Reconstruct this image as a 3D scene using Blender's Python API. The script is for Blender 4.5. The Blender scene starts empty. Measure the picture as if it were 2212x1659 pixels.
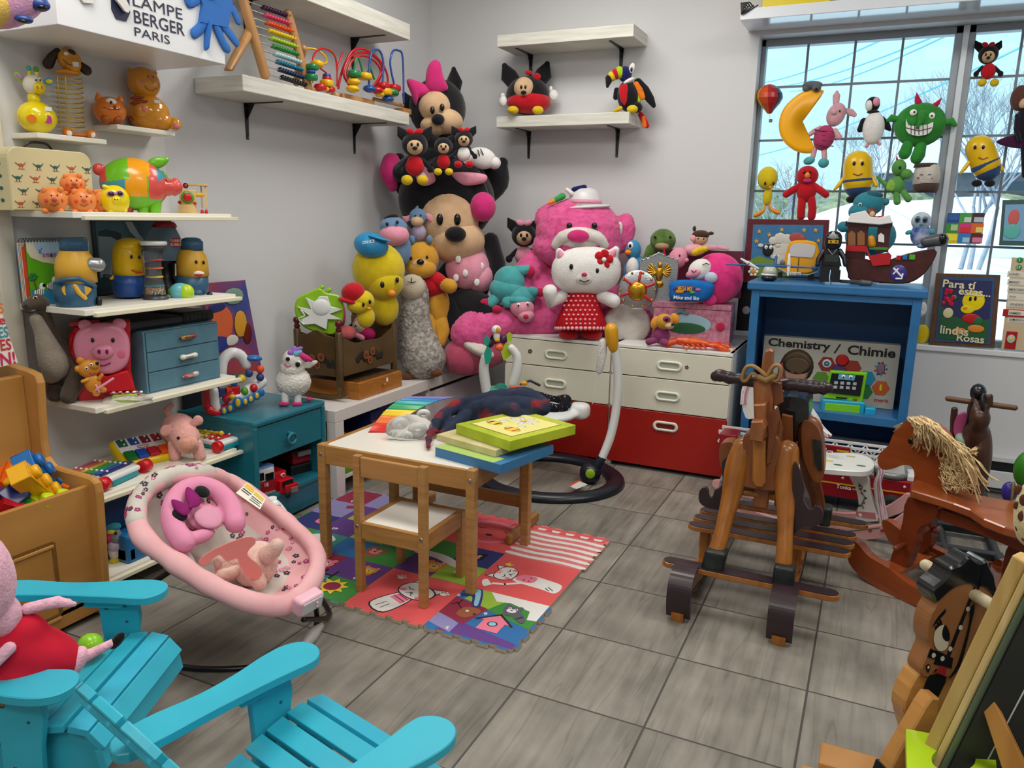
import bpy,bmesh,math,random
from mathutils import Vector,Matrix,Euler,noise
R=math.radians;PI=math.pi
scn=bpy.context.scene;COL=scn.collection
rnd=random.Random(7)
# ---------------- camera, world, lights, exposure ----------------
FW,FH=2212,1659
FOC,PITCH,ROLL,YAW,CH=1673.58,0.212973,0.0200674,-0.4355538,1.263
CAM=Vector((0,0,CH))
_f=Vector((math.sin(YAW)*math.cos(PITCH),math.cos(YAW)*math.cos(PITCH),-math.sin(PITCH)))
_r=Vector((math.cos(YAW),-math.sin(YAW),0));_u=_r.cross(_f)
CR=_r*math.cos(ROLL)+_u*math.sin(ROLL);CU=-_r*math.sin(ROLL)+_u*math.cos(ROLL);CF=_f
cd=bpy.data.cameras.new('camera');co=bpy.data.objects.new('camera',cd);COL.objects.link(co)
cd.sensor_width=36;cd.lens=FOC/FW*36;cd.clip_start=.02;cd.clip_end=300
mw=Matrix((CR,CU,-CF)).transposed().to_4x4();mw.translation=CAM;co.matrix_world=mw
scn.camera=co
w=bpy.data.worlds.new('sky');scn.world=w;w.use_nodes=True
nt=w.node_tree;bg=nt.nodes['Background']
sky=nt.nodes.new('ShaderNodeTexSky');sky.sky_type='HOSEK_WILKIE';sky.turbidity=2.6;sky.ground_albedo=.8;sky.sun_direction=Vector((-.75,-.35,.55)).normalized()
mixw=nt.nodes.new('ShaderNodeMix');mixw.data_type='RGBA';mixw.inputs[0].default_value=.85
mixw.inputs[7].default_value=(.66,.95,1.0,1)
nt.links.new(sky.outputs[0],mixw.inputs[6]);nt.links.new(mixw.outputs[2],bg.inputs[0]);bg.inputs[1].default_value=1.35
def lamp(name,kind,loc,rot,energy,color=(1,1,1),**k):
 l=bpy.data.lights.new(name,kind);l.energy=energy;l.color=color
 for a,b in k.items():setattr(l,a,b)
 o=bpy.data.objects.new(name,l);COL.objects.link(o);o.location=loc;o.rotation_euler=rot;return o
lamp('sun','SUN',(-5,-5,9),Vector((.75,.35,-.75)).to_track_quat('-Z','Y').to_euler(),3.2,(1,.96,.9),angle=R(1.0))
PANELS=[(-1.5,1.15),(-1.3,3.1),(.75,.6),(.75,2.7),(-.4,-1.0)]
for px_,py_ in PANELS:lamp('ceiling_panel_light','AREA',(px_,py_,2.735),(0,0,0),21,(1,.975,.93),shape='RECTANGLE',size=1.15,size_y=.55)
scn.view_settings.view_transform='Standard';scn.view_settings.look='None'
scn.view_settings.exposure=.0;scn.view_settings.gamma=1;scn.view_settings.use_curve_mapping=False
# ---------------- helpers ----------------
def ray(x,y):return CF+CR*((x-FW/2)/FOC)-CU*((y-FH/2)/FOC)
AX={'x':0,'y':1,'z':2}
def at(x,y,ax,v):
 "the point seen at pixel x, y on the plane ax = v"
 d=ray(x,y);i=AX[ax];return CAM+d*((v-CAM[i])/d[i])
def lin(c):
 c=c/255;return c/12.92 if c<=.04045 else((c+.055)/1.055)**2.4
def rgb(h):
 h=h.lstrip('#');return tuple(lin(int(h[i:i+2],16))for i in(0,2,4))+(1,)
MATS={};FUZZ={}
def mt(name,col,kind='plain',rough=.5,col2=None,sc=30,bump=.0,metal=0,emit=0,spec=.5,fuzz=None,stretch=None,trans=0,alpha=1,coat=0):
 if name in MATS:return MATS[name]
 m=bpy.data.materials.new(name);m.use_nodes=True;n=m.node_tree;N=n.nodes;L=n.links
 b=N['Principled BSDF'];c=rgb(col);b.inputs['Base Color'].default_value=c
 b.inputs['Roughness'].default_value=rough;b.inputs['Metallic'].default_value=metal
 b.inputs['Specular IOR Level'].default_value=spec;b.inputs['Coat Weight'].default_value=coat
 m.diffuse_color=c
 tc=N.new('ShaderNodeTexCoord');src=tc.outputs['Object']
 if stretch:
  mp=N.new('ShaderNodeMapping');mp.inputs['Scale'].default_value=stretch;L.new(src,mp.inputs[0]);src=mp.outputs[0]
 def nz(s,det=3,dist=0):
  t=N.new('ShaderNodeTexNoise');t.inputs['Scale'].default_value=s;t.inputs['Detail'].default_value=det;t.inputs['Distortion'].default_value=dist;L.new(src,t.inputs['Vector']);return t
 def ramp(fac,c1,c2,p1=.3,p2=.7):
  r=N.new('ShaderNodeValToRGB');r.color_ramp.elements[0].color=c1;r.color_ramp.elements[1].color=c2
  r.color_ramp.elements[0].position=p1;r.color_ramp.elements[1].position=p2;L.new(fac,r.inputs[0]);L.new(r.outputs[0],b.inputs['Base Color']);return r
 def bmp(h,st,dist=.002):
  k=N.new('ShaderNodeBump');k.inputs['Strength'].default_value=st;k.inputs['Distance'].default_value=dist;L.new(h,k.inputs['Height']);L.new(k.outputs[0],b.inputs['Normal'])
 c2=rgb(col2)if col2 else tuple(x*.82 for x in c[:3])+(1,)
 if kind=='plush':
  b.inputs['Roughness'].default_value=.9;b.inputs['Specular IOR Level'].default_value=.15
  b.inputs['Sheen Weight'].default_value=.25;b.inputs['Sheen Roughness'].default_value=.5
  t=nz(sc*2,2);ramp(t.outputs[0],c2,c,.3,.6);t2=nz(170,3);bmp(t2.outputs[0],.6,.005)
 elif kind=='fabric':
  b.inputs['Roughness'].default_value=.85;b.inputs['Specular IOR Level'].default_value=.2
  t=nz(sc,3);ramp(t.outputs[0],c2,c,.25,.6);t2=nz(900,1);bmp(t2.outputs[0],.25,.001)
 elif kind=='wood':
  t=nz(sc,4,.6);ramp(t.outputs[0],c2,c,.3,.68);bmp(t.outputs[0],bump or.1,.001)
 elif kind=='mottle':
  t=nz(sc,4);ramp(t.outputs[0],c2,c,.35,.65)
  if bump:bmp(t.outputs[0],bump,.002)
 elif kind=='glass':
  b.inputs['Transmission Weight'].default_value=trans or 1;b.inputs['IOR'].default_value=1.1
 elif bump:
  t=nz(sc,3);bmp(t.outputs[0],bump,.002)
 if emit:b.inputs['Emission Color'].default_value=c;b.inputs['Emission Strength'].default_value=emit
 if alpha<1:b.inputs['Alpha'].default_value=alpha
 MATS[name]=m
 if fuzz:FUZZ[m.name]=fuzz
 return m
class F:
 "an upright frame through a point of the room: right R, up Z, N towards the viewer; takes photo pixels, gives room points"
 def __init__(s,x,y,ax=None,v=None,yaw=None,A=None):
  s.A=A if A is not None else at(x,y,ax,v)
  if yaw is None:
   d=CAM-s.A;d.z=0;s.N=d.normalized()
  else:s.N=Vector((math.cos(yaw),math.sin(yaw),0))
  s.R=Vector((-s.N.y,s.N.x,0));s.Z=Vector((0,0,1))
  s.s=1.0;p0=s.p(x,y);s.s=((s.p(x+1,y)-p0).length);s.x=x;s.y=y
  s.sz=abs((s.p(x,y+1)-p0).z)or s.s
 def p(s,x,y,d=0):
  O=s.A+s.N*(d*s.s);r=ray(x,y);t=(O-CAM).dot(s.N)/r.dot(s.N);return CAM+r*t
 def off(s,m):
  g=F.__new__(F);g.__dict__.update(s.__dict__);g.A=s.A+s.N*m;return g
class M:
 def __init__(s,m=None):s.v=[];s.f=[];s.k=[];s.sm=[];s.mats=[];s.m=m
 def mi(s,m):
  m=m or s.m
  if m not in s.mats:s.mats.append(m)
  return s.mats.index(m)
 def add(s,v,f,m=None,sm=True):
  n=len(s.v);k=s.mi(m);s.v+=[Vector(a)for a in v];s.f+=[tuple(i+n for i in q)for q in f];s.k+=[k]*len(f);s.sm+=[sm]*len(f)
 def ell(s,c,ax,m=None,seg=24,ring=14,pw=1.0):
  "ellipsoid: centre and three half axes (vectors); pw<1 makes it boxier"
  fz=FUZZ.get((m or s.m).name)if(m or s.m)else None
  if fz:seg,ring=fz[2],fz[2]*2//3
  c=Vector(c);X,Y,Z=[Vector(a)for a in ax];v=[];f=[]
  sg=lambda a:math.copysign(abs(a)**pw,a)
  for j in range(ring+1):
   t=PI*j/ring;st,ct=math.sin(t),sg(math.cos(t));st=abs(st)**pw
   for i in range(seg):
    a=2*PI*i/seg;v.append(c+X*(st*sg(math.cos(a)))+Y*(st*sg(math.sin(a)))+Z*ct)
    if j in(0,ring):break
  def ix(j,i):return 0 if j==0 else(1+(ring-1)*seg if j==ring else 1+(j-1)*seg+i%seg)
  for j in range(ring):
   for i in range(seg):
    q=[ix(j,i),ix(j+1,i),ix(j+1,i+1),ix(j,i+1)];q=[a for n,a in enumerate(q)if a not in q[:n]]
    f.append(tuple(q))
  if fz:
   a,sc,_=fz;w=[]
   for p in v:
    d=(p-c);n=d.normalized()if d.length>1e-9 else Z.normalized()
    k=noise.noise(p*sc)+.6*noise.noise(p*sc*2.3);w.append(p+n*(a*k))
   v=w
  s.add(v,f,m);return s
 def e(s,fr,x,y,rx,ry,rd=None,d=0,rot=0,m=None,seg=24,ring=14,pw=1.0):
  "ellipsoid in frame fr, photo pixels"
  if rd is None:rd=min(rx,ry)
  c=fr.p(x,y,d);k=1.0;a=R(rot);ca,sa=math.cos(a),math.sin(a);u=fr.s;uz=fr.sz
  X=fr.R*(rx*u*ca)+fr.Z*(rx*uz*sa);Z=fr.R*(-ry*u*sa)+fr.Z*(ry*uz*ca)
  return s.ell(c,(X,fr.N*(-rd*u),Z),m,seg,ring,pw)
 def tube(s,pts,rad,m=None,n=12,cap=True,round_=True,closed=False,flat=1.0,up=None):
  P=[Vector(p)for p in pts]
  if not hasattr(rad,'__len__'):rad=[rad]*len(P)
  rad=list(rad)
  if round_ and cap and not closed:
   d0=(P[0]-P[1]).normalized();d1=(P[-1]-P[-2]).normalized();r0,r1=rad[0],rad[-1]
   P=[P[0]+d0*r0,P[0]+d0*r0*.8,P[0]+d0*r0*.4]+P+[P[-1]+d1*r1*.4,P[-1]+d1*r1*.8,P[-1]+d1*r1]
   rad=[r0*.05,r0*.6,r0*.92]+rad+[r1*.92,r1*.6,r1*.05]
  v=[];f=[];prev=None;K=len(P)
  for i in range(K):
   a=P[(i-1)%K]if(closed or i>0)else P[i];b=P[(i+1)%K]if(closed or i<K-1)else P[i]
   t=(b-a).normalized()if(b-a).length>1e-9 else Vector((0,0,1))
   if prev is None:
    h=Vector(up)if up is not None else(Vector((0,0,1))if abs(t.z)<.9 else Vector((1,0,0)))
    nr=(h-t*h.dot(t)).normalized()
   else:nr=(prev-t*prev.dot(t)).normalized()
   prev=nr;bi=t.cross(nr)
   for j in range(n):
    q=2*PI*j/n;v.append(P[i]+nr*(math.cos(q)*rad[i])+bi*(math.sin(q)*rad[i]*flat))
  for i in range(K if closed else K-1):
   for j in range(n):
    a,b=i*n,((i+1)%K)*n;f.append((a+j,a+(j+1)%n,b+(j+1)%n,b+j))
  if cap and not closed:f.append(tuple(reversed(range(n))));f.append(tuple(range((K-1)*n,K*n)))
  s.add(v,f,m)
  if cap and not closed and not round_:s.sm[-1]=s.sm[-2]=False
  return s
 def t(s,fr,pts,m=None,n=12,flat=1.0,sub=1):
  "tapered limb through (x,y,d,r) in pixels"
  q=[(fr.p(a[0],a[1],a[2]),a[3]*fr.s)for a in pts]
  if sub>1:q=smooth(q,sub)
  return s.tube([a for a,_ in q],[b for _,b in q],m,n,flat=flat)
 def box(s,x0,x1,y0,y1,z0,z1,bev=.003,m=None,T=None):
  c=Vector(((x0+x1)/2,(y0+y1)/2,(z0+z1)/2));return s.obox(c,(Vector((1,0,0)),Vector((0,1,0)),Vector((0,0,1))),(abs(x1-x0)/2,abs(y1-y0)/2,abs(z1-z0)/2),bev,m)
 def obox(s,c,ax,h,bev=.003,m=None,seg=2):
  "box with rounded edges: centre, unit axes, half sizes"
  c=Vector(c);X,Y,Z=[Vector(a)for a in ax]
  if X.cross(Y).dot(Z)<0:X=-X
  bm=bmesh.new();bmesh.ops.create_cube(bm,size=2)
  for v in bm.verts:v.co=Vector((v.co.x*h[0],v.co.y*h[1],v.co.z*h[2]))
  b=min(bev,min(h)*.9)
  if b>1e-5:bmesh.ops.bevel(bm,geom=list(bm.edges),offset=b,segments=seg,profile=.5,affect='EDGES')
  bm.verts.ensure_lookup_table()
  s.add([c+X*v.co.x+Y*v.co.y+Z*v.co.z for v in bm.verts],[tuple(q.index for q in p.verts)for p in bm.faces],m,False);bm.free();return s
 def prism(s,P,n,th,m=None,puff=0,sm=False,m2=None,bev=0):
  "outline P (room points in one plane) extruded th along n; puff rounds it into a cushion; bev chamfers"
  P=[Vector(p)for p in P];n=Vector(n).normalized()
  nn=sum(((P[i]-P[0]).cross(P[(i+1)%len(P)]-P[0])for i in range(len(P))),Vector())
  if nn.dot(n)<0:P=P[::-1]
  K=len(P);c=sum(P,Vector())/K
  if puff:
   R_=[(0,1.0)];R_=[(-.5,0.0)]
   lv=[(-1,.0),(-.98,.35),(-.86,.62),(-.6,.84),(-.25,.96),(0,1),(.25,.96),(.6,.84),(.86,.62),(.98,.35),(1,.0)]
   v=[c-n*(th/2)];
   for h,k in lv[1:-1]:
    for p in P:v.append(c+(p-c)*(k*puff+(1-puff)*(1 if abs(h)<.99 else 1))+n*(h*th/2))
   v.append(c+n*(th/2));f=[];nl=len(lv)-2
   for i in range(K):f.append((0,1+(i+1)%K,1+i));b=1+(nl-1)*K;f.append((len(v)-1,b+i,b+(i+1)%K))
   for j in range(nl-1):
    for i in range(K):a=1+j*K;b=a+K;f.append((a+i,a+(i+1)%K,b+(i+1)%K,b+i))
   s.add(v,f,m,True);return s
  if bev:
   Q=inset(P,n,bev)
   v=[q for q in Q]+[p+n*bev for p in P]+[p+n*(th-bev)for p in P]+[q+n*th for q in Q]
   f=[tuple(reversed(range(K))),tuple(range(3*K,4*K))]
   for a in(0,K,2*K):
    for i in range(K):f.append((a+i,a+(i+1)%K,a+K+(i+1)%K,a+K+i))
   s.add(v,f,m,sm);return s
  v=P+[p+n*th for p in P];f=[tuple(range(K,2*K)),tuple(reversed(range(K)))]
  s.add(v,f,m,sm);s.add(v,[(i,(i+1)%K,K+(i+1)%K,K+i)for i in range(K)],m2 or m,sm);return s
 def pr(s,fr,pts,th,d=0,m=None,puff=0,m2=None,bev=0,sp=0):
  "prism from photo pixels in frame fr; its middle lies at depth d, th in pixels"
  if sp:pts=spline(pts,sp)
  g=fr;P=[g.p(a,b,d)for a,b in pts]
  P=[q-g.N*(th*g.s/2)for q in P]if not puff else P
  return s.prism(P,g.N,th*g.s,m,puff,bool(puff),m2,bev*g.s)
 def lathe(s,base,axis,prof,m=None,n=24,sq=None):
  "prof = [(height,radius)] along axis from base"
  base=Vector(base);A=Vector(axis).normalized();h=Vector((1,0,0))if abs(A.x)<.9 else Vector((0,1,0))
  X=(h-A*h.dot(A)).normalized();Y=A.cross(X);v=[];f=[]
  if isinstance(m,(list,tuple)):ms=m
  else:ms=None
  for hh,r in prof:
   for j in range(n):
    q=2*PI*j/n;v.append(base+A*hh+X*(r*math.cos(q))+Y*(r*math.sin(q)))
  K=len(prof)
  if ms:
   n0=len(s.v);s.v+=v
   for i in range(K-1):
    k=s.mi(ms[min(i,len(ms)-1)])
    for j in range(n):s.f.append((n0+i*n+j,n0+i*n+(j+1)%n,n0+(i+1)*n+(j+1)%n,n0+(i+1)*n+j));s.k.append(k);s.sm.append(True)
   s.f+=[tuple(n0+i for i in reversed(range(n))),tuple(n0+i for i in range((K-1)*n,K*n))];s.k+=[s.mi(ms[0]),s.mi(ms[-1])];s.sm+=[False,False]
   return s
  for i in range(K-1):
   for j in range(n):f.append((i*n+j,i*n+(j+1)%n,(i+1)*n+(j+1)%n,(i+1)*n+j))
  f+=[tuple(reversed(range(n))),tuple(range((K-1)*n,K*n))];s.add(v,f,m);return s
 def lz(s,fr,x,prof,m=None,n=24,d=0):
  "upright lathe: prof=[(y,r)] in pixels bottom to top"
  b=fr.p(x,prof[0][0],d);z0=b.z
  return s.lathe(b,(0,0,1),[(fr.p(x,y,d).z-z0,r*fr.s)for y,r in prof],m,n)
 def bx(s,fr,x0,y0,x1,y1,dep,d=0,bev=.1,m=None):
  "box whose front face spans the pixels, dep px deep behind d"
  a=fr.p(x0,(y0+y1)/2,d);b=fr.p(x1,(y0+y1)/2,d);t=fr.p((x0+x1)/2,y0,d);u=fr.p((x0+x1)/2,y1,d)
  w=(b-a).dot(fr.R)/2;h=(t-u).z/2;q=dep*fr.s/2;c=(a+b)/2;c.z=(t.z+u.z)/2;c-=fr.N*q
  return s.obox(c,(fr.R,fr.N,fr.Z),(abs(w),q,abs(h)),bev*min(abs(w),abs(h),q),m)
 def quad(s,a,b,c,d,m=None,sm=False):s.add([a,b,c,d],[(0,1,2,3)],m,sm);return s
 def sheet(s,G,th,m=None,closed=False):
  "a cloth/thick sheet through a grid of points G[i][j]"
  H=len(G);W_=len(G[0]);v=[Vector(p)for r in G for p in r];nrm=[Vector()for _ in v];f=[]
  WW=W_ if closed else W_-1
  for i in range(H-1):
   for j in range(WW):
    q=(i*W_+j,i*W_+(j+1)%W_,(i+1)*W_+(j+1)%W_,(i+1)*W_+j);f.append(q)
    nn=(v[q[1]]-v[q[0]]).cross(v[q[3]]-v[q[0]])
    for a in q:nrm[a]+=nn
  k=len(v);v2=[p-nrm[i].normalized()*th if nrm[i].length>1e-12 else p for i,p in enumerate(v)]
  ff=f+[tuple(a+k for a in reversed(q))for q in f]
  rim=[]
  top=[0*W_+j for j in range(W_)];bot=[(H-1)*W_+j for j in range(W_)]
  if closed:top.append(top[0]);bot.append(bot[0])
  for j in range(len(top)-1):rim.append((top[j+1],top[j],top[j]+k,top[j+1]+k));rim.append((bot[j],bot[j+1],bot[j+1]+k,bot[j]+k))
  if not closed:
   for i in range(H-1):a,b=i*W_,(i+1)*W_;rim.append((a,b,b+k,a+k));a,b=a+W_-1,b+W_-1;rim.append((b,a,a+k,b+k))
  s.add(v+v2,ff+rim,m);return s
 def text(s,txt,O,X,Z,w=None,h=None,th=.0008,m=None,bold=0,center=False):
  "lettering on a plane: O lower left, X right, Z up unit vectors, fitted to width w and height h"
  cu=bpy.data.curves.new('t','FONT');cu.body=txt;cu.resolution_u=3;cu.offset=bold
  o=bpy.data.objects.new('t',cu);COL.objects.link(o);dg=bpy.context.evaluated_depsgraph_get()
  me=bpy.data.meshes.new_from_object(o.evaluated_get(dg));vs=[v.co.copy()for v in me.vertices];fs=[tuple(p.vertices)for p in me.polygons]
  bpy.data.objects.remove(o);bpy.data.curves.remove(cu);bpy.data.meshes.remove(me)
  if not vs:return s
  x0=min(v.x for v in vs);x1=max(v.x for v in vs);y0=min(v.y for v in vs);y1=max(v.y for v in vs)
  if w is None:k=h/(y1-y0);kx=ky=k
  elif h is None:kx=ky=w/(x1-x0)
  else:kx=w/(x1-x0);ky=h/(y1-y0)
  O=Vector(O);X=Vector(X).normalized();Z=Vector(Z).normalized();n=X.cross(Z)
  if center:O=O-X*((x1-x0)*kx/2)-Z*((y1-y0)*ky/2)
  s.add([O+X*((v.x-x0)*kx)+Z*((v.y-y0)*ky)+n*th for v in vs],fs,m,False);return s
 def blob(s,vox=.006,sm=4,fz=None):
  "melt the shapes gathered so far into one continuous skin"
  me=bpy.data.meshes.new('b');me.from_pydata(s.v,[],s.f);me.update();o=bpy.data.objects.new('b',me);COL.objects.link(o)
  k=o.modifiers.new('r','REMESH');k.mode='VOXEL';k.voxel_size=vox
  if sm:k=o.modifiers.new('s','SMOOTH');k.factor=.6;k.iterations=sm
  dg=bpy.context.evaluated_depsgraph_get();n=bpy.data.meshes.new_from_object(o.evaluated_get(dg))
  v=[a.co.copy()for a in n.vertices]
  if fz:v=[p+a.normal*(fz[0]*(noise.noise(p*fz[1])+.6*noise.noise(p*fz[1]*2.3)))for p,a in zip(v,n.vertices)]
  f=[tuple(p.vertices)for p in n.polygons];bpy.data.objects.remove(o);bpy.data.meshes.remove(me);bpy.data.meshes.remove(n)
  m=s.mats[0]if s.mats else s.m
  s.v=[];s.f=[];s.k=[];s.sm=[];s.mats=[];s.add(v,f,m);return s
 def obj(s,name,par=None,origin=None,lab=None):
  me=bpy.data.meshes.new(name);o0=Vector(par['_o'])if par is not None else(Vector(origin)if origin is not None else Vector())
  me.from_pydata([v-o0 for v in s.v],[],s.f)
  for m in s.mats:me.materials.append(m)
  me.polygons.foreach_set('material_index',s.k);me.polygons.foreach_set('use_smooth',s.sm);me.update()
  o=bpy.data.objects.new(name,me);COL.objects.link(o)
  if par is not None:o.parent=par;o['_o']=list(o0)
  else:o.location=o0;o['_o']=list(o0)
  if lab:o['label']=lab
  return o
def inset(P,n,b):
 K=len(P);Q=[]
 for i in range(K):
  a,c,d=P[i-1],P[i],P[(i+1)%K];e1=(c-a).normalized();e2=(d-c).normalized()
  m=(n.cross(e1)+n.cross(e2));m=m.normalized()if m.length>1e-6 else n.cross(e1)
  Q.append(c+m*b)
 return Q
def spline(P,k=4,closed=True):
 K=len(P);out=[]
 for i in range(K if closed else K-1):
  g=lambda j:P[j%K]if closed else P[max(0,min(K-1,j))]
  p0,p1,p2,p3=g(i-1),g(i),g(i+1),g(i+2)
  for q in range(k):
   t=q/k;out.append(tuple(.5*((2*b)+(-a+c)*t+(2*a-5*b+4*c-d)*t*t+(-a+3*b-3*c+d)*t**3)for a,b,c,d in zip(p0,p1,p2,p3)))
 if not closed:out.append(tuple(P[-1]))
 return out
def smooth(q,k):
 pts=[tuple(a)+(r,)for a,r in q];o=spline(pts,k,False);return[(Vector(a[:3]),a[3])for a in o]
def sp3(P,k=6,closed=False):return[Vector(p)for p in spline([tuple(p)for p in P],k,closed)]
def thing(name,label,cat,loc,group=None):
 o=bpy.data.objects.new(name,None);COL.objects.link(o);o.location=Vector(loc);o.empty_display_size=.05
 o['_o']=list(o.location);o['label']=label;o['category']=cat
 if group:o['group']=group
 return o
def tag(o,label,cat,group=None,kind=None):
 o['label']=label;o['category']=cat
 if group:o['group']=group
 if kind:o['kind']=kind
 return o
def struct(o):o['kind']='structure';return o
def toy(name,label,cat,fr,parts,group=None,loc=None):
 "parts: (name, material, shape, args...) ; '+' adds to the part before ; 'head/eye' makes a sub-part"
 T=thing(name,label,cat,loc or fr.A,group);made={};cur=None;cn=None;par=None
 def flush():
  if cur is not None:made[cn.split('/')[-1]]=cur.obj(cn.split('/')[-1],par)
 for p in parts:
  nm,m,sh=p[:3];a=p[3:]
  if nm!='+':
   flush();cur=M(m);cn=nm;par=T
   if '/' in nm:par=made.get(nm.split('/')[0],T)
  g=fr
  if sh=='e':cur.e(g,*a[:5],*(a[5:]if len(a)>5 else()),m=m)if len(a)<=7 else cur.e(g,*a[:7],m=m,pw=a[7])
  elif sh=='t':cur.t(g,a[0],m=m,**(a[1]if len(a)>1 else{}))
  elif sh=='p':cur.pr(g,a[0],a[1],a[2]if len(a)>2 else 0,m=m,puff=a[3]if len(a)>3 else 1,sp=a[4]if len(a)>4 else 4)
  elif sh=='s':cur.pr(g,a[0],a[1],a[2]if len(a)>2 else 0,m=m,bev=a[3]if len(a)>3 else 0,sp=a[4]if len(a)>4 else 0)
  elif sh=='l':cur.lz(g,a[0],a[1],m=m,d=a[2]if len(a)>2 else 0)
  elif sh=='b':cur.bx(g,*a[:4],a[4],a[5]if len(a)>5 else 0,a[6]if len(a)>6 else.2,m=m)
  elif sh=='x':
   A=g.p(a[1],a[4],a[5]);B=g.p(a[3],a[4],a[5]);C=g.p(a[1],a[2],a[5]);cur.text(a[0],A,g.R,g.Z,(B-A).dot(g.R),C.z-A.z,m=m,bold=a[6]if len(a)>6 else 0)
 flush();return T
def cyl(p0,p1,r,m,n=16,r1=None):
 k=M(m);k.tube([p0,p1],[r,r if r1 is None else r1],m,n,round_=False);return k
def circ(c,X,Y,r,k=24,a0=0,a1=2*PI):
 c=Vector(c);return[c+Vector(X)*(r*math.cos(a0+(a1-a0)*i/k))+Vector(Y)*(r*math.sin(a0+(a1-a0)*i/k))for i in range(k)]
VX,VY,VZ=Vector((1,0,0)),Vector((0,1,0)),Vector((0,0,1))
# ---------------- the room ----------------
WX,WY=-2.554,4.25;CZ=2.76;RX=3.0;BY=-2.2
def floor_mat():
 m=bpy.data.materials.new('floor_tile');m.use_nodes=True;n=m.node_tree;N=n.nodes;L=n.links;b=N['Principled BSDF']
 tc=N.new('ShaderNodeTexCoord')
 mp=N.new('ShaderNodeMapping');mp.vector_type='TEXTURE';mp.inputs['Location'].default_value=(-.7764,1.7287,0);mp.inputs['Scale'].default_value=(.3612,.3568,1)
 L.new(tc.outputs['Object'],mp.inputs[0])
 sp=N.new('ShaderNodeSeparateXYZ');L.new(mp.outputs[0],sp.inputs[0])
 def mth(op,a,b_=None,c=None):
  k=N.new('ShaderNodeMath');k.operation=op
  for i,v in enumerate((a,b_,c)):
   if v is None:continue
   if isinstance(v,(int,float)):k.inputs[i].default_value=v
   else:L.new(v,k.inputs[i])
  return k.outputs[0]
 def edge(o):f=mth('FRACT',o);return mth('ABSOLUTE',mth('SUBTRACT',f,.5))
 g=mth('GREATER_THAN',mth('MAXIMUM',edge(sp.outputs[0]),edge(sp.outputs[1])),.4915)
 cb=N.new('ShaderNodeCombineXYZ');L.new(mth('FLOOR',sp.outputs[0]),cb.inputs[0]);L.new(mth('FLOOR',sp.outputs[1]),cb.inputs[1])
 wn=N.new('ShaderNodeTexWhiteNoise');wn.noise_dimensions='3D';L.new(cb.outputs[0],wn.inputs['Vector'])
 va=N.new('ShaderNodeVectorMath');va.operation='MULTIPLY_ADD';va.inputs[1].default_value=(9,9,9);L.new(wn.outputs['Color'],va.inputs[0]);L.new(tc.outputs['Object'],va.inputs[2])
 def noi(scale,vec,det,st):
  q=N.new('ShaderNodeMapping');q.inputs['Scale'].default_value=st;L.new(vec,q.inputs[0])
  t=N.new('ShaderNodeTexNoise');t.inputs['Scale'].default_value=scale;t.inputs['Detail'].default_value=det;L.new(q.outputs[0],t.inputs['Vector']);return t.outputs[0]
 grain=noi(38,va.outputs[0],6,(1,.10,1));cloud=noi(7,va.outputs[0],5,(1,.8,1));crack=noi(16,va.outputs[0],2,(1,.05,1))
 r1=N.new('ShaderNodeValToRGB');e=r1.color_ramp.elements;e[0].position=.2;e[0].color=rgb('57534d');e[1].position=.78;e[1].color=rgb('a6a096');L.new(mth('ADD',mth('MULTIPLY',grain,.45),mth('MULTIPLY',cloud,.55)),r1.inputs[0])
 r2=N.new('ShaderNodeValToRGB');r2.color_ramp.elements[0].position=.485;r2.color_ramp.elements[1].position=.5;el=r2.color_ramp.elements.new(.515)
 r2.color_ramp.elements[0].color=(1,1,1,1);r2.color_ramp.elements[1].color=(.72,.71,.70,1);r2.color_ramp.elements[2].color=(1,1,1,1);L.new(crack,r2.inputs[0])
 mx=N.new('ShaderNodeMix');mx.data_type='RGBA';mx.blend_type='MULTIPLY';mx.inputs[0].default_value=.8;L.new(r1.outputs[0],mx.inputs[6]);L.new(r2.outputs[0],mx.inputs[7])
 tn=N.new('ShaderNodeMix');tn.data_type='RGBA';tn.blend_type='MULTIPLY';tn.inputs[0].default_value=1;L.new(mx.outputs[2],tn.inputs[6])
 rv=N.new('ShaderNodeMapRange');rv.inputs[3].default_value=.88;rv.inputs[4].default_value=1.06;L.new(wn.outputs['Value'],rv.inputs[0]);L.new(rv.outputs[0],tn.inputs[7])
 gm=N.new('ShaderNodeMix');gm.data_type='RGBA';L.new(g,gm.inputs[0]);L.new(tn.outputs[2],gm.inputs[6]);gm.inputs[7].default_value=rgb('4c4844');L.new(gm.outputs[2],b.inputs['Base Color'])
 b.inputs['Roughness'].default_value=.42;b.inputs['Specular IOR Level'].default_value=.35
 bp=N.new('ShaderNodeBump');bp.inputs['Strength'].default_value=.35;bp.inputs['Distance'].default_value=.002;L.new(mth('SUBTRACT',grain,g),bp.inputs['Height']);L.new(bp.outputs[0],b.inputs['Normal'])
 return m
WALL=mt('wall_paint','cfd0d3',rough=.6,bump=.05,sc=300);CEIL=mt('ceiling_paint','e2dfd8',rough=.8)
WHITE=mt('white_laminate','e6e4de',rough=.35);SLAT=mt('white_shelf_paint','e9e6da',rough=.35)
METW=mt('window_metal','8f979f',rough=.4,metal=.3);MUNT=mt('muntin_metal','6c7884',rough=.4,metal=.2)
struct(M(floor_mat()).box(WX-.1,RX+.1,BY-.1,WY+.15,-.12,0,0).obj('floor'))
struct(M(CEIL).box(WX-.1,RX+.1,BY-.1,WY+.15,CZ,CZ+.1,0).obj('ceiling'))
struct(M(WALL).box(WX-.1,WX,BY-.1,WY+.15,0,CZ,0).obj('wall_left'))
struct(M(WALL).box(RX,RX+.1,BY-.1,WY+.15,0,CZ,0).obj('wall_right'))
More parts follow.
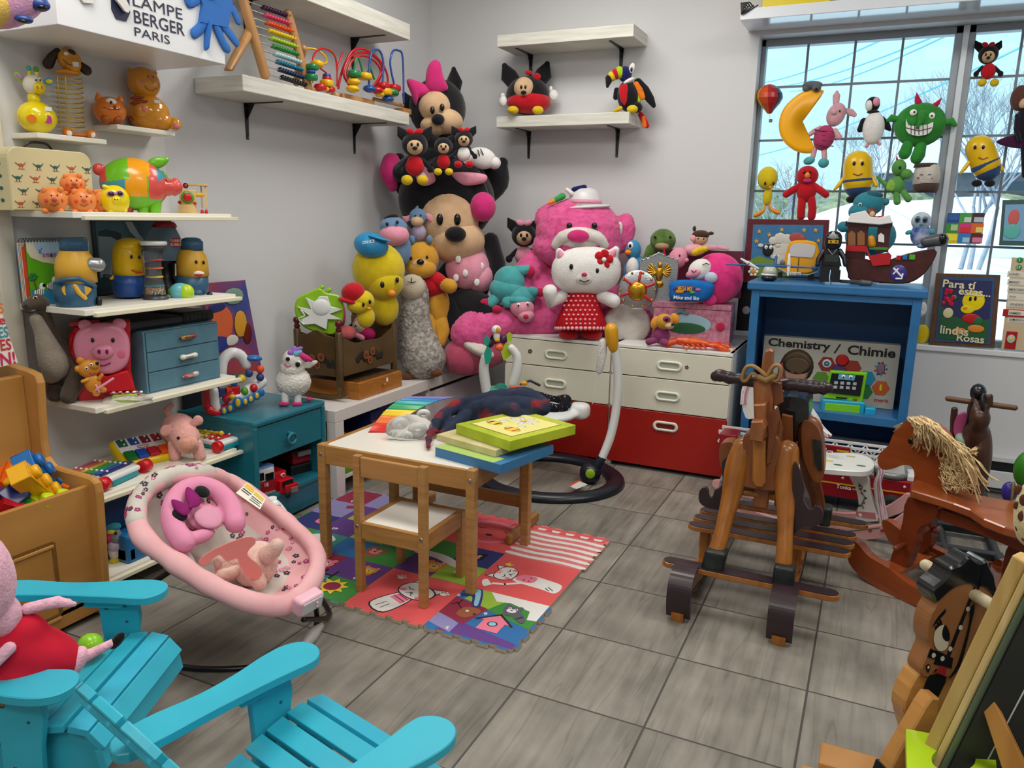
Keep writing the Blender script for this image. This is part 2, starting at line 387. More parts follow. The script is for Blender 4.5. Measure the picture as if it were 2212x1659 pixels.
struct(M(WALL).box(WX-.1,RX+.1,BY-.1,BY,0,CZ,0).obj('wall_front'))
OX0,OX1,OZ0,OZ1=-.66,2.3,.69,2.165
bw=M(WALL);bw.box(WX-.1,OX0,WY,WY+.15,0,CZ,0);bw.box(OX0,RX+.1,WY,WY+.15,0,OZ0-.027,0);bw.box(OX0,RX+.1,WY,WY+.15,OZ1,CZ,0);bw.box(OX1,RX+.1,WY,WY+.15,OZ0,OZ1,0)
struct(bw.obj('wall_back'))
struct(M(mt('sill_paint','dddfe2',rough=.3)).box(OX0-.02,OX1+.02,WY-.012,WY+.15,OZ0-.027,OZ0,.004).obj('trim_1'))
struct(M(mt('panel_white','d4d4d4',rough=.5)).box(WX,WX+.012,1.61,2.246,.0,CZ,.001).obj('trim_2'))
struct(M(mt('post_cream','dcd6c4',rough=.5)).box(WX,WX+.03,1.55,1.612,0,CZ,.002).obj('trim_3'))
YW=4.365
wf=M(METW);wf.box(OX0,OX1,YW-.01,YW+.05,OZ1-.035,OZ1,.003);wf.box(OX0,OX1,YW-.01,YW+.05,OZ0,OZ0+.03,.003)
for a,b_ in((OX0,OX0+.022),(.205,.29),(1.2,1.28),(OX1-.03,OX1)):wf.box(a,b_,YW-.01,YW+.05,OZ0,OZ1,.003)
wf.box(.235,.262,YW-.028,YW+.05,OZ0,OZ1,.003,mt('window_metal_light','c3cbd3',rough=.35,metal=.3))
wo=struct(wf.obj('window_1'));g=M(MUNT)
rows=[.915,1.165,1.42,1.675,1.935]
for x in(-.437,-.22,-.011,.475,.69,.90,1.4,1.62,1.84,2.05):g.box(x-.0055,x+.0055,YW,YW+.012,OZ0,OZ1,.001)
for z in rows:g.box(OX0,OX1,YW+.001,YW+.011,z-.0055,z+.0055,.001)
g.obj('grille',wo)
gl=mt('window_glass','e8f6ff','glass',rough=0,spec=.3)
M(gl).box(OX0+.01,OX1-.01,YW+.022,YW+.025,OZ0+.02,OZ1-.02,0).obj('pane',wo)
HS=thing('window_shelf','long glossy white box shelf running above the window','shelf',(0,WY,2.19))
M(mt('gloss_white','dfe6ee',rough=.12,coat=.5)).box(-.717,2.9,4.0,WY,2.186,2.236,.003).obj('board',HS)
ht=M(mt('heater_white','cfd2d3',rough=.45));ht.box(-.5,2.9,4.19,WY,.165,.19,.003);ht.box(-.5,2.9,4.185,4.2,.035,.12,.004)
ht.box(-.5,2.9,4.215,WY,.02,.17,0,mt('heater_dark','15171b',rough=.5));
tag(ht.obj('baseboard_heater',None,(1,4.22,.02)),'low white baseboard heater with dark grille under the window','heater')
pd=mt('diffuser','fff4e0',emit=2.0);pf=mt('panel_frame','e8e8e6',rough=.4)
for i,(x,y)in enumerate(PANELS):
 T=thing('ceiling_light','white rectangular fluorescent ceiling panel','light',(x,y,2.745),'ceiling panels of the shop')
 M(pf).box(x-.62,x+.62,y-.32,y+.32,2.745,CZ,.003).obj('frame',T);M(pd).box(x-.585,x+.585,y-.285,y+.285,2.7425,2.746,0).obj('diffuser',T)
 # ---------------- outdoors ----------------
def outside():
 SN=mt('snow','f4f8ff',rough=.7)
 v=[];f=[];nx,ny=60,50
 for j in range(ny+1):
  for i in range(nx+1):
   x=-14+34*i/nx;y=4.6+46*(j/ny)**1.6;z=.35+.055*(y-4.6)**.5+.16*noise.noise(Vector((x*.5,y*.4,0)))*min(1,(y-4.5))
   v.append((x,y,z))
 for j in range(ny):
  for i in range(nx):a=j*(nx+1)+i;f.append((a,a+1,a+nx+2,a+nx+1))
 k=M(SN);k.add(v,f);k.add([(-14,4.45,.3),(20,4.45,.3),(20,4.62,.36),(-14,4.62,.36)],[(0,1,2,3)]);tag(k.obj('snowy_ground'),'snow covering the yard outside the window','snow',kind='stuff')
 for(x,y,rx,ry,rz,l)in((1.6,21,4.2,2.5,.95,'large snow bank left of the bare trees'),(7.2,17,3.4,2,.75,'snow bank behind the bare trees on the right')):
  q=M(SN);q.ell((x,y,.9),((rx,0,0),(0,ry,0),(0,0,rz)),seg=40,ring=20);q.v=[p+Vector((0,0,.25*noise.noise(p*.5)))for p in q.v];tag(q.obj('snow_bank',None,(x,y,.9)),l+' outside the window','snow bank')
 HG=mt('winter_hedge','a3a883','mottle',col2='6e7560',sc=6,bump=.5,rough=.9)
 r=random.Random(3);q=M(HG)
 for i in range(130):
  x=-6+24*r.random();q.ell((x,27+r.random()*3,.8+r.random()*.9),((.9+r.random()*.8,0,0),(0,.8,0),(0,0,.45+r.random()*.5)),seg=9,ring=6)
 tag(q.obj('winter_hedge',None,(4,28,1)),'pale green winter hedge across the yard','hedge',kind='stuff')
 H=thing('house','low grey brick house beyond the snow, seen through the window','house',(3.2,31,1.2))
 M(mt('far_brick','9c9aa6',rough=.9,col2='7f8090',kind='mottle',sc=3)).box(-1.2,6.4,31,35,1.0,3.0,.02).obj('wall',H)
 rf=M(mt('far_roof','dfe9f4',rough=.8));rf.prism([(-1.7,30.6,3.0),(6.9,30.6,3.0),(5.6,33,4.3),(-.4,33,4.3)],(0,1,0),.25);rf.obj('roof',H)
 M(mt('far_window','56657a',rough=.3)).box(.3,1.4,30.95,31.02,1.9,2.7,.01).obj('window',H);M(MATS['far_window']).box(3.6,4.6,30.95,31.02,1.9,2.7,.01).obj('window',H)
 BK=mt('frosted_bark','b4b7c0',rough=.9,kind='mottle',col2='8b90a0',sc=4)
 def tree(x,y,h,seed,lab,th=.05,depth=5,z0=.6):
  r=random.Random(seed);k=M(BK)
  def br(p,d,l,rad,n):
   pts=[p];q=p
   for i in range(3):d=(d+Vector((r.uniform(-.16,.16),r.uniform(-.16,.16),r.uniform(-.03,.12)))).normalized();q=q+d*(l/3);pts.append(q)
   k.tube(pts,[rad,rad*.9,rad*.8,rad*.68],n=5 if n>2 else 3,cap=False,round_=False)
   if n==0:return
   for c in range(3 if n>1 else 4):
    nd=(d+Vector((r.uniform(-1,1),r.uniform(-.8,.8),r.uniform(-.35,.7)))*.75).normalized()
    br(pts[r.choice((2,3,3))],nd,l*r.uniform(.62,.86),rad*.58,n-1)
  for i in range(1 if th>.08 else 3):br(Vector((x+i*.12,y,z0)),Vector((r.uniform(-.25,.25),r.uniform(-.2,.2),1)).normalized(),h*.3,th,depth)
  tag(k.obj('bare_tree',None,(x,y,z0)),lab,'tree','bare trees in the yard outside')
 tree(2.3,12,5.6,11,'frosted bare tree with fine branches filling the right sash of the window',.11,6)
 tree(1.15,14,3.2,5,'small bare tree whose twigs reach the top right of the left sash',.04,5)
 tree(-1.7,15,2.0,8,'low bare bush at the left edge of the window',.03,4)
 tree(4.4,11,4.6,21,'bare tree at the far right edge of the window',.12,6)
 tree(-.4,24,3.2,31,'small distant bare tree above the snow bank',.03,5,1.4)
 k=M(mt('juniper','8fae86',rough=.9));r=random.Random(9)
 for i in range(46):
  a=Vector((1.03+r.uniform(-.1,.1),5.75+r.uniform(-.1,.1),.75));k.tube([a,a+Vector((r.uniform(-.10,.16),r.uniform(-.06,.06),r.uniform(.03,.16)))],[.005,.002],n=4,round_=False)
 tag(k.obj('garden_shrub',None,(1.03,5.75,.7)),'small green shrub poking out of the snow just outside the window','shrub')
 wi=mt('power_cable','69b4c4',rough=.6)
 for i,(a,b_)in enumerate((((1653,178),(1960,60)),((1700,185),(2075,55)),((1760,190),(2120,40)),((1640,335),(2030,185)))):
  A,B=at(*a,'y',26),at(*b_,'y',13);q=M(wi);pts=[A+(B-A)*t-Vector((0,0,.35*4*t*(1-t)*.3))for t in[j/10 for j in range(-4,15)]];q.tube(pts,.014,n=5,round_=False)
  tag(q.obj('power_line',None,A),'thin power line crossing the sky outside, %s'%('top one of four','second of four from the top','third of four from the top','lowest of the four')[i],'power line','power lines outside the window')
outside()
# ---------------- wall shelves with black brackets ----------------
WP=mt('whitewashed_pine','dddcd4','wood',rough=.55,col2='c5c4ba',sc=7,stretch=(.6,.6,9),bump=.3)
BLK=mt('black_bracket','101012',rough=.35)
def shelf(label,ax,a0,a1,dep,z0,z1,brs,name='wall_shelf',drop=.15):
 "ax 'x': on the left wall; ax 'y': on the back wall"
 if ax=='x':T=thing(name,label,'shelf',(WX,(a0+a1)/2,z0));M(WP).box(WX+.001,WX+dep,a0,a1,z0,z1,.003).obj('board',T)
 else:T=thing(name,label,'shelf',((a0+a1)/2,WY,z0));M(WP).box(a0,a1,WY-dep,WY-.001,z0,z1,.003).obj('board',T)
 for b in brs:
  k=M(BLK)
  def P(off,along,z):
   return Vector((WX+off,b+along,z))if ax=='x' else Vector((b+along,WY-off,z))
  n=VY if ax=='x' else VX;o=VX if ax=='x' else -VY
  k.prism([P(0.001,-.012,z0),P(0.001,.012,z0),P(0.001,.006,z0-drop),P(0.001,-.006,z0-drop)],o,.004)
  k.prism([P(0,-.012,z0-.004),P(dep*.8,-.006,z0-.004),P(dep*.8,.006,z0-.004),P(0,.012,z0-.004)],VZ,.004)
  k.prism([P(.004,-.001,z0-.004),P(.05,-.001,z0-.004),P(.004,-.001,z0-.07)],n,.003)
  k.ell(P(.006,.004,z0-.03),(o*.002,n*.003,VZ*.003),mt('screw','9aa0a4',metal=1,rough=.3),8,6);k.ell(P(.006,-.004,z0-.02),(o*.002,n*.003,VZ*.003),MATS['screw'],8,6);k.ell(P(.006,0,z0-drop+.008),(o*.002,n*.003,VZ*.003),MATS['screw'],8,6)
  k.obj('bracket',T)
 return T
xA=at(524,176,'x',-2.3).y
shelf('whitewashed wooden shelf on the left wall carrying the abacus','x',xA,3.607,.254,1.718,1.779,[2.70,3.47])
shelf('whitewashed wooden shelf on the left wall above the abacus shelf','x',2.45,3.622,.254,2.135,2.212,[2.72,3.47])
shelf('whitewashed wooden shelf on the back wall holding the toucan','y',-2.004,at(1358,270,'y',4.03).x,.22,1.742,1.80,[-1.90,-1.37])
shelf('empty whitewashed wooden shelf on the back wall above the toucan','y',-1.991,at(1368,79,'y',4.0).x,.25,2.153,2.213,[-1.90,-1.37])
print('shelf ends',xA,at(1358,270,'y',4.03).x,at(1368,79,'y',4.0).x)
# ---------------- white shelves on the slatwall ----------------
def slab(label,y0,y1,xf,z0,th=.019,lip=True,name='shelf_board'):
 k=M(SLAT);k.box(WX+.013,xf,y0,y1,z0+.006,z0+.006+th,.002)
 if lip:k.box(xf-.006,xf+.014,y0+.03,y1+.02,z0,z0+.014,.002,mt('price_rail','e2ddc4',rough=.4))
 return tag(k.obj(name,None,(WX,(y0+y1)/2,z0)),label,'shelf','white boards of the slatwall shelving')
Z1,Z2,Z3,Z4,Z5=1.226,.928,.606,.330,.060
slab('white shelf board carrying the dinosaur suitcase and patchwork pig',1.606,2.25,-2.225,Z1)
slab('white shelf board carrying the yellow and blue jars',1.604,2.235,-2.211,Z2)
slab('white shelf board carrying the three-drawer blue cabinet',1.63,2.24,-2.24,Z3)
slab('white shelf board carrying the toy xylophones and pink pig',1.56,2.185,-2.20,Z4)
slab('lowest white shelf board behind the toy box and bouncer',1.50,2.15,-2.17,Z5)
slab('short white shelf carrying the yellow giraffe money box',1.65,1.893,-2.413,1.468,.016,False)
slab('short white shelf carrying the orange cat money box',1.942,2.187,-2.417,1.524,.016,False)
T1,T2,T3,T4,T5=[z+.025 for z in(Z1,Z2,Z3,Z4,Z5)];TS1,TS2=1.490,1.546
XB=-2.2;zb=1.775
BX=thing('display_box','white boxed sign shelf with navy lettering and a plastic canvas crab','display box',(WX,1.95,zb))
y0_,y1_=at(125,48,'x',XB).y,at(487,135,'x',XB).y
M(mt('sign_white','e9ebee',rough=.3)).box(WX+.01,XB,y0_,y1_,zb,zb+.34,.002).obj('box',BX)
NAVY=mt('navy_letters','14183a',rough=.5);q=M(NAVY)
for s_,xl,yb,xr,yt in(('LAMPE',287,12,394,-13),('BERGER',290,49,399,21),('PARIS',291,77,367,58)):
 A=at(xl,yb,'x',XB+.001);B=at(xr,yb+(xr-xl)*.245,'x',XB+.001);C=at(xl,yt,'x',XB+.001)
 q.text(s_,A,VY,VZ,B.y-A.y,(C.z-A.z),.001,bold=.006 if s_=='BERGER' else 0)
q.pr(F(262,20,'x',XB+.002,yaw=0),[(238,-40),(241,20),(250,40),(272,46),(280,28),(276,-40)],3,0)
q.obj('lettering',BX)
# ---------------- teal cabinet ----------------
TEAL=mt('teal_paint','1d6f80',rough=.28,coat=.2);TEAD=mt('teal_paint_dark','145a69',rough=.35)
TC=thing('nightstand','glossy teal nightstand with one drawer and an open cubby of toy trucks','cabinet',(-2.33,2.41,0))
k=M(TEAL);xb,xf=-2.54,-2.125;ya,yb_=2.205,2.64
k.box(xb,xf,ya,yb_,.435,.462,.010);k.box(xb,xf-.0,ya,ya+.022,0,.44,.008);k.box(xb,xf,yb_-.022,yb_,0,.44,.008)
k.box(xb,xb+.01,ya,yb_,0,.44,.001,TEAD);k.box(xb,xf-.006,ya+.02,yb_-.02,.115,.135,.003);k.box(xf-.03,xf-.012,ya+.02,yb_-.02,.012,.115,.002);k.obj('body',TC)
dr=M(TEAL).box(xf-.30,xf-.008,ya+.024,yb_-.024,.292,.432,.003).obj('drawer',TC)
h=M(TEAL);h.tube(circ((xf+.012,2.405,.35),VY*1.15,VZ,.021,20),.0065,closed=True,cap=False,n=8);h.tube([(xf-.01,2.405,.372),(xf+.012,2.405,.370)],.008,n=8);h.obj('handle',dr)
# ---------------- white bench ----------------
BW=mt('bench_white','dcd6d2',rough=.35)
BN=thing('bench','long low white bench against the left wall under the cradle','bench',(-2.31,3.4,0));BF=-2.095;BT=.41
k=M(BW);k.box(WX+.002,BF,2.665,4.2,BT-.055,BT,.002);k.box(BF-.05,BF,2.665,2.725,0,BT-.056,.002);k.box(WX+.01,WX+.06,2.665,2.725,0,BT-.056,.002)
k.box(WX+.01,BF-.01,2.725,3.5,.075,.095,.002);k.box(WX+.01,BF-.02,3.48,3.50,0,BT-.056,.001);k.box(WX+.01,BF-.02,4.16,4.18,0,BT-.056,.001);k.obj('frame',BN)
M(mt('bench_front_pink','d9cbd2',rough=.4)).box(BF-.02,BF-.004,3.45,4.2,.02,BT-.075,.002).obj('drawer_front',BN)
k=M(mt('black_void','0c0c0e',rough=.8));k.box(BF-.06,BF-.025,3.5,4.16,.02,BT-.06,0);k.obj('gap_shade',BN)  # black sheet painted as the shade in the gap above the drawer front
# ---------------- drawer chests ----------------
CWH=mt('cream_front','d9d7c6',rough=.45);CRED=mt('red_front','a01408',rough=.45);CBODY=mt('chest_white','e3e2de',rough=.4);RIM=mt('handle_rim','e2e4d6',rough=.35);HOLE=mt('handle_recess','aeb4a0',rough=.6);HOLR=mt('handle_recess_red','6e0c04',rough=.6)
def stad(cx,cz,w,h,n=10):
 r=h/2;P=[]
 for i in range(n+1):a=-PI/2+PI*i/n;P.append((cx+w/2-r+r*math.cos(a),cz+r*math.sin(a)))
 for i in range(n+1):a=PI/2+PI*i/n;P.append((cx-w/2+r+r*math.cos(a),cz+r*math.sin(a)))
 return P
def chest(x0,x1,label,stk):
 T=thing('drawer_chest',label,'drawers',((x0+x1)/2,4.0,0),'white drawer chests with a red bottom drawer');Y0=3.747
 k=M(CBODY);k.box(x0,x0+.018,Y0+.018,4.238,.0,.642,.001);k.box(x1-.018,x1,Y0+.018,4.238,0,.642,.001);k.box(x0,x1,Y0+.004,4.238,.626,.642,.002);k.box(x0,x1,4.225,4.236,.02,.63,0);k.box(x0+.018,x1-.018,Y0+.05,4.2,.0,.02,0,mt('plinth_black','0e0e10'));k.obj('body',T)
 for z0,z1,m,hz in((.024,.315,CRED,.245),(.320,.484,CWH,.40),(.489,.622,CWH,.555)):
  d=M(m);c=(x0+x1)/2;w=(x1-x0)/2-.003;P=[]
  r=.012
  for sx,sz,a0 in((1,-1,-90),(1,1,0),(-1,1,90),(-1,-1,180)):
   for i in range(5):a=R(a0+i*22.5);P.append(Vector((c+sx*(w-r)+r*math.cos(a),Y0+.016,(z0+z1)/2+sz*((z1-z0)/2-r)+r*math.sin(a))))
  d.prism(P,-VY,.016,bev=.0015);o=d.obj('drawer',T)
  g=M(RIM);out=[Vector((a,Y0-.001,b))for a,b in stad(c,hz,.128,.05)];inn=[Vector((a,Y0-.001,b))for a,b in stad(c,hz,.098,.026)]
  n=len(out);f=-VY*.006
  g.add(out+inn+[p+f for p in out]+[p+f for p in inn],[(2*n+i,2*n+(i+1)%n,3*n+(i+1)%n,3*n+i)for i in range(n)]+[(i,(i+1)%n,2*n+(i+1)%n,2*n+i)for i in range(n)]+[(n+i,3*n+i,3*n+(i+1)%n,n+(i+1)%n)for i in range(n)])
  g.add([p-VY*.0012 for p in inn],[tuple(range(n))],HOLR if m is CRED else HOLE,False)
  g.obj('handle',o)
 for x,z,s_ in stk:
  k=M(BLK)
  for i in range(5):a=i*2*PI/5;k.ell((x+s_*math.cos(a),Y0-.0015,z+s_*math.sin(a)),((s_*.7,0,0),(0,.001,0),(0,0,s_*.6)),mt('sticker_dark','2a2016')if i%2 else mt('sticker_tan','6b4a2c'),8,6)
  k.obj('sticker',T);return T
chest(-1.791,-1.190,'drawer chest with red bottom drawer under the big pink plush bear',[(-1.64,.56,.008),(-1.755,.53,.008)])
chest(-1.188,-.585,'drawer chest with red bottom drawer nearest the blue cabinet, red lobster on top',[(-.80,.557,.006),(-.70,.552,.010)])
# ---------------- blue open cabinet ----------------
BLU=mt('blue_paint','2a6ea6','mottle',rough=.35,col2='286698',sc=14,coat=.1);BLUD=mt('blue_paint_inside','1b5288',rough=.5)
BC=thing('open_cabinet','blue painted open-front cabinet holding a chemistry set and toy cash register','cabinet',(-.175,4.03,0))
k=M(BLU);Y0=3.825;x0,x1=-.535,.188
k.box(-.556,.207,Y0-.012,4.232,.945,.986,.008);k.box(x0,x0+.022,Y0+.02,4.225,0,.945,.002);k.box(x1-.022,x1,Y0+.02,4.225,0,.945,.002)
k.box(x0,x0+.038,Y0,Y0+.022,0,.945,.002);k.box(x1-.038,x1,Y0,Y0+.022,0,.945,.002);k.box(x0+.038,x1-.038,Y0+.002,Y0+.022,.915,.945,.002)
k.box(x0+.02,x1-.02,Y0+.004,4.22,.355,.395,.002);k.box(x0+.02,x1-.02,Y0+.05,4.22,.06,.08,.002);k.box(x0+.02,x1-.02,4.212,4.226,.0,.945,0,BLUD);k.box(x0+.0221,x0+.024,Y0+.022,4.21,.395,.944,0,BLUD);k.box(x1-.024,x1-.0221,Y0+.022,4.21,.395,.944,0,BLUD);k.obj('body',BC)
CABT=.986;CSH=.395
# ---------------- play table and chairs ----------------
PINE=mt('pine_varnished','b88a50','wood',rough=.38,col2='a07440',sc=5,stretch=(1.2,1.2,14));PINEH=mt('pine_varnished_rail','b98a50','wood',rough=.38,col2='a4763f',sc=5,stretch=(1,12,12));PAD=mt('white_top','e8e5dc',rough=.3)
PINEY=mt('pine_varnished_side','ab7b43','wood',rough=.38,col2='946635',sc=5,stretch=(12,1,12))
BOLT=mt('bolt_steel','b4b6b8',metal=1,rough=.3)
def bolt(k,c,n):c=Vector(c);n=Vector(n);k.lathe(c,n,[(0,.0065),(.002,.0065),(.003,.004)],BOLT,12)
PT=thing('play_table','small pine play table with white top in the middle of the room','table',(-1.44,2.36,0))
tx0,tx1,ty0,ty1=-1.757,-1.118,2.125,2.605;H_=.452
for x in(tx0,tx1-.032):
 for y in(ty0,ty1-.032):
  k=M(PINE).box(x,x+.032,y,y+.032,.0125,H_,.003);bolt(k,(x+.016,y-.0,H_-.035),(0,-1,0));k.obj('leg',PT)
k=M(PINEH).box(tx0+.032,tx1-.032,ty0+.004,ty0+.02,H_-.072,H_-.003,.002);k.obj('rail',PT)
M(PINEH).box(tx0+.032,tx1-.032,ty1-.02,ty1-.004,H_-.072,H_-.003,.002).obj('rail',PT)
for x in(tx0+.006,tx1-.024):M(PINEY).box(x,x+.018,ty0+.03,ty1-.03,H_-.072,H_-.001,.002).obj('rail',PT)
M(PAD).box(tx0+.022,tx1-.022,ty0+.018,ty1-.018,H_-.012,H_-.004,.001).obj('tabletop',PT)
def chair(x0,x1,y0,y1,label,top=.492,flip=False):
 T=thing('play_chair',label,'chair',((x0+x1)/2,(y0+y1)/2,.0125));w=.026
 yb0,yb1=(y1-w,y1)if flip else(y0,y0+w);yf0,yf1=(y0,y0+w)if flip else(y1-w,y1)
 for x in(x0,x1-w):
  k=M(PINE).box(x,x+w,yb0,yb1,.0125,top,.002);bolt(k,(x+w/2,yb0 if not flip else yb1,.25),(0,-1 if not flip else 1,0));k.obj('leg',T)
  M(PINE).box(x,x+w,yf0,yf1,.0125,.262,.002).obj('leg',T)
 M(PINEH).box(x0+w,x1-w,yb0+.005,yb1-.005,top-.072,top-.004,.003).obj('backrest',T)
 for y in(y0,y1-w):M(PINEH).box(x0+w,x1-w,y+.004,y+w-.004,.205,.262,.002).obj('seat_rail',T)
 for x in(x0,x1-w):M(PINEY).box(x+.003,x+w-.003,y0+w,y1-w,.205,.262,.002).obj('seat_rail',T)
 M(PAD).box(x0+.01,x1-.01,y0+.015,y1-.015,.250,.258,.001).obj('seat',T);return T
chair(-1.487,-1.212,1.972,2.245,'small pine chair with white seat pushed in at the near side of the table')
ED=thing('easel_desk','pine desk stand with trestle feet and cross bar behind the play table','desk',(-1.42,2.72,0))
for x,y in((-1.19,2.69),(-1.69,2.69)):
 M(PINEY).box(x-.013,x+.013,y-.14,y+.14,.013,.055,.008).obj('foot',ED);M(PINE).box(x-.012,x+.012,y-.02,y+.02,.055,.37,.002).obj('leg',ED)
M(PINEH).box(-1.678,-1.202,2.68,2.70,.12,.17,.002).obj('cross_bar',ED);M(PINEH).box(-1.70,-1.18,2.62,2.79,.37,.385,.003).obj('desktop',ED)
M(PINEY).box(-1.32,-1.17,2.63,2.75,.31,.369,.003).obj('drawer',ED)
# ---------------- puzzle foam mat ----------------
FX=[-2.085,-1.779,-1.472,-1.166,-.860];FY=[1.885,2.178,2.475,2.785];FT=.0122
FOAMS=mt('foam_side','b8a890',rough=.9)
def fcol(n,c):return mt('foam_'+n,c,rough=.75,bump=.1,sc=400)
FR,FRD,FP,FB,FG,FLG,FT_,FPK,FM,FWH,FLB=[fcol(*a)for a in(('coral','e0585a'),('wine','8c2440'),('purple','5f3a86'),('blue','2a6aa8'),('green','3c8a3a'),('lime','94b83a'),('teal','3a8a80'),('pink','e87a94'),('mauve','8c86b8'),('white','e4e2de'),('lightblue','8fc4d8'))]
FK=mt('print_black','231a22',rough=.7);FOR=fcol('orange','d98a3a');FYE=fcol('yellow','e6c83a');FNV=fcol('navy','2c3474');FBR=fcol('brown','9a5a3a');FGY=fcol('grey','5a5a66')
def teeth(a,b,n,t,out):
 a,b=Vector(a),Vector(b);d=b-a;P=[]
 for i in range(n):
  u0=(i+.22)/n;u1=(i+.78)/n
  P+=[a+d*(u0+.06/n),a+d*(u0-.04/n)+out*t,a+d*(u1+.04/n)+out*t,a+d*(u1-.06/n)]
 return P
def tile(ix,iy,label,base,prints,jag=''):
 x0,x1,y0,y1=FX[ix]+.0006,FX[ix+1]-.0006,FY[iy]+.0006,FY[iy+1]-.0006;P=[]
 cs=[(x0,y0,0),(x1,y0,0),(x1,y1,0),(x0,y1,0)];outs={'s':-VY,'e':VX,'n':VY,'w':-VX}
 for i,(sd)in enumerate('senw'):
  P.append(Vector(cs[i]))
  if sd in jag:P+=teeth(cs[i],cs[(i+1)%4],5,.012,outs[sd])
 k=M(base);P=[p+VZ*.0008 for p in P];k.prism(P,VZ,FT-.0008,base,m2=FOAMS)
 w,h=x1-x0,y1-y0;lift=[0]
 def U(u,v,z):return Vector((x0+u*w,y0+v*h,FT+z))
 for pr_ in prints:
  m,sh=pr_[0],pr_[1];lift[0]+=.00006;z=lift[0]+.0002
  if sh=='poly':pts=[(a,b)for a,b in pr_[2]]
  elif sh=='spl':pts=spline(pr_[2],4)
  elif sh=='o':
   cx,cy,rx,ry=pr_[2:6];rt=R(pr_[6])if len(pr_)>6 else 0
   pts=[(cx+rx*math.cos(a)*math.cos(rt)-ry*math.sin(a)*math.sin(rt),cy+rx*math.cos(a)*math.sin(rt)+ry*math.sin(a)*math.cos(rt))for a in[2*PI*i/20 for i in range(20)]]
  elif sh=='r':a,b,c,d=pr_[2:6];pts=[(a,b),(c,b),(c,d),(a,d)]
  elif sh=='l':
   L=[Vector((a,b,0))for a,b in pr_[2]];t=pr_[3]
   for i in range(len(L)-1):
    d=(L[i+1]-L[i]).normalized();n=Vector((-d.y,d.x,0))*t;q=[L[i]-n-d*t*.5,L[i+1]-n+d*t*.5,L[i+1]+n+d*t*.5,L[i]+n-d*t*.5];k.add([U(p.x,p.y,z)for p in q],[(0,1,2,3)],m,False)
   continue
  elif sh=='x':
   k.text(pr_[2],U(pr_[3],pr_[4],z),(math.cos(R(pr_[6])),math.sin(R(pr_[6])),0),(-math.sin(R(pr_[6])),math.cos(R(pr_[6])),0),None,pr_[5]*h,0,m=m,bold=.02);continue
  ar=sum(pts[i][0]*pts[(i+1)%len(pts)][1]-pts[(i+1)%len(pts)][0]*pts[i][1]for i in range(len(pts)))
  if ar<0:pts=pts[::-1]
  k.add([U(a,b,z)for a,b in pts],[tuple(range(len(pts)))],m,False)
 return tag(k.obj('foam_tile',None,((x0+x1)/2,(y0+y1)/2,0)),label,'play mat','interlocking foam floor tiles')
def catp(cx,cy,s,rot):
 "white cat print: head, striped body; local up direction rot degrees"
 c,sn=math.cos(R(rot)),math.sin(R(rot));T=lambda a,b:(cx+s*(a*c-b*sn),cy+s*(a*sn+b*c));TT=lambda L:[T(*p)for p in L]
 return[(FK,'spl',TT([(-.2,-.62),(.22,-.66),(.16,-.05),(-.14,-.02)])),(FWH,'spl',TT([(-.18,-.6),(.2,-.63),(.14,-.06),(-.12,-.03)])),(FPK,'poly',TT([(-.13,-.28),(.17,-.3),(.14,-.06),(-.11,-.03)])),(FK,'l',TT([(-.13,-.2),(.16,-.22)]),.006),(FK,'l',TT([(-.12,-.12),(.15,-.14)]),.006),(FK,'l',TT([(-.05,-.6),(-.03,-.4)]),.005),(FK,'l',TT([(.06,-.6),(.06,-.42)]),.005),(FK,'poly',TT([(-.3,.2),(-.29,.52),(-.08,.36),(.1,.36),(.3,.5),(.3,.18)])),(FWH,'poly',TT([(-.28,.2),(-.27,.47),(-.08,.34),(.1,.34),(.28,.46),(.28,.18)])),(FK,'o',cx+0*s,cy,0.0001,.0001),(FK,'spl',TT([(-.33,.12),(-.25,.33),(0,.37),(.27,.31),(.33,.1),(.2,-.07),(0,-.11),(-.22,-.07)])),(FWH,'spl',TT([(-.31,.12),(-.24,.31),(0,.35),(.25,.29),(.31,.1),(.19,-.05),(0,-.09),(-.21,-.05)])),(FPK,'o',*T(-.2,.02),.06*s,.05*s),(FPK,'o',*T(.2,.01),.06*s,.05*s),(FK,'o',*T(-.01,.04),.03*s,.02*s),(FK,'l',TT([(-.2,.14),(-.13,.11),(-.07,.14)]),.006),(FK,'l',TT([(.07,.13),(.13,.1),(.2,.13)]),.006),(FK,'l',TT([(-.08,-.02),(-.01,.03),(.07,-.03)]),.005),(FPK,'l',TT([(-.05,.34),(-.03,.26)]),.012),(FPK,'l',TT([(.04,.34),(.05,.26)]),.012)]
def paw(x,y,s=.05):return[(FWH,'o',x,y,s*.8,s*.65)]+[(FWH,'o',x+s*a,y+s*b,s*.28,s*.34)for a,b in((-1,.5),(-.4,1.1),(.4,1.1),(1,.5))]
def animal(x,y,s,body,face,rot=0):
 return[(body,'o',x,y-.8*s,s*.75,s*.6),(body,'o',x-.7*s,y+.75*s,s*.3,s*.3),(body,'o',x+.7*s,y+.75*s,s*.3,s*.3),(body,'o',x,y,s,s*.85),(face,'o',x,y-.25*s,s*.55,s*.4),(FWH,'o',x-.35*s,y+.25*s,s*.2,s*.2),(FWH,'o',x+.35*s,y+.25*s,s*.2,s*.2),(FK,'o',x-.35*s,y+.25*s,s*.1,s*.1),(FK,'o',x+.35*s,y+.25*s,s*.1,s*.1),(FK,'o',x,y-.15*s,s*.16,s*.1)]
def quads(a,b,c,d):return[(a,'r',0,.5,.5,1),(b,'r',.5,.5,1,1),(c,'r',0,0,.5,.5),(d,'r',.5,0,1,.5)]
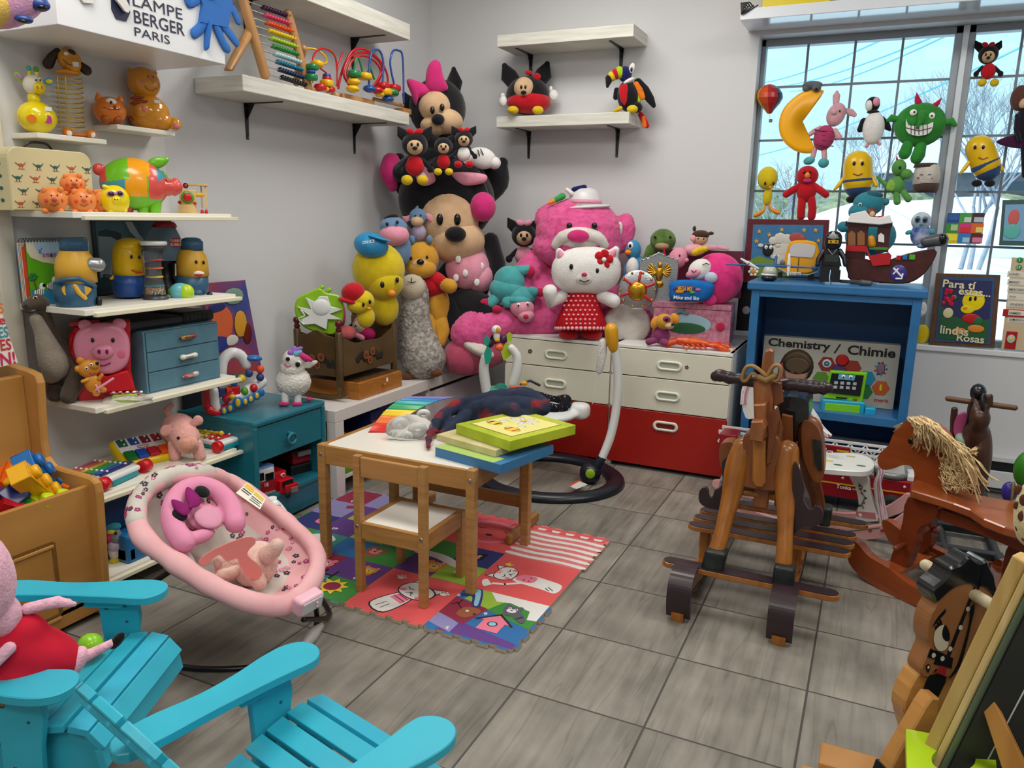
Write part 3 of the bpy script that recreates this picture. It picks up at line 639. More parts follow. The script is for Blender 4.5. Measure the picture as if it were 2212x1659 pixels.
tile(3,0,'foam tile printed with a raccoon and a pink birdhouse, one edge chewed white',FB,[(FP,'poly',[(.12,0),(1,0),(1,.1),(.33,.24)]),(FM,'poly',[(0,.1),(.3,.0),(.3,.2),(0,.36)]),(FRD,'poly',[(0,.32),(.35,.2),(.44,.62),(0,.72)]),(FG,'poly',[(.44,.6),(1,.42),(1,1),(.55,1)]),(FLG,'poly',[(.2,1),(.1,.72),(.44,.62),(.6,1)]),(FWH,'poly',[(.3,1),(1,1),(1,.62),(.9,.6),(.86,.78),(.6,.86),(.45,.82)]),(FNV,'spl',[(0,.72),(.1,.95),(.2,.98),(.34,.62),(.24,.62),(.15,.8)]),(FLB,'spl',[(.05,.82),(.12,.97),(.19,.96),(.3,.66),(.26,.64),(.15,.88)]),(FBR,'spl',[(.18,.38),(.3,.34),(.4,.5),(.34,.58),(.2,.54)]),(FK,'l',[(.18,.5),(.08,.6),(.04,.54)],.008),(FK,'l',[(.1,.58),(.1,.68)],.008),(FWH,'o',.26,.48,.02,.02),(FK,'o',.36,.45,.02,.016),(FPK,'poly',[(.5,.42),(.5,.2),(.74,.2),(.74,.42)]),(FPK,'poly',[(.44,.4),(.62,.56),(.8,.4)]),(FK,'l',[(.42,.38),(.62,.57),(.82,.39)],.014),(FK,'o',.62,.35,.055,.055),(FLB,'o',.62,.35,.04,.04),(FWH,'x','6',.47,.55,.07,200),(FWH,'x','9',.02,.8,.07,200),(FWH,'x','5',.25,.1,.06,200)]+animal(.68,.72,.1,FGY,FWH)+[(FGY,'spl',[(.74,.6),(.86,.5),(.9,.56),(.8,.7)]),(FK,'l',[(.8,.56),(.84,.62)],.012)],'se')
tile(3,1,'coral foam tile printed with a white cat lying down in a dotted shirt',FR,[(FWH,'spl',[(.38,.38),(.75,.32),(.94,.3),(.95,.5),(.8,.56),(.5,.58)]),(FPK,'spl',[(.4,.42),(.6,.4),(.62,.56),(.45,.57)]),(FWH,'l',[(.5,.36),(.35,.24),(.22,.2)],.022)]+catp(.32,.5,.55,90)[7:]+[(FRD,'o',.5,.44,.012,.012),(FRD,'o',.56,.52,.012,.012),(FRD,'o',.56,.44,.012,.012),(FK,'l',[(.9,.34),(.82,.4)],.005),(FK,'l',[(.86,.32),(.8,.36)],.005),(FYE,'poly',[(.12,.72),(.2,.68),(.24,.76),(.19,.74),(.17,.8),(.14,.75)]),(FWH,'spl',[(.2,.18),(.12,.26),(.08,.2),(.16,.08),(.24,.2)])],'')
tile(3,2,'pink foam tile printed with wavy white stripes',fcol('rose','e07878'),[(FWH,'spl',[(0,y),(.3,y-.02),(.7,y+.01),(1,y-.02),(1,y+.05),(.6,y+.07),(.3,y+.045),(0,y+.06)])for y in(.04,.18,.32,.46,.60,.74)]+[(FR,'r',0,.86,1,1)]+[(FWH,'poly',[(x,.88),(x+.09,.88),(x+.11,.94),(x-.02,.94)])for x in(.06,.26,.46,.66,.85)],'en')
tile(2,0,'coral foam tile printed with a sleepy white cat and paw prints beneath the chair',FR,catp(.52,.52,.72,-22)+paw(.22,.82)+paw(.86,.68),'s')
tile(1,0,'foam tile printed with a sun on green, nearest the bouncer',FT_,quads(FRD,FP,FT_,FG)+[(FP,'r',.35,.5,1,1)]+animal(.2,.72,.13,FPK,FWH)+animal(.2,.3,.12,FPK,FWH)+animal(.8,.8,.1,FOR,FYE)+[(FYE,'poly',[(.66+(.2 if i%2 else.12)*math.cos(i*PI/9),.26+(.2 if i%2 else.12)*math.sin(i*PI/9))for i in range(18)]),(FRD,'o',.66,.26,.1,.1),(FK,'l',[(.35,.6),(.35,.35)],.012),(FK,'l',[(.5,.6),(.5,.35)],.012),(FK,'l',[(.35,.48),(.5,.48)],.012),(FWH,'x','15',.5,.4,.07,200),(FWH,'x','16',.8,.58,.06,200)],'sw')
tile(0,1,'foam tile printed with a tree branch and a cloud, next to the teal nightstand',FG,quads(FNV,FP,FG,FT_)+[(FWH,'spl',[(.5,.3),(.6,.42),(.75,.45),(.9,.35),(.85,.25),(.6,.22)]),(FPK,'o',.35,.78,.09,.09),(FP,'o',.35,.78,.04,.04),(FLG,'spl',[(.1,.2),(.3,.3),(.4,.2),(.3,.1)]),(FWH,'x','40',.7,.7,.07,200)],'sw')
tile(1,1,'foam tile printed with a cow and a mushroom under the left side of the table',FT_,quads(FLG,FT_,FB,FG)+animal(.55,.3,.13,FBR,FPK)+[(FRD,'spl',[(.15,.72),(.25,.85),(.35,.72)]),(FWH,'r',.22,.64,.28,.73),(FRD,'poly',[(.6,.62),(.66,.85),(.8,.7)]),(FYE,'poly',[(.72,.62),(.86,.72),(.8,.6)]),(FWH,'x','39',.4,.8,.07,200)],'')
tile(2,1,'foam tile printed with a lion and a crocodile under the table',FNV,quads(FG,FNV,FP,FLG)+[(FWH,'spl',[(0,.62),(.4,.6),(.7,.42),(.6,.36),(.3,.48),(0,.5)])]+animal(.4,.28,.13,FOR,FYE)+animal(.72,.75,.12,FK,FPK)+[(FWH,'x','17',.5,.45,.07,200),(FWH,'x','25',.75,.3,.07,200)],'')
tile(0,2,'foam tile printed with a pink shoe, farthest left below the bench',FM,quads(FRD,FM,FM,FP)+[(FRD,'poly',[(.3,.4),(.55,.5),(.6,.42),(.35,.3)]),(FWH,'x','13',.3,.62,.07,200),(FLG,'r',.6,0,1,.2)],'nw')
tile(1,2,'foam tile printed with a torn white patch and pink book behind the chair',FP,quads(FB,FP,FYE,FLB)+[(FWH,'poly',[(.3,.1),(.42,.6),(.62,.95),(.7,.7),(.5,.45)]),(FPK,'poly',[(.6,.4),(.85,.5),(.8,.3),(.62,.28)]),(FP,'poly',[(.5,.1),(.9,.1),(.95,.35),(.6,.3)])],'n')
tile(2,2,'coral foam tile printed with a large sleepy pink cat face',FR,[(FPK,'spl',[(.1,.5),(.2,.8),(.5,.88),(.8,.8),(.92,.5),(.7,.2),(.3,.2)]),(FR,'o',.5,.5,.36,.3),(FK,'o',.56,.42,.05,.03),(FK,'l',[(.7,.6),(.76,.56),(.82,.6)],.008),(FK,'l',[(.3,.62),(.36,.58),(.42,.62)],.008),(FPK,'o',.3,.4,.07,.05),(FK,'l',[(.75,.78),(.85,.9)],.006),(FK,'l',[(.68,.8),(.74,.93)],.006)],'n')
# ---------------- adirondack chairs ----------------
CY=mt('turquoise_paint','2fb3cb','mottle',rough=.42,col2='2caac4',sc=6);CYB=mt('turquoise_paint_bluish','32b0cf','mottle',rough=.42,col2='30acca',sc=6);GRM=mt('bolt_bronze','8a7a66',metal=1,rough=.4)  # second turquoise is slightly bluer, for one seat slat
def adirondack(cx,cy,ang,label,loc_extra=''):
 f=Vector((math.cos(ang),math.sin(ang),0));r=Vector((f.y,-f.x,0));O=Vector((cx,cy,0))
 P=lambda a,b,z:O+r*a+f*b+VZ*z
 T=thing('adirondack_chair',label,'chair',O,'turquoise childrens adirondack chairs')
 for s in(-1,1):
  pts=[(.150,-.36),(.205,-.365),(.222,-.30),(.215,-.20),(.222,-.12),(.236,-.05),(.238,0),(.225,.032),(.20,.046),(.175,.044),(.152,.028),(.143,0),(.148,-.08),(.150,-.2)]
  k=M(CY);k.prism([P(s*a,b,.362)for a,b in spline(pts,4)],VZ,.019,bev=.002);
  k.prism([P(s*.168,-.14,.362),P(s*.192,-.14,.362),P(s*.192,-.05,.362),P(s*.168,-.05,.362)],-VZ,.022);k.obj('armrest',T)
  k=M(CY);w=.018
  k.prism([P(s*.18,-.115,0),P(s*.18,-.045,0),P(s*.18,-.03,.24),P(s*.18,-.018,.31),P(s*.18,-.022,.345),P(s*.18,-.022,.362),P(s*.18,-.115,.362),P(s*.18,-.108,.25)],r*s,w,bev=.0015)
  for b,z in((-.095,.335),(-.05,.34),(-.048,.30),(-.085,.2),(-.08,.15)):
   for q in(1,-1):k.lathe(P(s*(.189+q*.0085),b,z),r*(s*q),[(0,.006 if b==-.095 else.0035),(.001,.006 if b==-.095 else.0035)],GRM if b==-.095 or z<.25 else mt('screw_hole','1d5a66'),10)
  k.obj('leg',T)
  k=M(CY);pf=[(.062,.205),(.066,.235),(.045,.262),(.01,.268),(-.06,.255),(-.16,.225),(-.28,.18),(-.40,.11),(-.47,.03),(-.50,0),(-.42,0),(-.34,.05),(-.2,.12),(-.05,.16),(.05,.17)]
  k.prism([P(s*.158,b,z-.014)for b,z in pf],-r*s,.018);k.obj('side_rail',T)
 prof=[(.070,.205,-80),(.062,.243,-50),(.030,.266,-12),(-.018,.268,6),(-.066,.258,14),(-.114,.245,16),(-.162,.230,18),(-.210,.213,20)]
 for i,(b,z,an)in enumerate(prof):
  t=R(-an);c=P(0,b,z);d=(f*math.cos(R(an))+VZ*math.sin(R(an)));n=r.cross(d)
  M(CYB if i==2 else CY).obox(c,(r,d,n),(.176,.0205 if i>1 else.0215,.008),.002).obj('seat_slat',T)
 bd=(f*-.48+VZ*.877).normalized();nb=r.cross(bd);B0=P(0,-.205,.15)
 for i in range(6):
  a=(i-2.5)*.057;sp=1+.10;tl=.50-.9*a*a*3.0
  k=M(CY);w0,w1=.024,.027
  q=[B0+r*(a-w0),B0+r*(a+w0)];top=[B0+r*(a*sp+w1-2*w1*t_)+bd*(.52-3.6*(a*sp+w1-2*w1*t_)**2)for t_ in(0,.25,.5,.75,1)]
  k.prism(q+top,nb,.014,bev=.002);k.obj('back_slat',T)
 for z,hw in((.02,.17),(.24,.205),(.40,.15)):
  M(CY).obox(B0+bd*z-nb*.011*(1 if nb.dot(f)>0 else -1),(r,bd,nb),(hw,.024,.010),.002).obj('back_rail',T)
 return T
adirondack(-.808,1.07,R(76.5),'turquoise adirondack chair, empty, at the front centre of the room')
adirondack(-1.415,1.0,R(24.5),'turquoise adirondack chair at the left with a plush pig seated in it')
PKP=mt('pig_pink','f0b8cc','plush');REDP=mt('red_felt','d01f38','fabric',col2='bc1830',sc=8);BLKP=mt('black_plush','0d0c12','plush',col2='08080c');WHP=mt('white_plush','ecebea','plush',col2='dcdad8')
A=at(120,1530,'z',.26)
fr=F(120,1530,A=A)
PGT=toy('plush_pig','large pink plush pig in a red dress sitting in the left turquoise chair','plush toy',fr,[('head',PKP,'e',-55,1250,78,100,80,0,10),('neck',PKP,'e',5,1330,40,42,40,0),('arm',PKP,'t',[(60,1315,0,14),(95,1306,5,13),(125,1300,8,14),(160,1305,12,6)],),('+',PKP,'t',[(118,1297,4,8),(150,1298,8,5)]),('arm',PKP,'t',[(20,1400,60,14),(-20,1440,70,13)]),('belly',PKP,'e',158,1432,40,22,30,10,38),('leg',PKP,'t',[(165,1428,10,17),(205,1408,12,12),(240,1390,14,10)]),('leg/shoe',BLKP,'e',253,1384,22,11,11,14,36),('leg',PKP,'t',[(40,1500,40,14),(50,1530,50,12)]),('leg/shoe',BLKP,'e',52,1545,14,20,12,50)])
k=M(REDP);k.e(fr,75,1415,106,60,70,0,-24);k.e(fr,55,1372,50,45,50,0);k.e(fr,50,1460,92,60,70,10,0);k.blob(.008,8);k.obj('dress',PGT)
M(mt('lime_plastic','8ecb1e',rough=.25)).ell(at(195,1395,'z',.30),(VX*.028,VY*.028,VZ*.028)).obj('toy_ball',None,at(195,1395,'z',.30))and None
tag(bpy.data.objects['toy_ball'],'lime green ball tucked behind the plush pig on the left chair','ball')
# ---------------- toy box ----------------
BIR=mt('birch_varnish','c08c4a','wood',rough=.33,col2='ab7838',sc=2.2,stretch=(1,.35,2.5));BIR2=mt('birch_edge','c79150','wood',rough=.33,col2='b5823f',sc=3,stretch=(3,3,.5))
TB=thing('toy_box','birch toy box with raised back filled with big plastic blocks','toy box',(-2.33,1.0,0))
ye=1.512
prof=[(243,1328),(234,1180),(226,1060),(222,1040),(210,1028),(185,1020),(150,1011),(128,1004),(112,985),(107,950),(103,880),(100,825),(93,806),(75,797),(38,786)]
P=[at(x,y,'y',ye)for x,y in prof];zt=P[-1].z;P=[Vector((p.x,ye,max(p.z,.004)))for p in P];P+=[Vector((-2.53,ye,zt+.01)),Vector((-2.53,ye,.004))]
k=M(BIR2);k.prism(P,-VY,.026,bev=.005);k.obj('end_panel',TB)
print('toybox prof',[tuple(round(c,3)for c in p)for p in P])
M(BIR2).prism([p-VY*1.05 for p in P],-VY,.026,bev=.005).obj('end_panel',TB)
FXP=P[0].x-.02;
k=M(BIR);k.box(FXP-.018,FXP,.46,ye-.024,.02,.435,.003);
gz,gy0,gy1=(.07,.30),.62,1.36
for z in gz:k.box(FXP-.001,FXP+.003,gy0,gy1,z-.006,z+.006,.003,mt('birch_groove','7a5220',rough=.4));k.box(FXP-.001,FXP+.005,gy0,gy1,z-.017,z-.006,.003,BIR2)
for y in(gy0,gy1):k.box(FXP-.001,FXP+.003,y-.006,y+.006,gz[0],gz[1],.003,MATS['birch_groove'])
k.obj('front_panel',TB)
M(BIR).box(-2.53,FXP,.46,ye-.026,.06,.075,.001).obj('floor_panel',TB)
PXB=-2.36;zt2=at(40,812,'x',PXB).z
M(BIR).box(PXB-.03,PXB,.46,ye-.026,.075,zt2,.004).obj('back_panel',TB)
SB=mt('sign_cream','ece6d6',rough=.5)
pl=[(-75,560),(-22,575),(8,690),(39,783),(-75,812)]
sg=thing('word_sign','cream sign with colourful words leaning on top of the toy box','sign',at(0,790,'x',PXB+.0))
k=M(SB);Pq=[at(x,y,'x',PXB-.004)for x,y in pl];zmin=min(p.z for p in Pq);k.prism(Pq,-VX,.03);
for v in k.v:v.z+=max(0,zt2-zmin)if False else 0
k.obj('board',sg);q=M()
for s_,c,xr,yb,xr2,yt in(('EN FAMILLES','d9782e',9,690,0,668),('Cuisine de','c02a3a',12,714,0,694),('TARTES','3a8fa6',19,742,0,718),('CUISINES','6a9a3a',25,769,0,744),('FUN!','c8205a',34,800,0,772)):
 m=mt('word_'+s_[:3].lower(),c,rough=.6);A=at(xr,yb-14,'x',PXB-.003);C=at(xr,yt-14,'x',PXB-.003);h=C.z-A.z;wdt=.11*len(s_)/6 if len(s_)>4 else.10
 q.text(s_,A-VY*wdt,VY,VZ,wdt,h,.001,m,bold=.02)
q.obj('lettering',sg)
BCOL={n:mt('block_'+n,c,rough=.28)for n,c in dict(yellow='f2b41c',orange='f06a18',red='b81820',navy='1c2f70',green='1fa82e',lime='c4e01a',blue='1f6cb4',purple='5a2a5e').items()}
def block(px,py,z,rot,tilt,nx,ny,col,label,roll=0,sz=.031):
 c=at(px,py,'z',z-.012);c.x=min(c.x,FXP-.075);E=Euler((R(roll),R(tilt),R(rot))).to_matrix();X,Y,Z=E@VX,E@VY,E@VZ;m=BCOL[col]
 k=M(m);h=.028 if ny<3 else.028
 t=.003;hx,hy=nx*sz,ny*sz
 k.obox(c+Z*(h-t),(X,Y,Z),(hx,hy,t),.002)
 for s in(-1,1):k.obox(c+X*s*(hx-t),(X,Y,Z),(t,hy,h),.002);k.obox(c+Y*s*(hy-t),(X,Y,Z),(hx,t,h),.002)
 k.tube([c-Z*h*.9,c+Z*h],.012,n=10,round_=False)
 k.obj('x');o=bpy.data.objects['x'];o.name='toy_block';
 q=M(m)
 for i in range(nx):
  for j in range(ny):b=c+X*((2*i+1-nx)*sz)+Y*((2*j+1-ny)*sz)+Z*h;q.lathe(b,Z,[(0,.021),(.014,.0205),(.018,.018),(.019,.012)],n=16)
 n=len(k.v);o2=q
 bpy.data.objects.remove(o);T=thing('toy_block',label,'building block',c,'big plastic building blocks in the toy box');k.obj('shell',T);q.obj('studs',T);return T
block(95,1055,.47,-20,38,1,3,'yellow','long yellow block standing steeply above the others',roll=-60)
block(70,1015,.50,-20,38,1,2,'blue','blue block behind the steep yellow block',roll=-60)
block(28,1050,.44,30,-25,2,2,'yellow','yellow block lying open side out at the left',roll=25)
block(-15,1040,.45,30,-25,2,2,'orange','orange block at the far left of the pile',roll=25)
block(28,1085,.43,20,40,1,2,'navy','dark blue block tilted with its hollow side out',roll=-60)
block(62,1095,.41,-10,0,1,1,'green','green single block in front of the pile',roll=160)
block(95,1085,.41,10,20,2,2,'lime','lime green block with four studs',roll=-10)
block(125,1068,.40,40,20,1,2,'blue','blue block right of the lime green block',roll=15)
block(150,1058,.40,60,-10,1,2,'orange','orange block at the right of the pile',roll=15)
block(20,1125,.40,40,-60,2,1,'red','red block in the front left corner of the box',roll=20)
block(-20,1100,.42,40,-60,2,1,'purple','purple block at the left edge of the pile',roll=20)
# ---------------- bouncer ----------------
PK=mt('bouncer_pink','e6b2b6','fabric',col2='dca4a8',sc=9);PKL=mt('bouncer_pink_pillow','e294b4','fabric',col2='da88aa',sc=9);FLO=mt('floral_white','cfc9c0','fabric',col2='c2bcb2',sc=9);MAG=mt('bow_magenta','8c1f6a','fabric',col2='7a1a5c',sc=9)
WPL=mt('white_plastic','dfe2e0',rough=.3);PPL=mt('pink_plastic','e8b4c4',rough=.3);BTU=mt('black_tube','0c0d10',rough=.3);GPL=mt('grey_plastic','b4b0b0',rough=.4)
FL1,FL2,FL3=mt('flower_magenta','b03070'),mt('flower_pink','d8809c'),mt('flower_black','2a2834')
rimp=[(430,1022,.50),(350,1036,.50),(298,1085,.46),(306,1155,.41),(382,1217,.36),(470,1272,.31),(560,1305,.27),(628,1303,.245),(678,1250,.25),(682,1190,.28),(632,1136,.32),(565,1082,.37),(500,1040,.43)]
rim=sp3([at(x,y,'z',z)for x,y,z in rimp],8,True);NR=len(rim)
cen=sum(rim,Vector())/NR;hd=(rim[0]+rim[8])/2;ft=(rim[48]+rim[56])/2;ux=(hd-ft).normalized();lat=VZ.cross(ux).normalized();nrm=ux.cross(lat);
if nrm.z<0:nrm=-nrm
BO=thing('baby_bouncer','pink baby bouncer with floral seat and pink head pillow on a black wire base','baby bouncer',Vector((cen.x,cen.y,0)))
k=M(PK);k.tube(rim,[.023+.004*noise.noise(p*25)for p in rim],n=14,closed=True,cap=False,up=nrm,flat=1.25);k.obj('rim_cushion',BO)
def bowl(kf,i,dz=0):
 p=rim[i%NR];q=cen+(p-cen)*kf;return q-nrm*((.105+.02*math.cos(2*PI*i/NR))*(1-kf**3))+nrm*(dz+.004*noise.noise(q*30))
ks=[1,.93,.84,.72,.58,.42,.25,.1]
k=M(FLO);G=[[bowl(a,i)for i in range(NR)]for a in ks];v=[p for r_ in G for p in r_]+[cen-nrm*.12];f=[]
for j in range(len(ks)-1):
 for i in range(NR):a=j*NR;f.append((a+i,a+(i+1)%NR,a+NR+(i+1)%NR,a+NR+i))
a=(len(ks)-1)*NR;f+=[(a+i,a+(i+1)%NR,len(v)-1)for i in range(NR)]
pinkf=[q for q in range(len(f))if q<3*NR and not(q%NR<22 or q%NR>NR-3)];ps=set(pinkf);k.add(v,[f[q]for q in pinkf],PK);k.add(v,[f[q]for q in range(len(f))if q not in ps])
r5=random.Random(4)
for q_ in range(150):
 i=r5.randrange(NR);kk=r5.uniform(.45,.97);j=i/NR
 c=bowl(kk,i,.003);m=r5.choice((FL1,FL2,FL3,FL2,FL1));s_=r5.uniform(.004,.009)
 e1=(bowl(kk,i+1)-bowl(kk,i)).normalized();e2=(bowl(kk-.03,i)-bowl(kk,i)).normalized();nn=e1.cross(e2);nn=nn if nn.dot(nrm)>0 else -nn
 for b in range(5):an=b*2*PI/5;cc=c+(e1*math.cos(an)+e2*math.sin(an))*s_*.75;k.add([cc+(e1*math.cos(t)+e2*math.sin(t))*s_*.48 for t in[2*PI*u/7 for u in range(7)]],[tuple(range(7))],m,False)
 k.add([c+nn*.0006+(e1*math.cos(t)+e2*math.sin(t))*s_*.3 for t in[2*PI*u/7 for u in range(7)]],[tuple(range(7))],FLO if m is not FL3 else FL2,False)
k.obj('seat_cover',BO)
k=M(mt('bouncer_underside','c98e98','fabric',sc=9));G=[[cen+(rim[i]-cen)*a-nrm*(.02+.12*(1-a**2))for i in range(NR)]for a in(1.0,.9,.7,.4,.1)]
v=[p for r_ in G for p in r_];f=[]
for j in range(4):
 for i in range(NR):a=j*NR;f.append((a+NR+i,a+NR+(i+1)%NR,a+(i+1)%NR,a+i))
f.append(tuple(4*NR+i for i in range(NR)));k.add(v,f);k.obj('seat_underside',BO)
k=M(FLO);seg=[rim[i%NR]for i in range(-2,22)];k.tube(seg,[.0275]*len(seg),n=14,up=nrm)
for q_ in range(46):
 i=r5.uniform(0,len(seg)-2);p=seg[int(i)].lerp(seg[int(i)+1],i%1);t=(seg[int(i)+1]-seg[int(i)]).normalized();an=r5.uniform(-.3,1.5);o_=(p-cen).normalized();o_=(o_-t*o_.dot(t)).normalized();n2=(nrm*math.cos(an)+o_*math.sin(an)).normalized();
 c=p+n2*.0282;s_=r5.uniform(.004,.009);m=r5.choice((FL1,FL2,FL3));e2=t.cross(n2)
 for b in range(5):a2=b*2*PI/5;cc=c+(t*math.cos(a2)+e2*math.sin(a2))*s_*.7;k.ell(cc,(t*s_*.45,e2*s_*.45,n2*.0008),m,7,4)
k.obj('rim_flowered',BO)
def onrim(px,py,z,up_=.03):return at(px,py,'z',z)
k=M(mt('label_white','e4e0d2',rough=.6));Q=[at(533,1047,'z',.462),at(572,1083,'z',.43),at(560,1106,'z',.418),at(508,1070,'z',.452)];Q=[q+nrm*.010 for q in Q];k.quad(*Q);
Y_=mt('label_yellow','d9b83a');
def lerp4(u,v):return Q[0].lerp(Q[1],u).lerp(Q[3].lerp(Q[2],u),v)+nrm*.0008
for(u0,u1,v0,v1,m)in((.03,.45,.05,.35,Y_),(.5,.95,.1,.35,Y_),(.05,.45,.45,.52,FL3),(.05,.4,.6,.66,FL3),(.5,.95,.5,.56,FL3),(.5,.9,.65,.7,FL3),(.5,.95,.8,.85,FL3)):k.quad(lerp4(u0,v0),lerp4(u1,v0),lerp4(u1,v1),lerp4(u0,v1),m)
k.obj('warning_label',BO)
frp=F(440,1130,A=bowl(.5,4,.03))
PU=ux;PL=lat if lat.dot(_r)>0 else -lat
pc=at(440,1115,'z',.425)
def PP(x,y,h=0):
 O=pc+nrm*h;rr=ray(x,y);return CAM+rr*((O-CAM).dot(nrm)/rr.dot(nrm))
k=M(PKL);arc=[(398,1172),(376,1140),(372,1100),(392,1064),(432,1050),(472,1064),(500,1098),(508,1130)]
k.tube(sp3([PP(x,y,.004)for x,y in arc],4),[.030]*29,n=12,up=nrm);k.ell(PP(440,1115,-.004),(PL*.05,PU*.055,nrm*.016));k.ell(PP(430,1160,0),(PL*.045,PU*.02,nrm*.02));k.blob(.005,6);k.obj('pillow',BO);pil=bpy.data.objects['pillow']
k=M(mt('pillow_centre','dc9ab4','fabric',sc=9));k.ell(PP(450,1118,.022),((PL*.036),(PU*.042),(nrm*.012)));k.obj('pillow_centre',pil)
k=M(BLKP);k.ell(PP(437,1062,.030),(PL*.020,PU*.024,nrm*.008));k.obj('patch',pil);k=M(BLKP);k.ell(PP(388,1112,.030),(PL*.020,PU*.024,nrm*.008));k.obj('patch',pil)
k=M(MAG)
for L_ in([(410,1095),(400,1070),(404,1052),(420,1062),(434,1078),(430,1092)],[(408,1096),(385,1082),(370,1080),(376,1098),(392,1112),(406,1112)]):k.prism([PP(x,y,.040)for x,y in spline(L_,4)],nrm,.016,puff=1)
k.ell(PP(410,1096,.038),(PL*.008,PU*.008,nrm*.008));k.obj('bow',pil)
k=M(WPL);c=at(402,1218,'z',.305);sd=(Vector((.35,-.94,0)));k.ell(c,(ux*.058,sd*.03,VZ*.034),pw=.75);k.obj('side_hub',BO)
c2=at(608,1112,'z',.31);M(WPL).ell(c2,(ux*.055,sd*.025,VZ*.03),pw=.75).obj('side_hub',BO)
for a,b_,z in((335,1203,.335),(600,1096,.36)):q=at(a,b_,'z',z);k=M(WPL);k.tube([q-ux*.0,q+ux*.035],.012,n=12,round_=False);k.tube([q-VZ*.012+ux*.03,q+VZ*.012+ux*.03],.013,n=12,round_=False);k.obj('toybar_clamp',BO)
c=at(664,1300,'z',.235);c=c+(CAM-c).normalized()*.03;fwd=Vector((.86,-.5,0)).normalized();sd2=VZ.cross(fwd)
X_=(at(690,1285,'z',.225)-at(640,1312,'z',.225)).normalized();Z_=(VZ*.85-X_.cross(VZ)*0+(CAM-c).normalized()*.45).normalized();Z_=(Z_-X_*Z_.dot(X_)).normalized();Nn=X_.cross(Z_)
CBX=M(PPL).obox(c,(X_,Z_,Nn),(.043,.025,.02),.010,seg=4).obj('control_box',BO)
k=M(mt('panel_grey','c8ccd0',rough=.3));k.obox(c+Nn*-.0+(Nn if Nn.dot(CAM-c)>0 else -Nn)*.019,(X_,Z_,Nn),(.035,.018,.003),.003);k.obj('panel',CBX)
NC=(Nn if Nn.dot(CAM-c)>0 else -Nn)
for a,b_ in((.012,.006),(.014,-.006)):M(PPL).ell(c+NC*.0235+X_*a+Z_*b_,(X_*.004,Z_*.004,Nn*.004)).obj('knob',CBX)
bp=[at(395,1215,'z',.30)]+[Vector(p)for p in((-1.83,1.36,.16),(-1.84,1.34,.04),(-1.78,1.345,.012),(-1.70,1.375,.010),(-1.58,1.41,.010),(-1.46,1.49,.010),(-1.41,1.62,.010),(-1.44,1.71,.03),(-1.43,1.70,.10),(-1.40,1.66,.17),(-1.40,1.62,.2))]
k=M(BTU);k.tube(sp3(bp,6),.008,n=10);k.obj('base_tube',BO)
bp=[Vector(p)for p in((-1.41,1.62,.10),(-1.46,1.80,.012),(-1.6,1.90,.010),(-1.75,1.92,.010),(-1.85,1.88,.03),(-1.80,1.84,.2),(-1.72,1.80,.30))]
k=M(BTU);k.tube(sp3(bp,6),.008,n=10);k.obj('base_tube',BO)
k=M(GPL);a,b_=at(690,1353,'z',.02),at(655,1398,'z',.014);k.tube([a,(a+b_)/2,b_],[.014,.020,.014],n=12);k.v=[Vector((p.x,p.y,max(.0005,p.z)))for p in k.v];k.obj('foot',BO)
CRM=mt('cream_plush','e6c2b4','plush',col2='dab2a4');SAL=mt('salmon_foam','ee8c84',rough=.6)
fr=F(555,1240,A=bowl(.45,44,.05))
toy('plush_teddy','cream and peach plush teddy wearing a salmon bib lying in the bouncer','plush toy',fr,[('body',CRM,'e',560,1215,42,46,38,-30,0),('+',CRM,'e',540,1225,36,40,34,0,0),('leg',CRM,'t',[(575,1200,10,20),(592,1188,22,18),(598,1178,26,16)]),('leg',CRM,'t',[(545,1240,20,20),(560,1258,30,17)]),('head',CRM,'e',495,1222,32,30,28,0,0),('ear',CRM,'e',470,1215,9,12,6,20),('arm',CRM,'t',[(505,1232,20,15),(478,1242,28,12)]),('bib',SAL,'s',[(430,1210),(465,1185),(520,1163),(545,1160),(552,1172),(540,1185),(535,1200),(560,1222),(566,1240),(555,1250),(535,1246),(518,1222),(512,1206),(490,1212),(472,1198),(445,1220)],3,46,0,3)],loc=at(545,1240,'z',.22))
# ---------------- activity jumper ----------------
NVP=mt('navy_plastic','121a26',rough=.35);JW=mt('jumper_white','d9dcdb',rough=.3);JG=mt('lime_button','8fb31e',rough=.35);JY=mt('mustard_plastic','d69a16',rough=.35);JT=mt('teal_toy','1f9c84',rough=.35)
cj=Vector((-1.37,3.39,0));JP=thing('activity_jumper','baby activity jumper with navy floor ring, starry seat and white curved posts','baby jumper',cj)
k=M(NVP);ring=[cj+Vector((.335*math.cos(a),.305*math.sin(a),.0))for a in[2*PI*i/48 for i in range(48)]]
G=[]
for(dr,z)in((-.045,.001),(-.04,.020),(-.015,.034),(.02,.034),(.04,.02),(.045,.001)):
 G.append([p+(p-cj).normalized()*dr+VZ*z for p in ring])
G.append(G[0]);v=[p for g_ in G[:-1]for p in g_];f=[];n6=len(G)-1
for j in range(n6):
 for i in range(48):a=j*48;b=((j+1)%n6)*48;f.append((a+i,a+(i+1)%48,b+(i+1)%48,b+i))
k.add(v,f);k.obj('floor_ring',JP)
def post(jx,jy,pts,nm):
 A=at(jx,jy,'z',.05)if nm=='a' else at(jx,jy,'y',3.42);fr_=F(jx,jy,A=A);k=M(JW);q=[(fr_.p(x,y,d),r_*fr_.s)for x,y,d,r_ in pts];q=smooth(q,5);k.tube([a for a,_ in q],[b for _,b in q],n=14);o=k.obj('post',JP)
 if nm=='a':s_=M(NVP);s_.ell(A+VZ*.0,(VX*.05,VY*.05,VZ*.048),pw=.8);s_.tube([A,fr_.p(pts[0][0],pts[0][1],pts[0][2])],[.03,.021],n=14);s_.obj('socket',JP)
 return fr_,A
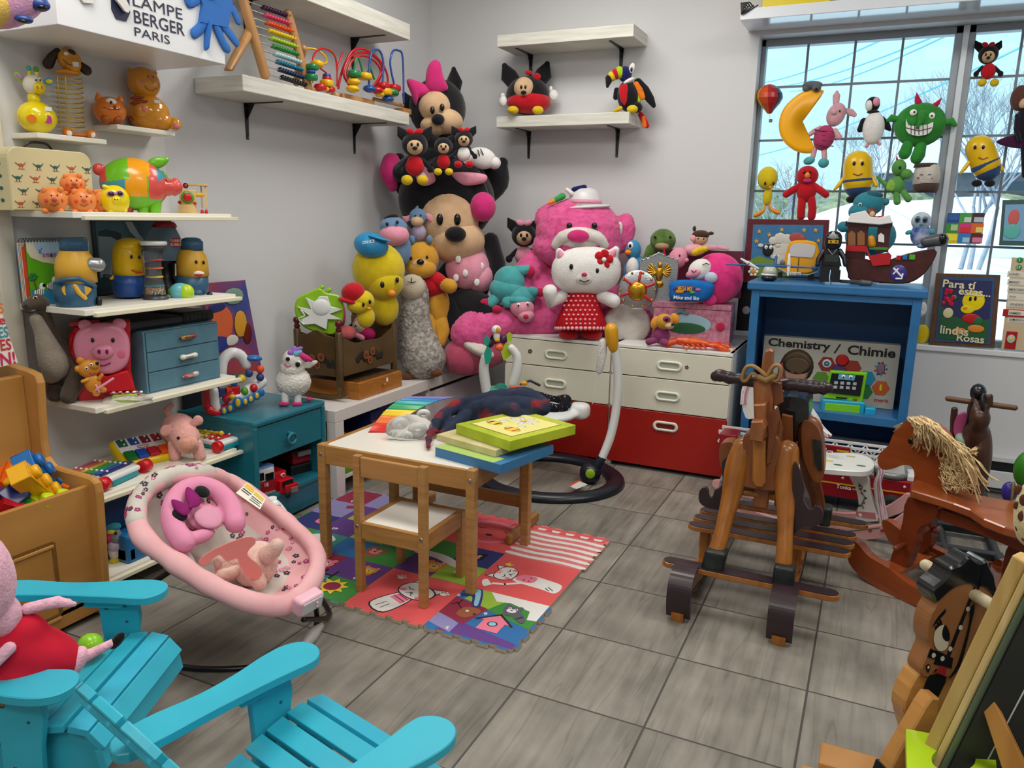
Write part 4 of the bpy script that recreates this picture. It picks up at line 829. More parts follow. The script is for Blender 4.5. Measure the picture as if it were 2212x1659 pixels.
f1,A1=post(1275,1022,[(1300,990,0,9),(1318,945,-8,9.5),(1330,890,-14,9.5),(1335,830,-16,9.5),(1332,780,-16,9.5),(1326,740,-16,9.5)],'a')
k=M(JG);k.lathe(f1.p(1275,1023,52),f1.N,[(0,10*f1.s),(3*f1.s,10*f1.s),(4*f1.s,8*f1.s)],n=24);k.obj('button',JP)
k=M(mt('label_plain','cfcfc8'));La=[at(1228,1050,'z',.036),at(1248,1038,'z',.036),at(1270,1047,'z',.036),at(1245,1057,'z',.036)];k.quad(*[a+VZ*.001 for a in La]);k.quad(La[0]+VZ*.002,La[1]+VZ*.002,La[1].lerp(La[2],.2)+VZ*.002,La[0].lerp(La[3],.2)+VZ*.002,mt('label_red','d8401e'));k.obj('label',JP)
k=M(JY);k.t(f1,[(1320,712,-10,14),(1322,735,-10,14),(1325,752,-12,10)],n=16);k.obj('post_cap',JP)
k=M(mt('dotted_cloth','d8d8d6','fabric',sc=40));k.t(f1,[(1303,740,-14,9),(1300,770,-14,10),(1295,800,-14,8)],n=12)
for i in range(40):a=r5.uniform(-1,1);y=742+r5.uniform(0,60);k.ell(f1.p(1303-(y-740)*.13+a*7.5,y,-14+9.6*math.sqrt(1-a*a*.6)),(VX*.0012,VY*.0012,VZ*.0012),FL3,6,4)
k.obj('spring_cover',JP);k=M(JW);k.t(f1,[(1293,808,-14,1.2),(1280,872,-14,1.2)],n=6);k.obj('strap',JP)
f2,A2=post(1060,880,[(1052,850,0,11),(1045,800,0,11),(1048,772,0,9)],'b')
bpy.data.objects['post.001'].location.z+=0
f3,A3=post(1118,850,[(1108,830,0,11),(1116,800,0,11),(1117,770,0,9.5),(1105,752,0,8.5)],'c')
fs=F(1170,880,'y',3.40)
k=M(JW);cs=fs.p(1165,885,0)
k.ell(cs-VZ*.005,(VX*.20,VY*.19,VZ*.035),pw=.85);k.ell(fs.p(1252,887,10),(VX*.05,VY*.045,VZ*.04),pw=.6);k.ell(fs.p(1080,868,0),(VX*.07,VY*.10,VZ*.03),pw=.7);k.blob(.008,3);k.obj('tray',JP)
STR=mt('starry_cloth','10141c','fabric',col2='0a0d14',sc=10)
k=M(STR);rg=[cs+VZ*.04+Vector((.105*math.cos(a),.10*math.sin(a),.012*math.sin(3*a)))for a in[2*PI*i/32 for i in range(32)]];k.tube([p+Vector((.03,0,.0))for p in rg],.026,n=12,closed=True,cap=False)
G=[[cs+Vector((.03,0,.04))+Vector((.105*kk*math.cos(a),.10*kk*math.sin(a),-.10*(1-kk)))for a in[2*PI*i/32 for i in range(32)]]for kk in(1,.6,.2)]
k.add([p for g_ in G for p in g_],[(j*32+i,j*32+(i+1)%32,(j+1)*32+(i+1)%32,(j+1)*32+i)for j in range(2)for i in range(32)])
for i in range(110):
 a=r5.uniform(0,2*PI);b=r5.uniform(-.3,PI);p=cs+VZ*.04+Vector((.03+(.105+.0265*math.cos(b))*math.cos(a),(.10+.0265*math.cos(b))*math.sin(a),.0265*math.sin(b)+.012*math.sin(3*a)));k.ell(p,(VX*.0022,VY*.0022,VZ*.0022),r5.choice((mt('dot_white','e8e8e8'),JT,mt('dot_pink','d86a7a'),MATS['dot_white'])),6,4)
k.obj('seat_cloth',JP)
k=M(JT);k.bx(fs,1058,842,1125,852,40,30,.4);k.obj('toy_station',JP);k=M(mt('clear_dome','c8d0d4','glass',rough=.02));k.e(fs,1082,838,14,10,12,14);k.obj('dome',JP);k=M(mt('rust_orange','c8582a',rough=.4));k.bx(fs,1100,836,1120,843,20,20,.2);k.obj('toy_panel',JP)
k=M(NVP);k.t(fs,[(1125,830,0,3),(1145,822,0,3),(1165,832,0,3)],{}and None);k.obj('toy_arm',JP);k=M(JY);k.e(fs,1132,828,8,5,5,6);k.obj('toy_star',JP)
k=M(WHP);k.e(f2,1072,712,10,9,9,20);k.e(f2,1073,727,7,9,7,20);k.obj('dangling_toy',JP);k=M(JY);k.e(f2,1076,713,5,6,3,28);k.e(f2,1074,735,6,4,4,26);k.obj('toy_face',JP)
k=M(mt('orange_toy','e8683a',rough=.4));k.e(f2,1078,750,9,8,8,22);k.obj('dangling_toy',JP)
k=M(mt('plum_toy','4a1f4e',rough=.4));k.e(f2,1058,742,9,9,8,10);k.e(f2,1088,733,9,9,8,10);k.obj('bead',JP)
for x,y,m,rt in((1051,753,JT,0),(1100,745,mt('lime_toy','a6c42a',rough=.35),0)):
 k=M(m);k.pr(f2,[(x-6,y-22),(x,y-28),(x+7,y-22),(x+5,y-8),(x-4,y-8)],4,24,puff=0);k.pr(f2,[(x+2,y-8),(x+12,y+5),(x+8,y+30),(x-2,y+34),(x-6,y+12)]if m is JT else[(x-8,y-4),(x+6,y+0),(x+4,y+22),(x-12,y+34),(x-18,y+14)],4,22,puff=0);k.obj('leaf_mirror',JP)
 # ---------------- rocking horse in the middle ----------------
HW=mt('honey_oak','a86a28','wood',rough=.28,col2='8c521a',sc=6,stretch=(6,6,1),coat=.2);HWD=mt('horse_brown','8a4f26','wood',rough=.3,col2='74401c',sc=7,stretch=(8,8,1));PLM=mt('plum_stain','33222a',rough=.32,col2='2b1a20',kind='mottle',sc=10);HOOF=mt('hoof_black','101514','mottle',col2='262e2c',sc=30,rough=.4,bump=.4)
ROP=mt('leather_tan','8f6e40',rough=.7);SADL=mt('saddle_black','14161a','mottle',rough=.2,col2='1e2228',sc=22,bump=1.0,coat=.5)
h1=F(1655,1000,'y',2.55,yaw=-PI/2);H1=thing('rocking_horse','large brown wooden rocking horse with dark grips standing in the open floor','rocking horse',(-.31,2.75,0))
def bar(px0,px1,y,z,w,h_,name,T,m=HW,m2=PLM):
 a,b=at(*px0,'y',y),at(*px1,'y',y);d=(b-a);L=d.length;X=d.normalized();X.z=0;X.normalize();c=(a+b)/2;c.z=z
 P=[];n=8
 Y_=VZ.cross(X)
 for i in range(n+1):t=-PI/2+PI*i/n;P.append(c+X*(L/2-w*.5+w*.5*math.cos(t))+Y_*(w*.5*math.sin(t)))
 for i in range(n+1):t=PI/2+PI*i/n;P.append(c+X*(-L/2+w*.5+w*.5*math.cos(t))+Y_*(w*.5*math.sin(t)))
 k=M(m);k.prism([p-VZ*h_ for p in P],VZ,h_,bev=.003);k.prism([c+(p-c)*1.0-VZ*.0-((p-c).normalized()*.004)for p in P],VZ,.0012,m2);k.obj(name,T)
for i,(a,b,y)in enumerate((((1487,1128),(1838,1200),2.635),((1499,1110),(1846,1180),2.715),((1512,1098),(1852,1160),2.795),((1560,1085),(1876,1132),2.93))):bar(a,b,y,.205,.052,.018,'slat',H1)
bar((1432,1210),(1812,1305),2.405,.155,.05,.02,'foot_bar',H1)
for x in(-.465,-.155):
 k=M(HW)
 pf=[(2.335,.135),(2.40,.135),(2.46,.10),(2.56,.075),(2.75,.062),(2.95,.075),(3.08,.12),(3.12,.20),(3.17,.22),(3.21,.17),(3.20,.10),(3.12,.045),(2.98,.010),(2.8,.001),(2.62,.006),(2.48,.03),(2.40,.062),(2.36,.05),(2.34,.08)]
 P=[Vector((x-.02,y,z))for y,z in spline(pf,3)];k.prism(P,VX,.04,HW)
 k.box(x-.014,x+.014,2.66,2.74,.06,.188,.003);k.box(x-.02,x+.02,2.68,2.72,.10,.188,.003);k.obj('rocker',H1)
 k=M(PLM);
 sc=[(2.40,.158),(2.36,.160),(2.32,.150),(2.295,.125),(2.285,.09),(2.288,.05),(2.300,.012)]
 sc2=[(2.313,.012),(2.302,.052),(2.300,.088),(2.308,.115),(2.33,.136),(2.36,.146),(2.40,.144)]
 k.prism([Vector((x-.038,y,z))for y,z in spline(sc,4,False)+spline(sc2,4,False)],VX,.076)
 k.prism([Vector((x-.02,y,z))for y,z in((2.286,.03),(2.300,.03),(2.305,.001),(2.291,.001))],VX,.04,m2=HW)
 for s in(-1,1):k.prism([Vector((x+s*.0205,y,z))for y,z in spline([(2.40,.062),(2.48,.03),(2.62,.006),(2.8,.002),(2.98,.010),(3.12,.045),(3.10,.06),(2.97,.03),(2.8,.02),(2.62,.026),(2.48,.05)],3)],VX*s,.002)
 b2=[(3.08,.12),(3.115,.20),(3.16,.235),(3.21,.215),(3.235,.16),(3.22,.10)]
 k.prism([Vector((x-.034,y,z))for y,z in spline(b2,4,False)+[(y-.012,z-.008)for y,z in spline(b2,4,False)[::-1]]],VX,.068);k.obj('runner_trim',H1)
def leg(fr_,pts,T,m=HW,hoof=None,name='leg'):
 k=M(m);k.t(fr_,pts,n=14,flat=.75,sub=4);o=k.obj(name,T)
 if hoof:q=M(HOOF);a=hoof;c=fr_.p(*a[:3]);s=fr_.s;q.obox(c,(fr_.R,fr_.N,(fr_.Z+fr_.R*a[6]).normalized()),(a[3]*s,a[4]*s,a[5]*s),.012,seg=3);q.obj('hoof',o)
leg(h1,[(1608,968,10,26),(1592,1010,18,27),(1580,1070,34,22),(1567,1120,55,18),(1556,1165,74,17),(1547,1190,84,18)],H1,hoof=(1544,1208,88,24,22,27,.15))
leg(h1,[(1700,975,10,26),(1698,1010,18,27),(1697,1070,34,22),(1697,1130,55,17),(1695,1180,74,17),(1693,1215,84,18)],H1,hoof=(1694,1243,92,22,22,27,0))
leg(h1,[(1748,925,-120,30),(1752,980,-130,28),(1752,1030,-190,22),(1765,1075,-230,17),(1768,1100,-250,16)],H1,HWD,hoof=(1782,1112,-262,16,22,26,0))
k=M(HWD);k.pr(h1,[(1735,910),(1752,905),(1772,925),(1782,975),(1780,1025),(1760,1030),(1738,980)],60,-110,sp=4);k.pr(h1,[(1755,948),(1773,952),(1776,1015),(1768,1015),(1760,1000)],10,-78,m=HOOF);k.obj('haunch',H1)
k=M(HWD);k.pr(h1,[(1575,1020),(1560,1000),(1558,960),(1575,950),(1590,960)],50,-140,sp=4);k.obj('haunch',H1)
k=M(HWD);k.pr(h1,[(1606,960),(1618,930),(1675,935),(1690,960),(1690,1040),(1676,1056),(1616,1048),(1603,1035)],46,6,bev=4,sp=3);k.obj('chest',H1)
k=M(HWD);k.pr(h1,[(1620,930),(1700,935),(1705,1000),(1620,1000)],300,-180,sp=0);k.obj('body',H1)
k=M(HW);k.pr(h1,[(1628,950),(1655,950),(1655,1040),(1648,1050),(1633,1047),(1627,1035)],30,34,bev=3);k.obj('breast_board',H1)
k=M(HWD);k.bx(h1,1628,1045,1660,1098,20,10,.2);k.bx(h1,1673,1060,1690,1095,20,-20,.2);k.obj('lower_brace',H1);k=M(HW);k.t(h1,[(1607,1063,10,8),(1690,1076,-10,8)],n=12);k.obj('peg',H1)
for pts,dd,nm in(([(1560,1000),(1562,1030),(1558,1050),(1545,1058),(1540,1072),(1532,1072),(1530,1058),(1522,1052),(1512,1060),(1512,1082),(1528,1095),(1552,1100),(1568,1115),(1584,1095),(1590,1030),(1585,985),(1572,985)],-60,'l'),([(1715,1000),(1728,1018),(1738,1052),(1735,1075),(1742,1092),(1750,1100),(1756,1098),(1762,1092),(1775,1098),(1778,1118),(1768,1132),(1740,1136),(1722,1146),(1714,1148),(1712,1080)],36,'r')):
 k=M(PLM);k.pr(h1,pts,14,dd,sp=3);k.obj('footrest',H1)
HN=mt('pine_head','9c6034','wood',rough=.35,col2='7c4722',sc=9,stretch=(5,5,1));HN2=mt('pine_head_dark','83492a','wood',rough=.35,col2='6f3a1e',sc=9,stretch=(5,5,1))
k=M(HN);k.pr(h1,[(1650,905),(1680,880),(1690,930),(1680,1000),(1664,1002),(1650,960)],26,0,sp=0);k.pr(h1,[(1640,900),(1665,880),(1672,930),(1660,1000),(1645,985)],50,-10);k.obj('neck',H1)
k=M(HN);k.pr(h1,[(1630,822),(1640,812),(1665,815),(1672,860),(1668,935),(1650,950),(1633,930),(1631,870)],50,10,bev=4);k.obj('head',H1);hh=bpy.data.objects['head']if 'head' in bpy.data.objects else None
hh=[o for o in H1.children if o.name.startswith('head')][0]
k=M(HN);k.pr(h1,[(1646,790),(1654,757),(1664,752),(1672,757),(1670,800),(1668,830),(1645,830)],22,16,bev=4);k.obj('forelock',hh)
k=M(HN2);k.pr(h1,[(1663,820),(1690,826),(1692,868),(1678,876),(1664,872)],18,10,bev=3);k.obj('ear',hh)
k=M(HN);k.pr(h1,[(1631,870),(1658,868),(1655,905),(1634,903)],46,44,bev=4);k.obj('nose_bridge',hh)
k=M(HN);k.pr(h1,[(1626,906),(1652,904),(1656,920),(1650,950),(1622,946)],50,66,bev=3);k.obj('muzzle',hh)
k=M(HN2);k.pr(h1,[(1655,895),(1682,880),(1684,905),(1672,960),(1664,1000),(1655,1000),(1660,940)],14,34,bev=2);k.obj('cheek_board',H1)
k=M(mt('grip_dark','2c1c22',rough=.3))
hp=[(1546,813,0,12),(1555,811,0,15),(1566,813,0,13),(1576,816,0,15),(1588,817,0,12.5),(1600,820,0,15),(1614,822,0,13),(1630,826,0,12),(1660,830,0,12),(1690,830,0,12.5),(1702,830,0,15),(1716,830,0,13),(1728,832,0,15),(1744,834,0,13),(1756,836,0,16),(1770,837,0,13.5),(1780,838,0,16),(1787,838,0,12)]
k.t(h1,hp,n=16,sub=2);k.obj('handle',H1)
k=M(ROP)
for L_ in([(1655,812),(1630,792),(1612,794),(1603,818),(1612,822),(1626,806),(1640,818)],[(1658,812),(1672,790),(1686,793),(1684,815),(1674,822),(1666,812)]):k.t(h1,[(x,y,34,4.5)for x,y in L_],n=6,sub=4,flat=2.2)
k.t(h1,[(1640,815,38,7),(1655,822,40,8),(1672,812,38,7)],n=8);k.obj('leather_bow',H1)
k=M(SADL);k.pr(h1,[(1690,850),(1745,852),(1752,880),(1748,900),(1730,905),(1722,960),(1712,962),(1700,900),(1690,900)],120,-150,sp=3);k.obj('saddle',H1)
k=M(HWD);k.pr(h1,[(1690,895),(1712,900),(1712,985),(1690,980)],20,-60);k.obj('saddle_board',H1)
# ---------------- chestnut rocking horse on the right ----------------
CH_=mt('chestnut_wood','9a4a1e','wood',rough=.3,col2='863c16',sc=4,stretch=(1,1,5),coat=.25);CHD=mt('chestnut_wood_deep','83381a','wood',rough=.3,col2='6e2e14',sc=4,stretch=(1,1,5),coat=.2);CHS=mt('chestnut_seat','a0532a','wood',rough=.22,col2='8c4420',sc=3,stretch=(4,1,1),coat=.3)
A2=Vector((.198,2.90,.38));y2=math.atan2(-.79,-.61);h2=F(1980,1050,A=A2,yaw=y2);H2=thing('rocking_horse','chestnut rocking horse with blond rope mane facing left on the right side','rocking horse',(.35,2.8,0))
SH=.385
near=[(1967,1046),(1968,1058),(2000,1068),(2060,1087),(2095,1100),(2125,1120),(2170,1138),(2212,1150),(2290,1170)];far=[(2290,1110),(2250,1094),(2197,1083),(2150,1076),(2101,1066),(2040,1050),(2000,1040),(1978,1036)]
P=[at(x,y,'z',SH)for x,y in near+far];k=M(CHS);k.prism([p-VZ*.028 for p in P],VZ,.028,CHS,m2=CH_,bev=.004);k.obj('seat',H2)
HD=[(1966,907),(1953,920),(1938,935),(1927,960),(1908,978),(1903,991),(1907,1007),(1921,1014),(1940,1007),(1966,1003),(1979,1010),(1983,1025),(1979,1046),(1976,1062),(2050,1088),(2062,1060),(2075,1020),(2062,965),(2035,924),(2000,908)]
k=M(CH_);k.pr(h2,HD,22,-40,sp=3);ho=k.obj('head',H2)
k=M(BLKP);e_=M(mt('eye_black','0a0a0a',rough=.15));e_.e(h2,1967,953,6.5,6.5,3,-28);e_.obj('eye',ho)
k=M(CHD);k.t(h2,[(1990,958,10,5),(2012,952,-60,5)],n=12);k.obj('handle',ho)
k=M(mt('rope_blond','ecd4a4','mottle',col2='cdb07c',sc=60,rough=.9));r6=random.Random(12)
for i in range(330):
 u=r6.random();sx=1962+u*88+r6.uniform(-6,6);sy=906+max(0,u-.25)**1.5*88-5*math.sin(u*3)+r6.uniform(-5,5)
 L_=r6.uniform(.4,1);ex=sx+(24+66*u)*L_*r6.uniform(.6,1.2)+r6.uniform(-8,8);ey=sy+(70+62*u)*L_*r6.uniform(.6,1.05)
 d0=-30+r6.uniform(-6,30);q=[(sx,sy,d0)];
 for j in range(1,6):t=j/5;q.append((sx+(ex-sx)*t+r6.uniform(-5,5)+10*math.sin(t*PI),sy+(ey-sy)*t**1.1+r6.uniform(-3,3),d0+18*math.sin(t*PI)+r6.uniform(-4,4)))
 k.tube(sp3([h2.p(*a)for a in q],3),[r6.uniform(1.0,2.0)*h2.s]*16,n=4,round_=False)
for i in range(200):
 sx=2030+r6.uniform(0,62);sy=985+r6.uniform(0,55);q=[(sx+r6.uniform(-4,4)+j*r6.uniform(1,6),sy+j*r6.uniform(4,9),-15+r6.uniform(-10,10))for j in range(5)];k.tube(sp3([h2.p(*a)for a in q],2),[1.2*h2.s]*9,n=4,round_=False)
for i in range(12):
 q=[(2060+j*10+r6.uniform(-3,3),975+i*1.4+10*math.sin(j*.9+i*.1),0+r6.uniform(-6,6))for j in range(6)];k.tube(sp3([h2.p(*a)for a in q],2),[1.1*h2.s]*11,n=4,round_=False)
for i in range(10):q=[(1968,912,-30),(1952-r6.uniform(0,8),918+r6.uniform(-4,6),-30),(1935-r6.uniform(0,8),925+r6.uniform(-5,12),-30)];k.tube([h2.p(*a)for a in q],.7*h2.s,n=4,round_=False)
k.obj('mane',H2)
apr=[(2030,1096),(2120,1130),(2212,1166),(2300,1195),(2300,1225),(2212,1190),(2120,1152),(2030,1120)]
k=M(CHD);k.pr(h2,apr,14,0);k.pr(h2,apr,14,-90);k.obj('apron',H2)
for pts,dd in(([(1969,1072),(2032,1094),(2022,1121),(1996,1136),(1987,1152),(1986,1170),(1976,1196),(1961,1225),(1930,1210),(1945,1170),(1958,1120)],6),([(2020,1100),(2040,1110),(2018,1127),(2019,1160),(2012,1180),(2001,1190),(1993,1211),(1971,1203),(1980,1160)],-85),([(2185,1160),(2230,1180),(2226,1210),(2204,1225),(2210,1290),(2240,1350),(2290,1350),(2280,1200)],6),([(2200,1150),(2260,1180),(2200,1250),(2170,1232)],-95)):
 k=M(CHD);k.pr(h2,pts,20,dd,sp=2);k.obj('leg',H2)
for a,b in(((1935,1184,50),(1963,1172,0)),((1990,1150,-40),(2002,1142,-60)),((2020,1146,-80),(2028,1142,-110))):k=M(CHD);k.t(h2,[(*a,5),(*b,5)],n=12);k.obj('peg',H2)
r1=[(1838,1178),(1850,1165),(1868,1182),(1886,1202),(1926,1225),(1958,1251),(1990,1270),(2050,1295),(2120,1305),(2180,1290),(2240,1262),(2255,1275),(2240,1310),(2180,1340),(2110,1352),(2040,1340),(1992,1309),(1939,1292),(1900,1270),(1862,1240),(1840,1212)]
G0=at(1900,1268,'z',0.0);hr=F(1900,1268,A=G0,yaw=y2);k=M(CH_);k.pr(hr,r1,18,0,sp=2);
k.v=[Vector((p.x,p.y,max(p.z,.001)))for p in k.v];k.obj('rocker',H2)
hf=hr.off(-.27);r2=[(1911,1128),(1922,1122),(1950,1142),(1980,1160),(2010,1176),(2053,1196),(2100,1212),(2140,1215),(2165,1206),(2172,1216),(2160,1232),(2110,1244),(2050,1236),(2010,1222),(1960,1196),(1925,1165)]
k=M(CH_);k.pr(hf,r2,18,0,sp=2);k.v=[Vector((p.x,p.y,max(p.z,.001)))for p in k.v];k.obj('rocker',H2)
P=[hr.p(1905,1216),hr.p(1945,1240),hf.p(2030,1196),hf.p(1985,1172)];zz=sum(p.z for p in P)/4;k=M(CHS);k.prism([Vector((p.x,p.y,zz-.016))for p in P],VZ,.016);k.obj('cross_board',H2)
P=[hr.p(2130,1305),hr.p(2180,1290),hf.p(2165,1215),hf.p(2140,1220)];zz=sum(p.z for p in P)/4;k=M(CHS);k.prism([Vector((p.x,p.y,zz-.016))for p in P],VZ,.016);k.obj('cross_board',H2)
# ---------------- small white and pink rocking horse ----------------
WH=mt('horse_white','e6e6e2',rough=.3);PR=mt('rocker_pink','e0a8a8',rough=.35);PR2=mt('hoof_pink','c97f86',rough=.35);GRN=mt('vine_green','2f6a3a');RDF=mt('vine_red','b8324a')
A4=at(1868,1120,'z',.06);h4=F(1868,1120,A=A4,yaw=math.atan2(-.93,-.1));H4=thing('rocking_horse','small white rocking horse with pink rockers and yarn tail behind the brown one','rocking horse',(A4.x-.2,A4.y,0))
sz=.305;top=[(1715,985),(1765,978),(1830,978),(1872,985),(1888,998),(1884,1012),(1862,1018),(1800,1014),(1740,1008),(1700,1000)]
P=[at(x,y,'z',sz)for x,y in spline(top,3)];k=M(WH);k.prism([p-VZ*.024 for p in P],VZ,.024,bev=.003)
for x,y,m in((1790,995,mt('duck_yellow','e0c040')),(1838,986,mt('bee_yellow','c8b050')),(1810,1004,GRN),(1860,1006,GRN)):c=at(x,y,'z',sz+.0006);k.ell(c,(VX*.018,VY*.010,VZ*.0006),m,12,4)
k.obj('seat',H4)
k=M(WH);k.pr(h4,[(1832,1016),(1872,1020),(1880,1060),(1893,1100),(1898,1122),(1850,1118),(1857,1090),(1850,1050)],26,0,sp=2)
k.pr(h4,[(1850,1100),(1892,1104),(1894,1118),(1852,1112)],27.5,0,m=PR2)
for x,y in((1838,1026),(1856,1029),(1858,1113)):k.e(h4,x,y,4.5,4.5,2,13)
k.t(h4,[(1855,1045,14,1),(1863,1052,14,1),(1860,1062,14,1),(1868,1074,14,1),(1862,1088,14,1),(1866,1098,14,1)],GRN,5,sub=3)
for x,y,m in((1857,1050,GRN),(1868,1060,GRN),(1858,1056,RDF),(1870,1076,GRN),(1862,1066,RDF),(1866,1086,RDF),(1858,1092,GRN)):k.e(h4,x,y,3.4,2.6,1,14,m=m,seg=8,ring=4)
k.obj('leg',H4)
k=M(WH);k.pr(h4,[(1690,1010),(1715,1010),(1712,1110),(1680,1110)],26,-10);k.obj('leg',H4)
hb=at(1800,1150,'z',0.0);hq=F(1800,1150,A=hb,yaw=math.atan2(-.93,-.1))
rk=[(1560,1075),(1580,1060),(1620,1098),(1700,1125),(1780,1136),(1860,1138),(1920,1128),(1958,1105),(1972,1112),(1955,1140),(1900,1160),(1800,1168),(1700,1160),(1620,1135)]
k=M(PR);k.pr(hq,rk,14,0,sp=3);k.t(hq,[(1760,1146,8,1),(1800,1150,8,1),(1850,1146,8,1),(1900,1140,8,1)],GRN,5);
for x in(1775,1812,1880,1906):k.e(hq,x,1146,4,4,1,8,m=RDF,seg=8,ring=4)
k.v=[Vector((p.x,p.y,max(p.z,.001)))for p in k.v];k.obj('rocker',H4)
hg=hq.off(-.22);k=M(PR);k.pr(hg,[(1540,1046),(1552,1036),(1590,1060),(1680,1090),(1780,1104),(1860,1108),(1920,1092),(1958,1066),(1975,1072),(1965,1095),(1920,1116),(1850,1126),(1760,1124),(1660,1112),(1580,1085)],14,0,sp=2);k.v=[Vector((p.x,p.y,max(p.z,.001)))for p in k.v];k.obj('rocker',H4)
YPK=mt('yarn_pink','d79ab4',rough=.9);YWH=mt('yarn_white','e6e2e0',rough=.9)
def yarn(fr_,pts,n,r_,spread,nm,T,seed=1):
 k=M(YWH);rr=random.Random(seed)
 for i in range(n):
  ox,oy,od=[rr.uniform(-1,1)*spread for _ in range(3)];tz=1
  q=[]
  for j,a in enumerate(pts):s_=.6+.6*j/len(pts);q.append(fr_.p(a[0]+ox*s_+rr.uniform(-1.5,1.5),a[1]+oy*.4+rr.uniform(-2,2),a[2]+od*s_))
  k.tube(sp3(q,3),[r_*fr_.s]*(3*(len(q)-1)+1),YPK if i%3==0 else YWH,n=5)
 k.obj(nm,T)
yarn(h4,[(1896,1005,0),(1902,1020,0),(1896,1045,2),(1900,1080,2),(1905,1110,2),(1908,1132,2)],46,1.6,9,'tail',H4,3)
k=M(mt('ribbon_mauve','cfc6d0',rough=.4));k.e(h4,1903,998,12,8,6,4,10);k.e(h4,1896,1006,8,8,6,4,10);k.obj('tail_ribbon',H4)
h4h=F(1700,930,A=Vector((A4.x-.33,A4.y+.02,.40)),yaw=math.atan2(-.93,-.1))
k=M(WH);k.pr(h4h,[(1604,850),(1622,830),(1655,828),(1688,868),(1694,985),(1655,990),(1640,908),(1614,900)],26,-8,sp=3);k.obj('head',H4)
yarn(h4h,[(1728,850,4),(1745,880,6),(1758,905,6),(1768,925,6),(1785,940,8)],40,1.6,10,'mane',H4,5);yarn(h4h,[(1628,812,8),(1615,830,10),(1608,850,10),(1606,870,10)],18,1.5,6,'forelock',H4,6)
# ---------------- toy fire truck behind the horses ----------------
TR=mt('truck_red','8e1020',rough=.3);TRW=mt('truck_white','dcdcdc',rough=.3);TRG=mt('truck_grey','8c8e90',rough=.35,metal=.4);YL=mt('truck_yellow','d8a818',rough=.3);TIRE=mt('tyre','141416',rough=.7);LETW=mt('letter_white','f0eee8',rough=.5)
ft_=F(1800,1040,A=at(1800,1100,'z',.06)+VY*.25,yaw=-PI/2-.02);fy=3.62;ftr=F(1800,1040,'y',fy,yaw=-PI/2);FTT=thing('toy_fire_truck','long red toy fire truck with white ladder in front of the blue cabinet','toy truck',ftr.A)
FTT.location.z=0;FTT['_o']=list(FTT.location)
k=M(TR);a=ftr.p(1575,1000);b=ftr.p(1985,1060);zb_=.055;X0,X1=a.x,b.x
k.box(X0,X1,fy,fy+.13,zb_,.175,.006)
for xx in(0.20,.36,.62,.8,.93):k.ell((X0+(X1-X0)*xx,fy,.15),(VX*.006,VY*.002,VZ*.006),TRW,10,5)
k.box(X0+.2,X1-.02,fy-.002,fy,.118,.124,0,YL)
for xx in(.22,.88):k.lathe((X0+(X1-X0)*xx,fy-.003,.05),-VY,[(0,.058),(.001,.058)],TIRE,24)
k.obj('body',FTT)
k=M(LETW);k.text('Tonka',(ftr.p(1806,1055).x,fy-.003,.100),VX,VZ,.062,.018,.001,bold=.02);k.text('SERVICE',(ftr.p(1806,1055).x+.067,fy-.003,.103),VX,VZ,.04,.007,.001);k.text('03473',(ftr.p(1945,1075).x,fy-.003,.088),VX,VZ,.04,.010,.001,bold=.01);k.obj('lettering',FTT)
for xx in(.22,.88):
 for yy in(fy-.012,fy+.10):q=M(TIRE);q.lathe((X0+(X1-X0)*xx,yy,.048),VY,[(0,.036),(.003,.047),(.03,.047),(.033,.036)],n=24);q.lathe((X0+(X1-X0)*xx,yy-.001,.048),-VY,[(0,.022),(.002,.022),(.003,.01)],TRG,16);q.obj('wheel',FTT)
k=M(TRG);k.box(X0+.02,X1-.18,fy-.004,fy+.135,.176,.190,.003);k.lathe((X1-.11,fy+.06,.178),VZ,[(0,.07),(.02,.068),(.024,.06)],n=28);k.obj('deck',FTT)
k=M(TRW);k.prism([(X1-.17,fy+.01,.2),(X1-.06,fy+.01,.2),(X1-.07,fy+.01,.245),(X1-.10,fy+.01,.255),(X1-.16,fy+.01,.215)],VY,.10,bev=.003);k.box(X1-.05,X1+.0,fy+.005,fy+.12,.175,.20,.004);k.obj('turntable',FTT)
k=M(TRW);z0=.235;LXa,LXb=X0-.06,X1-.10
for yy in(fy-.0,fy+.09):
 k.box(LXa,LXb,yy,yy+.008,z0,z0+.012,.001);k.box(LXa,LXb,yy,yy+.008,z0+.05,z0+.062,.001)
 for i in range(24):x=LXa+(LXb-LXa)*i/24;d=(LXb-LXa)/24;k.tube([(x,yy+.004,z0+.01),(x+d,yy+.004,z0+.052)]if i%2 else[(x,yy+.004,z0+.052),(x+d,yy+.004,z0+.01)],.0035,n=5,round_=False)
for i in range(20):x=LXa+(LXb-LXa)*i/20;k.tube([(x,fy,z0+.006),(x,fy+.09,z0+.006)],.003,n=5,round_=False)
k.obj('ladder',FTT)
k=M(TR);xx=ftr.p(1765,1000).x;k.box(xx-.1,xx+.13,fy-.012,fy-.002,.24,.295,.002);k.text('Tonka',(xx-.045,fy-.013,.252),VX,VZ,.11,.03,.001,LETW,bold=.02);
for q in(0,1):k.box(xx+.075,xx+.125,fy-.0135,fy-.012,.254+q*.018,.262+q*.018,0,YL)
k.obj('name_board',FTT)
k=M(YL)
for x in(1812,1855):q=ftr.p(x,1018).x;k.ell((q,fy-.004,.205),(VX*.04,VY*.012,VZ*.009),pw=.7)
k.obj('hose_reel',FTT)
k=M(TR);c=ftr.p(1574,965);k.bx(ftr,1552,938,1590,1000,60,80,.15);k.obj('bucket',FTT);k=M(LETW);c=ftr.p(1566,978,81);k.text('RESCUE',c,-VZ,VX,.035,.006,.001);k.text('SQUAD',c+VX*.009,-VZ,VX,.03,.006,.001);k.obj('bucket_lettering',FTT)
